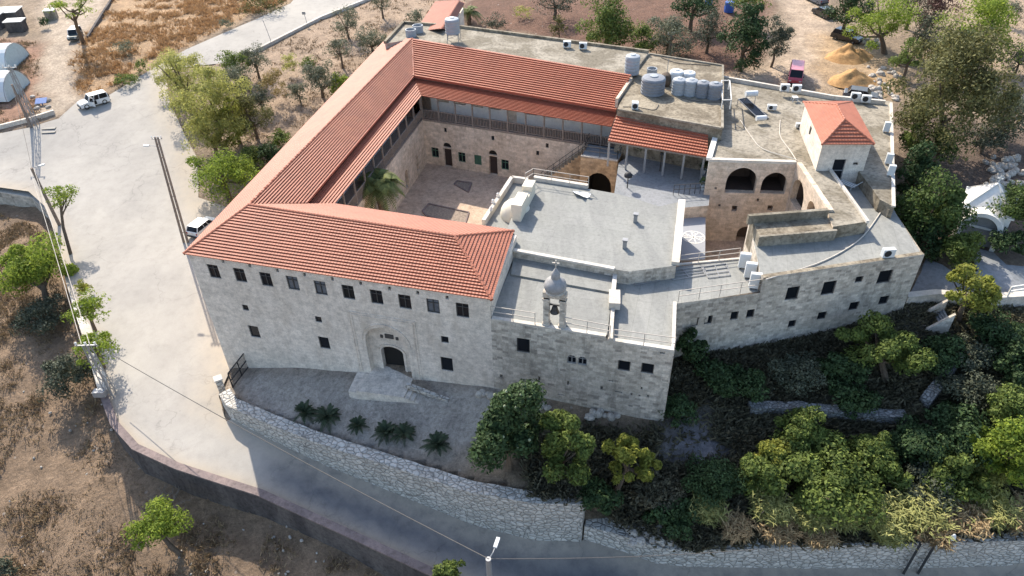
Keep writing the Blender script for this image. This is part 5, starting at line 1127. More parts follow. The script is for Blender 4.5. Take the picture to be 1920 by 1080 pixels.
for o in COL.objects:
    if o.get('kind') == 'stuff': tag(o, cat=None)
# ------------------------------------------------------------------ vehicles
M['tyre'] = plain('black_rubber', (.02, .02, .02), .85); M['rim'] = plain('dull_wheel_rim', (.32, .32, .33), .4, .6)
M['lampglass'] = plain('clear_lamp_glass', (.55, .55, .52), .2); M['redlamp'] = plain('red_lamp_glass', (.35, .02, .02), .3); M['bumper'] = plain('black_plastic', (.03, .03, .032), .6)
def paint(name, c, rough=.3):
    m = NT(name); co = m.geo(); m.col(m.mix(1.0, c, m.ramp(m.noise(co, 2.5, 5, .7), [(.3, .82), (.7, 1.05)]), 'MULTIPLY')); m.b.inputs['Roughness'].default_value = rough; m.b.inputs['Specular IOR Level'].default_value = .5
    m.b.inputs['Coat Weight'].default_value = .4; m.b.inputs['Coat Roughness'].default_value = .15; return m.mat
def vehicle(name, label, cat, loc, heading, L, Wd, belt, H, hood, rear, pm, roofm=None, wheel=.34, wpos=(.31, -.31), open_door=False, spare=False, cabin=None, slope=(.45, .15)):
    """x is forward; hood = length of the bonnet, rear = length of the boot"""
    root = thing(name, label, cat, loc, heading); root.scale = (.8, .8, .8); h = L/2; y = Wd/2; gc = wheel*.75
    prof = [(-h, gc), (-h, belt*.93), (-h+.08, belt), (h-hood, belt), (h-.12, belt*.86), (h, belt*.74), (h, gc)] if hood > .3 else [(-h, gc), (-h, belt), (h-.25, belt), (h, belt*.7), (h, gc)]
    mb = MB(); n = len(prof); c = .07
    for s in (-1, 1):
        side = [(x, s*y, z) for x, z in prof]; mb.face(side if s > 0 else side[::-1]) if False else None
        cx = sum(p[0] for p in prof)/n; cz = sum(p[1] for p in prof)/n
        inner = [(x, s*y, z) for x, z in prof]
        t = geometry.tessellate_polygon([[Vector((x, z, 0)) for x, z in prof]])
        for tri in t:
            q = [inner[i] for i in tri]; nn = geometry.normal([Vector(k) for k in q])
            mb.face(q if nn.y*s > 0 else q[::-1])
    for i in range(n):
        j = (i+1) % n; a, b = prof[i], prof[j]; q = [(a[0], -y, a[1]), (a[0], y, a[1]), (b[0], y, b[1]), (b[0], -y, b[1])]
        nn = geometry.normal([Vector(k) for k in q]); out = Vector(((a[0]+b[0])/2-cx, 0, (a[1]+b[1])/2-cz)); mb.face(q if nn.dot(out) > 0 else q[::-1])
    # bonnet crease and sills
    mb.box((0, 0, gc+.06), (L*.9, Wd+.03, .1)); mb.build('body', [pm], root, local=True)
    c0, c1 = (-h+rear, h-hood) if cabin is None else cabin; zr = H-.05; i_ = .13
    bot = [(c0, -y+.04, belt), (c1, -y+.04, belt), (c1, y-.04, belt), (c0, y-.04, belt)]; top = [(c0+slope[1], -y+i_, zr), (c1-slope[0], -y+i_, zr), (c1-slope[0], y-i_, zr), (c0+slope[1], y-i_, zr)]
    g = MB()
    for k in range(4): j = (k+1) % 4; g.face([bot[k], bot[j], top[j], top[k]])
    g.build('windows', [M['glass']], root, local=True)
    r = MB(); ov = .03; tp = [(x+ov*np.sign(x-(c0+c1)/2), yy+ov*np.sign(yy), z) for x, yy, z in top]
    r.prism([(p[0], p[1]) for p in tp], zr-.02, H, 0); 
    for k in range(4): r.bar(bot[k], tp[k], .08, .08)
    for f in (.45, .72):
        for s in (0, 1):
            a = Vector(bot[0 if s == 0 else 3]).lerp(Vector(bot[1 if s == 0 else 2]), f); b = Vector(tp[0 if s == 0 else 3]).lerp(Vector(tp[1 if s == 0 else 2]), f); r.bar(a, b, .07, .06)
    r.build('roof', [roofm or pm], root, local=True)
    for fx_ in wpos:
        for s in (-1, 1):
            wm = MB(); R_ = wheel; pr = [(R_*.62, -.1), (R_*.95, -.1), (R_, -.05), (R_, .05), (R_*.95, .1), (R_*.62, .1)]; K = 18
            ring = [[(fx_*L+r_*math.cos(2*math.pi*k/K), s*(y-.08)+o_, R_+r_*math.sin(2*math.pi*k/K)) for k in range(K)] for r_, o_ in pr]
            for a, b in zip(ring, ring[1:]):
                for k in range(K): j = (k+1) % K; wm.face([a[k], b[k], b[j], a[j]])
            o = wm.build('wheel', [M['tyre']], root, local=True); rm = MB(); yy = s*(y-.08)+s*.075
            q = [(fx_*L+R_*.64*math.cos(2*math.pi*k/K), yy, R_+R_*.64*math.sin(2*math.pi*k/K)) for k in range(K)]; rm.face(q if s < 0 else q[::-1]); rm.build('rim', [M['rim']], o, local=True)
    for s in (-1, 1):
        l = MB(); l.box((h-.02, s*(y-.25), belt*.66), (.08, .34, .15)); l.build('headlight', [M['lampglass']], root, local=True)
        l = MB(); l.box((-h+.01, s*(y-.12), belt*.78), (.06, .16, .26)); l.build('tail_light', [M['redlamp']], root, local=True)
        if not (open_door and s == 1): pass
        l = MB(); l.box((c1-.35, s*(y+.09), belt+.06), (.1, .18, .14)); l.build('mirror', [M['bumper']], root, local=True)
    for s in (-1, 1): l = MB(); l.box((s*(h+.03), 0, gc+.12), (.12, Wd*.96, .2)); l.build('bumper', [M['bumper']], root, local=True)
    if spare:
        l = MB(); K = 16
        for a_, b_ in ((-h-.02, -h-.22),):
            A1 = [(a_, .32*math.cos(6.2832*k/K), belt*.85+.32*math.sin(6.2832*k/K)) for k in range(K)]; B1 = [(b_, p[1], p[2]) for p in A1]
            for k in range(K): j = (k+1) % K; l.face([A1[k], B1[k], B1[j], A1[j]])
            l.face(B1)
        l.build('spare_wheel', [M['tyre']], root, local=True)
    if open_door:
        l = MB(); hx = c1-.15; a = math.radians(62); ca, sa = math.cos(a), math.sin(a); p0_ = Vector((hx, y, 0)); d = Vector((-ca, sa, 0)); w_ = .95
        q = [p0_+Vector((0, 0, gc+.05)), p0_+d*w_+Vector((0, 0, gc+.05)), p0_+d*w_+Vector((0, 0, belt)), p0_+Vector((0, 0, belt))]; t = Vector((sa, ca, 0))*.06
        l.face(q); l.face([v+t for v in q][::-1])
        for i in range(4): j = (i+1) % 4; l.face([q[i], q[i]+t, q[j]+t, q[j]])
        for u, v in ((q[3], q[3]+d*.35+Vector((0, 0, H-belt-.08))), (q[3]+d*.35+Vector((0, 0, H-belt-.08)), q[2]+Vector((0, 0, H-belt-.08))), (q[2], q[2]+Vector((0, 0, H-belt-.08)))): l.bar(u, v, .06, .06)
        dd_ = l.build('door', [pm], root, local=True); dd_['label'] = 'open front door swung out towards the camera'
        l = MB(); l.face([(c1-1.15, y+.004, gc+.1), (c1-.2, y+.004, gc+.1), (c1-.2, y+.004, belt-.02), (c1-1.15, y+.004, belt-.02)][::-1]); l.build('door_opening', [M['void']], root, local=True)
    return root
M['white_paint'] = paint('white_car_paint', (.74, .73, .70)); M['dark_paint'] = paint('dark_green_car_paint', (.06, .085, .085)); M['black_paint'] = paint('black_car_paint', (.012, .012, .014)); M['red_paint'] = paint('faded_red_van_paint', (.42, .05, .07), .4); M['grey_paint'] = paint('grey_car_paint', (.12, .13, .15)); M['silver'] = paint('silver_car_paint', (.45, .46, .47)); M['pinkred'] = paint('sun_bleached_red_roof', (.55, .17, .20), .5)
def head(p, q, z): a = P(*p, z); b = P(*q, z); return math.atan2(b[1]-a[1], b[0]-a[0])
def carat(px, py): return GP(px, py)
vehicle('off_road_car', 'white boxy off road car with its door open on the upper road', 'car', carat(178, 197), head((205, 188), (155, 202), 5), 4.3, 1.72, 1.02, 1.78, 1.25, .08, M['white_paint'], wheel=.38, spare=True, open_door=True, slope=(.4, .12))
vehicle('jeep', 'dark off road car with a white roof under the umbrella pine', 'car', carat(143, 72), head((152, 58), (136, 76), 7), 3.9, 1.65, 1.0, 1.78, 1.1, .05, M['dark_paint'], M['white_paint'], wheel=.36, slope=(.3, .1))
vehicle('parked_car', 'white hatchback half hidden behind the eave of the front wing', 'car', carat(383, 432), head((364, 440), (400, 412), 2), 4.0, 1.7, .95, 1.5, .95, .1, M['white_paint'], wheel=.31, slope=(.6, .35))
vehicle('van', 'red minibus with a bleached roof parked behind the flat roof', 'van', carat(1490, 150), head((1494, 118), (1488, 165), 8.4), 5.0, 1.85, 1.15, 2.1, .35, .05, M['red_paint'], M['pinkred'], wheel=.34, slope=(.5, .1))
vehicle('parked_car', 'dark blue black estate car beside the upper sand heap', 'car', carat(1587, 76), head((1560, 66), (1615, 80), 8.4), 4.7, 1.85, 1.0, 1.68, 1.2, .15, M['black_paint'], wheel=.36, slope=(.6, .3))
vehicle('parked_car', 'black car in the tree shade at the dirt road, nearer of two', 'car', carat(1543, 30), head((1565, 38), (1523, 18), 8.5), 4.4, 1.75, .95, 1.45, 1.1, .5, M['black_paint'], wheel=.32, slope=(.6, .4))
vehicle('parked_car', 'dark car at the top edge of the photo on the dirt road', 'car', carat(1530, 4), head((1548, 10), (1512, -5), 8.7), 4.4, 1.75, .95, 1.45, 1.1, .5, M['grey_paint'], wheel=.32, slope=(.6, .4))
vehicle('parked_car', 'dark grey car hidden behind the parapet with two air conditioners', 'car', carat(1612, 186), head((1590, 178), (1634, 184), 8.1), 4.4, 1.8, .98, 1.5, 1.0, .4, M['grey_paint'], wheel=.32, slope=(.6, .4))
# ------------------------------------------------------------------ water tanks
M['tank'] = plain('grey_plastic_tank', (.33, .35, .37), .5, var=.12); M['tankw'] = plain('white_plastic_tank', (.62, .63, .62), .5, var=.08); M['tankd'] = plain('dark_grey_plastic_tank', (.21, .22, .24), .5, var=.15); M['rust'] = plain('rusty_dark_iron', (.13, .10, .075), .9, var=.4)
def wtank(label, px, py, z, r, h, mat='tank', lift=0, legs=False, name='water_tank', ring=False):
    b = P(px, py, z); root = thing(name, label, 'water tank', b, 0, 'water tanks on the flat roofs'); z0 = lift; mb = MB()
    if ring: mb.lathe((0, 0, 0), [(r, 0), (r, h), (r*.84, h), (r*.84, .08), (0, .08)], 20); mb.build('tank_body', [M[mat]], root, local=True); return root
    pr = [(r*.96, z0)]; k = 5
    for i in range(k): a = z0+h*.84*i/k; s = h*.84/k; pr += [(r, a+s*.12), (r, a+s*.72), (r*.965, a+s*.82), (r*.965, a+s*.95)]
    pr += [(r, z0+h*.84), (r*.92, z0+h*.92), (r*.55, z0+h*.97), (r*.3, z0+h*.97)]; mb.lathe((0, 0, 0), pr, 22); mb.build('tank_body', [M[mat]], root, smooth=True, local=True)
    q = MB(); q.lathe((0, 0, z0+h*.96), [(r*.34, 0), (r*.34, h*.06), (0, h*.075)], 14); q.build('lid', [M['tankw' if mat != 'tankd' else 'tank']], root, local=True)
    q = MB(); q.tube([(r*.8, r*.3, z0+h*.9), (r*1.04, r*.4, z0+h*.86), (r*1.04, r*.4, .05)], .03, 6); q.build('pipe', [M['metal']], root, local=True)
    if legs:
        q = MB()
        for sx in (-1, 1):
            for sy in (-1, 1): q.bar((sx*r*.8, sy*r*.8, 0), (sx*r*.7, sy*r*.7, lift), .05)
        for s in (-1, 1): q.bar((-r*.75, s*r*.75, lift*.5), (r*.75, s*r*.75, lift*.95), .03); q.bar((s*r*.75, -r*.75, lift*.95), (s*r*.75, r*.75, lift*.95), .05)
        q.prism([(-r*.8, -r*.8), (r*.8, -r*.8), (r*.8, r*.8), (-r*.8, r*.8)], lift-.06, lift-.01, bottom=True); q.build('stand', [M['metal']], root, local=True)
    return root
wtank('grey tank raised on a thin leg stand behind the back wing ridge', 850, 78, 12.9, .82, 1.75, 'tank', .95, True)
wtank('open concrete ring at the corner, left of the pair', 771, 68, 12.9, .62, .8, 'tank', name='tank_ring', ring=True)
wtank('open concrete ring at the corner, right of the pair', 784, 60, 12.9, .62, .8, 'tank', name='tank_ring', ring=True)
wtank('single grey tank with a white top beside the red roof end', 1184, 138, 12.75, .75, 2.0)
wtank('widest dark grey tank in front of the open ring', 1223, 174, 12.6, 1.15, 1.7, 'tankd')
wtank('open ring tank behind the widest dark tank', 1222, 137, 12.6, .52, .5, 'tank', name='tank_ring', ring=True)
wtank('first tank of the front row, next to the widest dark tank', 1271, 176, 12.6, .66, 1.6)
wtank('second tank of the front row of four', 1293, 178, 12.6, .66, 1.6)
wtank('third tank of the front row of four', 1315, 181, 12.6, .66, 1.55, 'tankd')
wtank('last dark tank of the front row at the roof edge', 1338, 184, 12.6, .68, 1.55, 'tankd')
wtank('white tank behind the gap of the first front row tank', 1266, 160, 12.6, .68, 1.6, 'tankw')
wtank('white tank behind the second front row tank', 1289, 161, 12.6, .64, 1.5, 'tankw')
r_ = thing('pressure_vessel', 'rounded rusty iron vessel between the widest tank and the white tank', 'vessel', P(1248, 160, 12.6)); mb = MB(); mb.lathe((0, 0, 0), [(.4, 0), (.58, .3), (.6, .8), (.45, 1.15), (.15, 1.3), (0, 1.32)], 16); mb.build('shell', [M['rust']], r_, smooth=True, local=True); q = MB(); q.tube([(0, 0, 1.3), (0, 0, 2.6)], .03, 6); q.build('pipe', [M['metal']], r_, local=True)
r_ = thing('roof_frame', 'white metal frame at the right edge of the tank roof', 'frame', P(1360, 215, 12.6)); mb = MB()
f0 = Vector(P(1350, 168, 12.6))-Vector(wloc(r_)); f1 = Vector(P(1352, 205, 12.6))-Vector(wloc(r_))
for a in (f0, f1): mb.bar(a, a+Vector((0, 0, .9)), .08); mb.bar(a+Vector((.8, 0, 0)), a+Vector((.8, 0, .9)), .08)
for a, b in ((f0, f1), (f0, f0+Vector((.8, 0, 0))), (f1, f1+Vector((.8, 0, 0))), (f0+Vector((.8, 0, 0)), f1+Vector((.8, 0, 0)))): mb.bar(a+Vector((0, 0, .9)), b+Vector((0, 0, .9)), .08)
mb.build('bars', [M['white']], r_, local=True)
# ------------------------------------------------------------------ air conditioners
def ac(label, px, py, z, rz=-.3, w_=.85, h=.65, d=.36, lift=.12):
    root = thing('air_conditioner', label, 'air conditioner', P(px, py, z), rz, 'air conditioners on the roofs'); mb = MB()
    mb.box((0, 0, lift+h/2), (w_, d, h)); mb.build('casing', [M['tankw']], root, local=True); q = MB(); K = 18; r = min(w_, h)*.4; cx = -w_*.12 if w_ > h else 0; zc_ = lift+h/2+(h*.22 if h > w_ else 0)
    q.face([(cx+r*math.cos(6.2832*k/K), -d/2-.012, zc_+r*math.sin(6.2832*k/K)) for k in range(K)]); q.build('fan', [M['bumper']], root, local=True)
    q = MB()
    for s in (-1, 1): q.box((s*w_*.35, 0, lift/2), (.06, d, lift))
    q.build('feet', [M['metal']], root, local=True); return root
for a in [('left air conditioner of the pair at the back parapet', 1063, 90, 12.9, -.15), ('right air conditioner of the pair at the back parapet', 1093, 93, 12.9, -.15),
    ('left air conditioner in front of the red minibus', 1470, 172, 11.9, -.1), ('right air conditioner in front of the red minibus', 1492, 173, 11.9, -.1), ('left air conditioner of the pair before the dark grey car', 1602, 188, 11.6, -.25), ('right air conditioner of the pair before the dark grey car', 1622, 193, 11.6, -.25),
    ('air conditioner alone near the right front roof corner', 1662, 483, 10.45, .05)]: ac(*a[:4], rz=a[4])
for a in [('tall white unit at the right edge beside the red hut', 1660, 248, 11.5, .9), ('upper white unit at the right roof edge by the dish', 1664, 308, 11.5, .9), ('lower white unit at the right roof edge by the dish', 1668, 330, 11.5, .9),
    ('rearmost of three tall white units against the box wall', 1393, 503, 9.15, .95), ('middle one of three tall white units against the box wall', 1404, 521, 9.15, .95), ('front one of three tall white units against the box wall', 1413, 541, 9.15, .95)]: ac(*a[:4], rz=a[4]-1.2+math.pi, w_=.5 if a[3] > 10 else .75, h=.85 if a[3] > 10 else 1.2, d=.3)
ac('small low white unit on the concrete roof behind the arches', 1446, 207, 11.5, -.2, h=.45); ac('small unit in front of the tanks near the roof edge', 1190, 205, 12.6, -.15, w_=.6, h=.6, d=.6); ac('small low unit beside the left wall of the red hut', 1500, 240, 11.5, -.2, h=.35)
r_ = thing('satellite_dish', 'small dark satellite dish lying by the white units at the roof edge', 'satellite dish', P(1648, 332, 10.5)); mb = MB(); mb.lathe((0, 0, .2), [(0, 0), (.25, .05), (.42, .16), (.4, .17), (.2, .08), (0, .05)], 18); mb.build('dish', [M['bumper']], r_, local=True); mb = MB(); mb.bar((0, 0, 0), (0, 0, .25), .06); mb.build('foot', [M['metal']], r_, local=True)
# solar water heater
sh = thing('solar_heater', 'solar water heater with a long dark panel and white tank on the concrete roof', 'solar heater', P(1410, 205, 11.5)); o_ = Vector(wloc(sh)); mb = MB()
c4 = [P(1384, 186, 12.3), P(1400, 183, 12.3), P(1441, 221, 11.6), P(1424, 224, 11.6)]; c4 = [Vector(c)-o_ for c in c4]
mb.face(c4[::-1]); mb.face([c-Vector((0, 0, .06)) for c in c4]); mb.build('panel', [M['glass']], sh, local=True)
mb = MB(); 
for i in range(4): mb.bar(c4[i], c4[(i+1) % 4], .06)
for k, c in enumerate(c4): mb.bar(c, (c.x, c.y, 0), .05)
mb.build('frame', [M['metal']], sh, local=True)
mb = MB(); a = Vector(P(1398, 176, 12.9))-o_; b = Vector(P(1420, 175, 12.9))-o_; mb.tube([a, b], .28, 14); mb.build('tank', [M['tankw']], sh, smooth=True, local=True); mb = MB(); mb.tube([Vector(P(1418, 222, 12.0))-o_, Vector(P(1436, 221, 12.0))-o_], .24, 12); mb.build('lower_tank', [M['tankw']], sh, smooth=True, local=True)
mb = MB()
for x, y in ((1400, 176), (1418, 176)): t = Vector(P(x, y, 12.7))-o_; mb.bar(t, (t.x, t.y, 0), .05)
mb.build('legs', [M['metal']], sh, local=True)
# lounger on the sunken lane, plastic table
r_ = thing('folding_chair', 'white folding chair lying in the shaded lane behind the arches', 'chair', P(1592, 352, 10.45), -.9); mb = MB()
for s in (-.3, .3): mb.bar((-.8, s, .3), (.4, s, .3), .05); mb.bar((.4, s, .3), (.8, s, .75), .05); mb.bar((-.6, s, .3), (-.6, s, 0), .05); mb.bar((.3, s, .3), (.3, s, 0), .05)
for k in range(7): x = -.75+k*.19; mb.box((x, 0, .32), (.12, .6, .02))
mb.build('frame', [M['tankw']], r_, local=True)
r_ = thing('plastic_stool', 'white plastic stool by the air conditioners of the red minibus', 'stool', P(1489, 190, 11.5)); mb = MB(); mb.box((0, 0, .45), (.5, .5, .05)); mb.build('seat', [M['tankw']], r_, local=True)
for sx in (-1, 1):
    for sy in (-1, 1): mb = MB(); mb.bar((sx*.2, sy*.2, .43), (sx*.25, sy*.25, 0), .05); mb.build('leg', [M['tankw']], r_, local=True)
# cables lying on the roofs
M['cable'] = plain('pale_cable', (.52, .47, .4), .8); M['cabled'] = plain('dark_cable', (.12, .11, .1), .8)
def cable(label, pts, mat, r=.035, name='cable'):
    mb = MB(); q = [Vector(P(*p)) for p in pts]; s = []
    for i in range(len(q)-1):
        p0_, p1_, p2_, p3_ = q[max(i-1, 0)], q[i], q[i+1], q[min(i+2, len(q)-1)]
        for k in range(5): t = k/5; s.append(.5*((2*p1_)+(-p0_+p2_)*t+(2*p0_-5*p1_+4*p2_-p3_)*t*t+(-p0_+3*p1_-3*p2_+p3_)*t**3))
    s.append(q[-1]); mb.tube(s, r, 5); o = mb.build(name, [M[mat]]); tag(o, label, 'cable'); return o
cable('long pale cable curving over the front membrane roof of the side wing', [(1436, 524, 10.5), (1530, 495, 10.5), (1590, 465, 10.5), (1625, 435, 10.5), (1660, 385, 10.5)], 'cable', .05)
cable('pale cable across the bare concrete roof towards the arches', [(1388, 225, 11.55), (1410, 258, 11.55), (1432, 280, 11.55), (1490, 298, 11.75)], 'cable', .045)
cable('thin pale cable on the concrete roof left of the red hut', [(1463, 225, 11.55), (1463, 255, 11.55), (1480, 280, 11.55), (1493, 300, 11.75)], 'cable', .04)
cable('dark hose along the rear edge of the tank roof', [(1240, 108, 12.65), (1270, 118, 12.65), (1310, 121, 12.65), (1332, 123, 12.65)], 'cabled')
cable('dark hose around the foot of the tank row', [(1278, 183, 12.65), (1310, 190, 12.65), (1352, 191, 12.65)], 'cabled', .06)
cable('thin cable from tank roof edge to the small front unit', [(1168, 200, 12.65), (1195, 201, 12.65), (1226, 206, 12.65), (1235, 196, 12.65)], 'cabled', .03)
# white cloth on the church roof
mb = MB(); cpx = [[(1073, 358), (1085, 359), (1098, 360), (1108, 363)], [(1078, 362), (1088, 364), (1100, 366), (1106, 368)], [(1088, 366), (1094, 369), (1101, 371), (1104, 370)]]
for i in range(2):
    for j in range(3): mb.face([P(*cpx[a][b], ZC+.05+.09*((a*3+b*5) % 4)) for a, b in ((i, j), (i, j+1), (i+1, j+1), (i+1, j))][::-1])
o = mb.build('cloth', [M['tankw']], None, smooth=True); tag(o, 'crumpled white cloth lying at the back edge of the church roof', 'cloth')
# ------------------------------------------------------------------ terrace things in the shade
def pot(label, px, py, z, h=.9):
    rng = np.random.default_rng(int(px)); r_ = thing('potted_plant', label, 'potted plant', P(px, py, z), 0, 'pots on the terrace'); mb = MB(); mb.lathe((0, 0, 0), [(.2, 0), (.28, .4), (.3, .42), (.24, .42), (.2, .36), (0, .36)], 12); mb.build('pot', [M['tankw']], r_, local=True)
    c, nr = clump_points(np.array([[0, 0, .42+h*.45]]), np.array([h*.5]), 160, rng); V, Fc = leaves(c, nr, .1*rng.uniform(.6, 1.3, 160), .5, rng); leaf_obj('foliage', V+np.array(wloc(r_)), Fc, LM['dark'], r_)
for i, (x, y) in enumerate([(1191, 287), (1199, 292), (1302, 305), (1318, 355), (1318, 325)]): pot(['white potted plant under the porch roof, left of two', 'white potted plant under the porch roof, right of two', 'potted plant at the right end under the porch roof', 'potted plant by the terrace railing end', 'potted plant along the right wall of the terrace'][i], x, y, 8.3)
def bench(label, px, py):
    r_ = thing('bench', label, 'bench', P(px, py, 8.3), -.2, 'benches under the porch roof'); mb = MB(); mb.box((0, 0, .44), (1.5, .42, .05)); mb.build('seat', [M['conc']], r_, local=True)
    mb = MB(); mb.box((0, .2, .75), (1.5, .05, .4)); mb.build('backrest', [M['wood']], r_, local=True)
    for s in (-.6, .6): mb = MB(); mb.box((s, 0, .21), (.08, .38, .42)); mb.build('leg', [M['darkmetal']], r_, local=True)
bench('pale bench under the porch roof, left of the two', 1229, 288); bench('pale bench under the porch roof, right of the two', 1259, 293)
r_ = thing('lamp_post', 'thin dark lamp post standing on the shaded terrace', 'lamp post', P(1237, 321, 8.3)); mb = MB(); mb.tube([(0, 0, 0), (0, 0, 1.6)], .05, 8); mb.build('post', [M['darkmetal']], r_, local=True); mb = MB(); mb.lathe((0, 0, 1.6), [(.06, 0), (.16, .08), (.14, .25), (0, .32)], 10); mb.build('lamp_head', [M['darkmetal']], r_, local=True)
r_ = thing('floor_lamp', 'black round topped lamp beside the sunlit patch of the terrace', 'lamp', P(1176, 352, 8.3)); mb = MB(); mb.tube([(0, 0, 0), (0, 0, 1.0)], .05, 8); mb.build('post', [M['darkmetal']], r_, local=True); mb = MB(); mb.lathe((0, 0, 1.0), [(.1, 0), (.36, .12), (.36, .3), (.2, .5), (0, .55)], 14); mb.build('lamp_head', [M['bumper']], r_, smooth=True, local=True)
tr_ = thing('terrace_railing', 'dark railing at the front edge of the shaded terrace', 'railing', P(1262, 364, 8.3)); railing(tr_, [V3(P2(1262, 366, 8.3), 8.3), V3(P2(1322, 362, 8.3), 8.3)], mat='darkmetal', step=.5)
# planting beds let into the courtyard paving
for q_, lb in (([(852, 345), (857, 339), (884, 343), (878, 360)], 'small square bed in the courtyard paving near the doors'), ([(792, 396), (804, 382), (879, 398), (872, 420), (800, 405)], 'long bed with a low stone rim behind the front roof')):
    r_ = thing('planting_bed', lb, 'planting bed', P(*q_[0], 3.0)); mb = MB(); mb.prism([P2(a, b, 3.0) for a, b in q_], 2.9, 3.03); mb.build('soil', [plain('grey_bed_soil', (.30, .24, .19), .95, var=.4, sc=5)], r_); mb = MB(); n_ = len(q_)
    for i in range(n_): mb.bar(P(*q_[i], 3.06), P(*q_[(i+1) % n_], 3.06), .14, .12)
    mb.build('rim', [M['copingbrown']], r_)
# ------------------------------------------------------------------ portal platform and steps
pp = thing('portal_platform', 'pale stone platform with steps in front of the arched portal', 'steps', V3(LP(14.5, -1), 2))
mb = MB(); F2 = lambda a, b: LP(a, b)
mb.prism([F2(12.9, .85), F2(16.15, .85), F2(16.2, -1.9), F2(12.6, -2.1)], 1, 2.62); mb.prism([F2(11.7, -.05), F2(12.88, -.05), F2(12.58, -2.1), F2(11.9, -2.05)], 1, 2.4)
mb.build('platform', [M['ashlar']], pp)
mb = MB()
for k in range(7): mb.prism([F2(16.2+k*.36, -.35), F2(16.56+k*.36, -.35), F2(16.56+k*.36, -1.9), F2(16.2+k*.36, -1.9)], .8, 2.62-(k+1)*.11+.0)
mb.build('step', [M['ashlar']], pp); mb = MB(); mb.bar(V3(F2(16.1, -1.0), 3.0), V3(F2(19.4, -1.35), 2.5), .3, .3); mb.build('stair_wall', [M['whitestone']], pp)
# gate leaf at the end of the court
gt = thing('gate', 'black steel gate leaf standing open at the left end of the entrance court', 'gate', GP(452, 706)); g0 = np.array(GP(437, 727, H)); g1 = np.array(GP(470, 684, H)); mb = MB(); h_ = 1.55
for f in (0, .5, 1): p = g0+(g1-g0)*f; mb.bar(p, p+np.array([0, 0, h_]), .08)
for z_ in (.08, .75, h_): mb.bar(g0+np.array([0, 0, z_]), g1+np.array([0, 0, z_]), .07)
mb.build('frame', [M['bumper']], gt); mb = MB(); 
for k in range(22): p = g0+(g1-g0)*(k+.5)/22; mb.bar(p+np.array([0, 0, .1]), p+np.array([0, 0, h_]), .025)
mb.build('bars', [M['bumper']], gt)
gp_ = thing('gate_pillar', 'short white stone gate pillar at the corner of the rubble wall', 'pillar', GP(418, 735, G)); b = wloc(gp_); mb = MB(); mb.box((b.x, b.y, b.z+.7), (.5, .5, 1.5), .5); mb.build('shaft', [M['whitestone']], gp_); mb = MB(); mb.box((b.x, b.y, b.z+1.5), (.62, .62, .12), .5); mb.build('cap', [M['cap']], gp_)
# ------------------------------------------------------------------ poles and wires
def lattice(name, label, base, h, w_=.55, tap=.5, arms=True, zf=None, lamp=None):
    b = GP(*base) if zf is None else P(*base, zf); root = thing(name, label, 'utility pole', b); mb = MB(); n = max(4, int(h/.9))
    for sx, sy in ((-1, -1), (1, -1), (1, 1), (-1, 1)): mb.bar((sx*w_/2, sy*w_/2, -.2), (sx*w_/2*tap, sy*w_/2*tap, h), .07)
    for k in range(n):
        z0, z1 = h*k/n, h*(k+1)/n; a = w_/2*(1-(1-tap)*k/n); c = w_/2*(1-(1-tap)*(k+1)/n); s = 1 if k % 2 else -1
        for sx, sy, tx, ty in ((-1, -1, 1, -1), (1, -1, 1, 1), (1, 1, -1, 1), (-1, 1, -1, -1)):
            p, q = ((sx*a, sy*a, z0), (tx*c, ty*c, z1)) if s > 0 else ((tx*a, ty*a, z0), (sx*c, sy*c, z1)); mb.bar(p, q, .04)
    mb.build('mast', [M['metal']], root, local=True)
    if arms:
        mb = MB(); mb.bar((-.8, 0, h-.15), (.8, 0, h-.15), .09); mb.build('crossarm', [M['metal']], root, local=True); mb = MB()
        for x in (-.7, 0, .7): mb = MB(); mb.lathe((x, 0, h-.1), [(.05, 0), (.09, .1), (.06, .16), (.09, .24), (0, .3)], 8); mb.build('insulator', [M['white']], root, local=True)
    return root, Vector(b)+Vector((0, 0, h))
lattice('lattice_pole', 'grey steel lattice pole behind the red soil beds, upper left', (68, 236), 7.2)
lp, lptop = lattice('lattice_pole', 'steel lattice pole at the bend of the long retaining wall', (208, 738), 5.2, .5, .7, arms=True, zf=.2)
mb = MB(); mb.box((-.5, -.4, .5), (.9, .5, .5)); mb.build('cabinet', [M['metal']], lp, local=True)
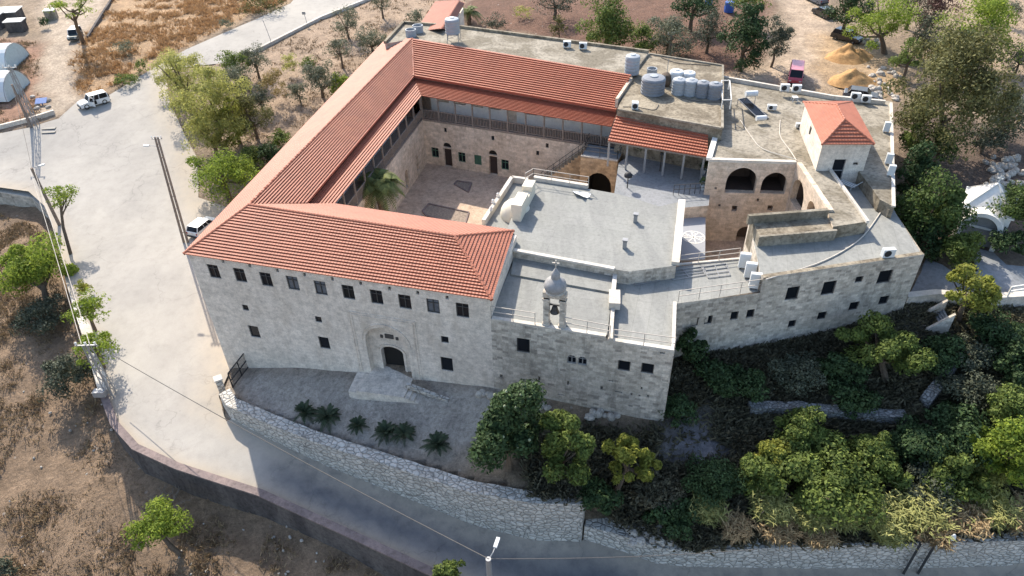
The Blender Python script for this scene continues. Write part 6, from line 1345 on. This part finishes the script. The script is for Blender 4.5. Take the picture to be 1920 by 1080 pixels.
def wpole(label, base, top, zb, r=.13, lamp=None, arms=True, name='wooden_pole', mat='wood', twin=0):
    b = Vector(P(*base, zb)); h = 2; best = 1e9
    for k in range(20, 1400):
        hh = k/100; c = RW.T @ (np.array([b.x, b.y, zb+hh])-CAM); py = c[1]/c[2]*FPX+540
        if abs(py-top[1]) < best: best = abs(py-top[1]); h = hh
    # lean sideways so that the head is where the photo has it
    tp_ = Vector(P(*top, zb+h)); lean = Vector((tp_.x-b.x, tp_.y-b.y, 0)); lean = lean if lean.length < .8 else lean.normalized()*.8
    root = thing(name, label, 'utility pole', b); mb = MB()
    for s in ((-twin, twin) if twin else (0,)): mb.tube([(s, 0, -.2), (lean.x*.5+s*.8, lean.y*.5, h*.5), (lean.x+s*.6, lean.y, h)], [r*1.15, r, r*.85], 8)
    if twin:
        for k in range(9): z_ = h*(k+.5)/9; mb.bar((lean.x*z_/h-twin*.9, lean.y*z_/h, z_), (lean.x*z_/h+twin*.9, lean.y*z_/h, z_), .06)
    mb.build('post', [M[mat]], root, local=True); t = Vector((lean.x, lean.y, h))
    if arms:
        mb = MB(); mb.bar(t+Vector((-.45, 0, -.15)), t+Vector((.45, 0, -.15)), .08); mb.build('crossarm', [M['metal']], root, local=True); mb = MB()
        for x in (-.4, -.15, .15, .4): mb = MB(); mb.lathe(t+Vector((x, 0, -.1)), [(.04, 0), (.07, .08), (.05, .12), (.07, .18), (0, .22)], 8); mb.build('insulator', [M['white']], root, local=True)
    if lamp:
        a = t+Vector((0, 0, lamp[2])); e = a+Vector((lamp[0], lamp[1], .15)); mb = MB(); mb.tube([a, a.lerp(e, .5)+Vector((0, 0, .1)), e], .03, 6); mb.build('lamp_arm', [M['metal']], root, local=True)
        d = Vector((lamp[0], lamp[1], 0)).normalized(); mb = MB(); mb.box(e+d*.2, (.5, .2, .12), math.atan2(d.y, d.x)); mb.build('lamp_head', [M['tankw']], root, local=True)
    return root, Vector(b)+t
w1, w1t = wpole('tall brown twin pole with crossarm and street lamp beside the front wing', (352, 468), (293, 257), .9, .11, (-1.0, .1, -1.0), twin=.2)
w2, w2t = wpole('dark wooden pole beside the thin pine at the curved road wall', (113, 425), (59, 315), 1.8, .15, (.5, .5, -.2), arms=False)
w3, w3t = wpole('dark wooden pole next to the grey lattice pole, upper left', (57, 236), (22, 158), 4.9, .14, arms=False)
w4, w4t = wpole('squat concrete post with insulators inside the pale olive', (1254, 106), (1259, 62), 8.3, .2, arms=True, name='concrete_post', mat='conc')
w5, w5t = wpole('thin steel sign post on the verge of the upper road', (508, 76), (493, 38), 6.6, .04, arms=False, name='sign_post', mat='metal')
w6, w6t = wpole('thin post with a small sign on the far side of the upper road', (577, 48), (569, 22), 7, .04, arms=False, name='sign_post', mat='metal'); mb = MB(); t = w6t-Vector(wloc(w6)); mb.box(t+Vector((0, -.04, -.2)), (.5, .03, .4)); mb.build('sign', [M['metal']], w6, local=True)
lb_ = P(925, 1180, -2.2); h_ = 7.5
for k in range(100, 900):
    c = RW.T @ (np.array([lb_[0], lb_[1], -2.2+k/100])-CAM)
    if c[1]/c[2]*FPX+540 < 1048: h_ = k/100; break
sl_ = thing('street_lamp', 'white street lamp on a speckled steel mast at the lower edge of the photo', 'street lamp', lb_); mb = MB(); mb.tube([(0, 0, 0), (0, 0, h_)], [.17, .15], 10); mb.build('mast', [M['metal']], sl_, local=True); mb = MB(); mb.tube([(0, 0, h_-.1), (.25, .3, h_+.1), (.35, .55, h_+.15)], .035, 6); mb.build('lamp_arm', [M['metal']], sl_, local=True); mb = MB(); mb.box((.45, .85, h_+.17), (.2, .62, .12), -.3); mb.build('lamp_head', [M['tankw']], sl_, local=True)
slt = Vector(lb_)+Vector((0, 0, h_))
# twin post with lamp on the lower right wall
tb_ = Vector(P(1690, 1068, -3.9)); tw = thing('street_lamp', 'dark leaning twin post with white lamp head at the cane covered wall', 'street lamp', tb_)
for d in (0, .95): mb = MB(); mb.bar((d, -.3, 0), (d+.05, -.25, 3.3), .15, .15, 0); mb.build('post', [M['darkmetal']], tw, local=True)
lh = Vector(P(1786, 1010, .2))-tb_; mb = MB(); mb.tube([(1.0, -.25, 3.25), (1.4, .2, 3.8), lh+Vector((-.1, .2, .05))], .03, 6); mb.build('lamp_arm', [M['metal']], tw, local=True); mb = MB(); mb.lathe((lh.x, lh.y, lh.z), [(0, -.12), (.12, -.08), (.16, .1), (.1, .35), (0, .5)], 12); mb.build('lamp_head', [M['tankw']], tw, smooth=True, local=True)
def wire(label, a, b, sag=.5, r=.022, mat='cabled'):
    a = Vector(a); b = Vector(b); pts = [a.lerp(b, t/14)+Vector((0, 0, -sag*4*(t/14)*(1-t/14))) for t in range(15)]; mb = MB(); mb.tube(pts, r, 5); o = mb.build('overhead_wire', [M[mat]]); tag(o, label, 'wire', 'overhead wires')
wire('long wire crossing the road from the lattice pole to the lower street lamp', P(210, 665, 3.2), slt, .4, .028)
wire('wire from the lower street lamp towards the right over the road', slt, P(1420, 1030, 1.5), .3, .022)
wire('left of two pale wires rising from the lattice pole', lptop+Vector((-.3, 0, 0)), w2t+Vector((-.2, 0, 0)), .3, .024, 'cable'); wire('right of two pale wires rising from the lattice pole', lptop+Vector((.3, 0, 0)), w2t+Vector((.2, 0, 0)), .3, .024, 'cable')
wire('thin wire between the two dark wooden poles at upper left', w2t, w3t, .3, .02)
# ------------------------------------------------------------------ far buildings and walls
bh = thing('back_house', 'narrow back house with a red tiled roof behind the ring tanks', 'house', GP(815, 60)); zb_ = 13.4
rp = [P2(779, 60, 12.2), P2(842, 56, 12.6), P2(871, 6, 12.6), P2(817, 3, 12.2)]; mb = MB(); rg0 = V3(P2(826, 54, 13.5), 13.5); rg1 = V3(P2(860, 1, 13.5), 13.5); tiles(mb, V3(rp[3], 12.2), V3(rp[0], 12.2), rg1, rg0); tiles(mb, V3(rp[1], 12.6), V3(rp[2], 12.6), rg0, rg1); mb.build('roof', [M['tile'], M['tileend']], bh)
mb = MB(); cen = sum(rp)/4; ft = [cen+(p-cen)*.94 for p in rp]; mb.prism(ft, 6, 12.1); mb.build('wall', [M['ashlar']], bh)
def grow(line, z=None): return [np.array([*GP(*p, G)[:2], GP(*p, G)[2]+(z or 0)]) for p in line]
lowG = lambda x, y: float(G(np.array([x]), np.array([y]))[0])-.5
wall_along('kerb_wall', grow([(420, 122), (490, 92), (600, 36), (692, 0), (760, -40)], .45), .4, lowG, M['cap'], 'pale kerb wall along the right side of the upper road', -1)
wall_along('kerb_wall', grow([(-60, 252), (0, 243), (60, 228), (104, 214)], .5), .35, lowG, M['ashlar'], 'low pale wall between the red soil beds and the road', 1)
wall_along('kerb_wall', grow([(168, 74), (190, 38), (218, -6)], .5), .3, lowG, M['darkwall'], 'low dark wall running up beside the dirt track', 1)
for i, (y0_, lb) in enumerate([(96, 'white plastic tunnel greenhouse at the left edge, the upper one'), (150, 'white plastic tunnel greenhouse at the left edge, the lower one')]):
    e = GP(37, y0_+24, G); gh = thing('greenhouse', lb, 'greenhouse', e, 0, 'tunnel greenhouses'); mb = MB(); R_ = 2.9; K = 14; Lg = 14; V_ = []
    for x in (0, -Lg):
        V_.append([(x+.25*math.sin(6*k), R_*math.cos(math.pi*k/K), R_*.95*math.sin(math.pi*k/K)) for k in range(K+1)])
    for k in range(K): mb.face([V_[0][k], V_[0][k+1], V_[1][k+1], V_[1][k]], 1 if k < 4 else 0)
    mb.face(V_[0][::-1], 1); mb.build('plastic_cover', [M['tankw'], plain('pale_blue_plastic', (.42, .5, .5), .4)], gh, smooth=False, local=True); mb = MB()
    for j in range(5):
        x = -.05-j*3
        for k in range(K): a, b = [(x, (R_+.02)*math.cos(math.pi*q/K), (R_*.95+.02)*math.sin(math.pi*q/K)) for q in (k, k+1)]; mb.bar(a, b, .05)
    mb.build('hoops', [M['metal']], gh, local=True)
for a, b, w_, d_, h_, lb in [(22, 42, 3.4, 2.6, 1.8, 'white roofed grey shed at the upper left edge, the larger one'), (35, 58, 2.4, 1.5, 1.5, 'small white roofed lean-to in front of the larger shed'), (-2, 50, 2.4, 3.4, 1.9, 'white roofed shed cut by the left edge of the photo')]:
    e = GP(a, b, G); sd = thing('shed', lb, 'shed', e, .1, 'sheds at the upper left'); mb = MB(); mb.box((0, 0, h_/2), (w_, d_, h_)); mb.build('wall', [M['darkwall']], sd, local=True); mb = MB(); mb.box((0, 0, h_+.1), (w_+.3, d_+.3, .1), 0, 0, Matrix.Rotation(.04, 3, 'X')); mb.build('roof', [M['white']], sd, local=True)
e = GP(99, 36, G); ct_ = thing('concrete_tank', 'square white topped concrete cistern beside the dirt track', 'cistern', e, .3); mb = MB(); mb.box((0, 0, .7), (1.5, 1.5, 1.4)); mb.build('tank_body', [M['conc']], ct_, local=True); mb = MB(); mb.box((0, 0, 1.45), (1.6, 1.6, .1)); mb.build('lid', [M['white']], ct_, local=True)
for k, (x, y, w_, lb) in enumerate([(92, 241, 1.5, 'upper dark slotted grate plate in the upper road'), (92, 248, 1.5, 'lower dark slotted grate plate in the upper road')]):
    e = GP(x, y, G); mb = MB(); mb.box((e[0], e[1], e[2]+.03), (w_, .5, .05), .1); o = mb.build('road_grate', [M['darkmetal']]); tag(o, lb, 'grate')
e = GP(80, 196, G); mb = MB(); mb.box((e[0], e[1], e[2]+.5), (1.3, 1.0, .06), .2, 0, Matrix.Rotation(.35, 3, 'X')); mb.bar((e[0], e[1], e[2]), (e[0], e[1], e[2]+.48), .1); o = mb.build('blue_panel', [plain('blue_panel', (.12, .2, .42), .4)]); tag(o, 'blue panel propped on the verge beside the grey lattice pole', 'panel')
for x, y, s_, lb in [(1328, 10, 1.2, 'blue plastic drum beside the dark tree at the top edge'), (1366, 22, 1.5, 'blue sheet hanging beside the green tree at the top edge')]:
    e = GP(x, y); mb = MB(); mb.lathe(e, [(.45*s_, 0), (.47*s_, .4), (.45*s_, .9*s_), (0, .95*s_)], 12); o = mb.build('plastic_drum', [plain('blue_plastic', (.05, .12, .4), .5)]); tag(o, lb, 'drum')
# sand heaps
def mound(label, px, py, r, h, seed, mat):
    e = GP(px, py); root = thing('sand_heap', label, 'sand heap', e, 0, 'sand heaps by the dirt road'); mb = MB(); N = 30; K = 10; R_ = []
    for i in range(K+1):
        t = i/K; R_.append([Vector((r*t*math.cos(6.2832*k/N)*(1+.35*noise.noise(Vector((math.cos(6.2832*k/N), math.sin(6.2832*k/N), seed)))), r*.75*t*math.sin(6.2832*k/N), h*(1-t)**1.15*(1+.7*noise.noise(Vector((t*3*math.cos(6.2832*k/N), t*3*math.sin(6.2832*k/N), seed+5))))-.08+.05*noise.noise(Vector((t*9*math.cos(6.28*k/N), t*9*math.sin(6.28*k/N), seed))))) for k in range(N)])
    for a, b in zip(R_, R_[1:]):
        for k in range(N): j = (k+1) % N; mb.face([a[k], b[k], b[j], a[j]])
    mb.build('sand', [mat], root, smooth=True, local=True)
M['sand'] = concrete_mat('orange_sand', (.47, .27, .11), (.36, .20, .08), sc=1.0, spots=.35)
mound('upper orange sand heap beside the dark estate car', 1592, 108, 3.2, 1.7, 2, M['sand']); mound('lower orange sand heap beside the red minibus', 1598, 152, 3.0, 1.6, 9, M['sand'])
# stones
def stone_mesh(seed):
    mb = MB(); rng = np.random.default_rng(seed); s = np.array([rng.uniform(.7, 1.2), rng.uniform(.55, .9), rng.uniform(.45, .7)])*.5; R_ = []
    K = 8; rows = [(-.9, .5), (-.5, .95), (.2, 1.0), (.7, .8), (1.0, .35)]
    for z_, q in rows: R_.append([Vector((s[0]*q*math.cos(6.2832*k/K)*rng.uniform(.8, 1.15), s[1]*q*math.sin(6.2832*k/K)*rng.uniform(.8, 1.15), s[2]*z_*rng.uniform(.9, 1.1))) for k in range(K)])
    for a, b in zip(R_, R_[1:]):
        for k in range(K): j = (k+1) % K; mb.face([a[k], a[j], b[j], b[k]])
    mb.face(R_[-1]); mb.face(R_[0][::-1]); return mb
M['boulder'] = concrete_mat('pale_boulder', (.52, .47, .40), (.36, .32, .27), sc=1.5)
SR = np.random.default_rng(77); protos = [stone_mesh(k) for k in range(5)]
PM = []
for k, p in enumerate(protos): o = p.build('boulder', [M['boulder']]); PM.append(o.data); bpy.data.objects.remove(o)
def stones(pxs, size, label, group, zf=None, cat='boulder', name='boulder', up=.1):
    for x, y in pxs:
        e = GP(x, y, zf); o = bpy.data.objects.new(name, PM[SR.integers(0, 5)]); link(o); o.location = (e[0], e[1], e[2]+up*size); k = size*SR.uniform(.7, 1.3); o.scale = (k, k, k); o.rotation_euler = (SR.uniform(-.3, .3), SR.uniform(-.3, .3), SR.uniform(0, 6.28)); tag(o, label, cat, group)
stones([(905, 738), (915, 741), (922, 744), (899, 741), (1012, 765), (1018, 762), (1026, 766), (1106, 783), (1117, 778), (1124, 776), (1134, 781), (1145, 783), (1156, 781), (1111, 775)], .75, 'white boulder at the foot of the church wall', 'white boulders at the church foot')
stones([(1185+SR.uniform(-8, 75), 1003+SR.uniform(-18, 18)) for _ in range(40)], .5, 'small white stone tipped on the bank above the low road wall', 'loose stones above the low road wall', H)
stones([(1655+SR.uniform(-28, 32), 150+SR.uniform(-24, 42)) for _ in range(34)], .85, 'pale broken block in the rubble heap beside the sand', 'rubble blocks beside the sand')
stones([(1868+SR.uniform(-22, 52), 318+SR.uniform(-22, 30)) for _ in range(60)], .8, 'pale cut stone in the shaded pile above the white chapel', 'stone pile above the white chapel')
stones([(1625+SR.uniform(-14, 22), 80+SR.uniform(-6, 8)) for _ in range(10)], .9, 'white stone beside the dark estate car', 'white stones beside the dark estate car')
stones([(75+SR.uniform(-22, 18), 190+SR.uniform(-12, 14)) for _ in range(9)], .7, 'brown white boulder on the verge near the blue panel', 'boulders on the upper left verge')
stones([(SR.uniform(0, 235), SR.uniform(720, 1075)) for _ in range(26)], .26, 'small pale stone in the dry field', 'small stones in the dry field', F)
stones([(SR.uniform(330, 640), SR.uniform(980, 1078)) for _ in range(26)], .24, 'small pale stone in the shade under the dark wall', 'small stones under the dark wall', F)
# garden walls, slab
M['oldstone2'] = rubble_mat('grey_rubble_stone', (.33, .325, .31), (.18, .175, .165), 3.2)
zg_ = lambda p, dz: np.array([*GP(*p, H)[:2], GP(*p, H)[2]+dz])
lowH = lambda x, y: float(H(np.array([x]), np.array([y]))[0])-2.5
wall_along('garden_wall', [zg_((1405, 782), .9), zg_((1450, 780), .9), zg_((1540, 786), .9), (zg_((1620, 794), .9)), zg_((1695, 799), .8)], .7, lowH, M['oldstone2'], 'ruined grey rubble wall across the shaded garden', 1, jag=.15)
wall_along('garden_wall', [zg_((1738, 772), .9), zg_((1765, 738), 1.0), zg_((1788, 704), 1.1)], .75, lowH, M['oldstone2'], 'pale stub of rubble wall running uphill in the shaded garden', 1, jag=.1)
# retaining wall and path by the chapel
pth = sheet('path', px_poly([(1735, 488), (1712, 540), (1703, 556), (1758, 550), (1800, 556), (1935, 552), (1935, 505), (1885, 500), (1862, 478), (1835, 470), (1820, 485), (1832, 512), (1795, 520), (1765, 500)]), G, M['terracefloor'], 1.5, .2); tag(pth, kind='structure')
hz = lambda p, dz: np.array([*P2(p[0], p[1], 6.1), p[2] if len(p) > 2 else 6.1+dz])
wall_along('retaining_wall', [hz((1702, 560), .1), hz((1758, 554), .1), hz((1850, 565), .25), hz((1935, 560), .25)], .5, lambda x, y: 3.0, M['ashlar'], 'plastered retaining wall under the paved path at the right edge', 1, capmat=M['cap'], capw=.6, caph=.08)
hr = thing('handrail', 'white tubular handrail on the retaining wall at the right edge', 'handrail', hz((1885, 555), .3)); railing(hr, [hz((1885, 562), .3), hz((1925, 556), .3)], h=.9, mat='white', r=.05)
sx = thing('outdoor_stair', 'concrete zigzag stair with parapets descending from the paved path', 'stairs', P(1735, 600, 4.5)); mb = MB(); sa = P2(1770, 578, 5.8); sb = P2(1716, 602, 4.4); dv_ = (sb-sa); Ls = np.linalg.norm(dv_); dv_ /= Ls; nv_ = np.array([-dv_[1], dv_[0]]); ns_ = 12
for k in range(ns_): a = sa+dv_*Ls*k/ns_; b = sa+dv_*Ls*(k+1)/ns_; mb.prism([a, b, b+nv_*1.4, a+nv_*1.4], 2.8, 5.9-(k+1)*.15)
mb.build('flight', [M['terracefloor']], sx); mb = MB()
for o_ in (-.12, 1.5): mb.prism([sa+nv_*o_, sb+nv_*o_, sb+nv_*(o_+.22), sa+nv_*(o_+.22)], 2.8, [6.6, 4.9, 4.9, 6.6])
c_ = [P2(1692, 572, 5.2), P2(1715, 620, 4.6), P2(1735, 618, 4.6), P2(1768, 640, 4.2)]
for p, q, z0_, z1_ in ((c_[0], c_[1], 5.8, 5.0), (c_[1], c_[2], 5.0, 5.0), (c_[2], c_[3], 5.0, 4.7)): mb.prism([p, q, q+np.array([.1, .35]), p+np.array([.1, .35])], 2.8, [z0_, z1_, z1_, z0_])
mb.build('parapet', [M['oldstone']], sx)
# white chapel
cpb = GP(1824, 462, G); chz = cpb[2]; an = head((1832, 470), (1862, 478), 6); chp_ = thing('white_chapel', 'small white grave chapel with pyramid roof, cross and arched portal', 'chapel', cpb, an); mb = MB(); w_ = 1.75; dpt = 3.6; hw = 2.7
mb.prism([(-w_, .9), (w_, .9), (w_, .9+dpt), (-w_, .9+dpt)], -.3, hw); mb.box((0, .9+dpt/2, hw+.05), (2*w_+.35, dpt+.35, .14)); mb.build('wall', [M['white']], chp_, local=True)
mb = MB(); ap_ = (0, .9+dpt/2, hw+1.9); k4 = [(-w_, .9, hw+.12), (w_, .9, hw+.12), (w_, .9+dpt, hw+.12), (-w_, .9+dpt, hw+.12)]
for i in range(4): mb.face([k4[i], k4[(i+1) % 4], ap_])
for i in range(4): mb.bar(k4[i], ap_, .16, .14)
mb.build('roof', [M['white']], chp_, local=True); mb = MB(); mb.box((ap_[0], ap_[1], ap_[2]+.3), (.08, .08, .7)); mb.box((ap_[0], ap_[1], ap_[2]+.42), (.4, .08, .08)); mb.build('cross', [M['white']], chp_, local=True)
mb = MB(); K = 16; ri, ro, zs = 1.15, 1.5, 1.7; pts_i = [(-ri, 0)]+[(-ri*math.cos(math.pi*k/K), zs+ri*math.sin(math.pi*k/K)) for k in range(K+1)]+[(ri, 0)]; pts_o = [(-ro, 0)]+[(-ro*math.cos(math.pi*k/K), zs+ro*math.sin(math.pi*k/K)) for k in range(K+1)]+[(ro, 0)]
for i in range(len(pts_i)-1):
    a, b, c, d = pts_i[i], pts_i[i+1], pts_o[i+1], pts_o[i]
    mb.face([(a[0], -.2, a[1]), (b[0], -.2, b[1]), (c[0], -.2, c[1]), (d[0], -.2, d[1])][::-1]); mb.face([(d[0], -.2, d[1]), (c[0], -.2, c[1]), (c[0], .95, c[1]), (d[0], .95, d[1])][::-1]); mb.face([(a[0], -.2, a[1]), (b[0], -.2, b[1]), (b[0], .95, b[1]), (a[0], .95, a[1])])
mb.build('portal_arch', [M['white']], chp_, local=True); mb = MB(); mb.face([(x, .3, z_) for x, z_ in pts_i]); mb.build('door', [M['metal']], chp_, local=True); mb = MB(); mb.box((0, .22, zs), (2*ri, .1, .16)); mb.build('door_bar', [M['white']], chp_, local=True)
# dead tree
dt = thing('dead_tree', 'leafless bleached shrub beside the bright pine in the lower field', 'tree', GP(318, 955, F)); rng = np.random.default_rng(3); mb = MB()
def branch(p, d, l, r, dep):
    q = p+d*l; m_ = p.lerp(q, .5)+Vector(rng.normal(size=3)*.07*l); mb.tube([p, m_, q], [r, r*.8, r*.55], 5, 0, False)
    if dep:
        for _ in range(3): nd_ = (d+Vector(rng.normal(size=3)*.75)); nd_.z = abs(nd_.z)*.7; branch(q, nd_.normalized(), l*rng.uniform(.55, .85), r*.6, dep-1)
for k in range(6): a = k*1.05; branch(Vector((0, 0, 0)), Vector((math.cos(a)*.9, math.sin(a)*.9, .7)).normalized(), .75, .045, 3)
mb.build('branches', [M['deadwood']], dt, local=True)
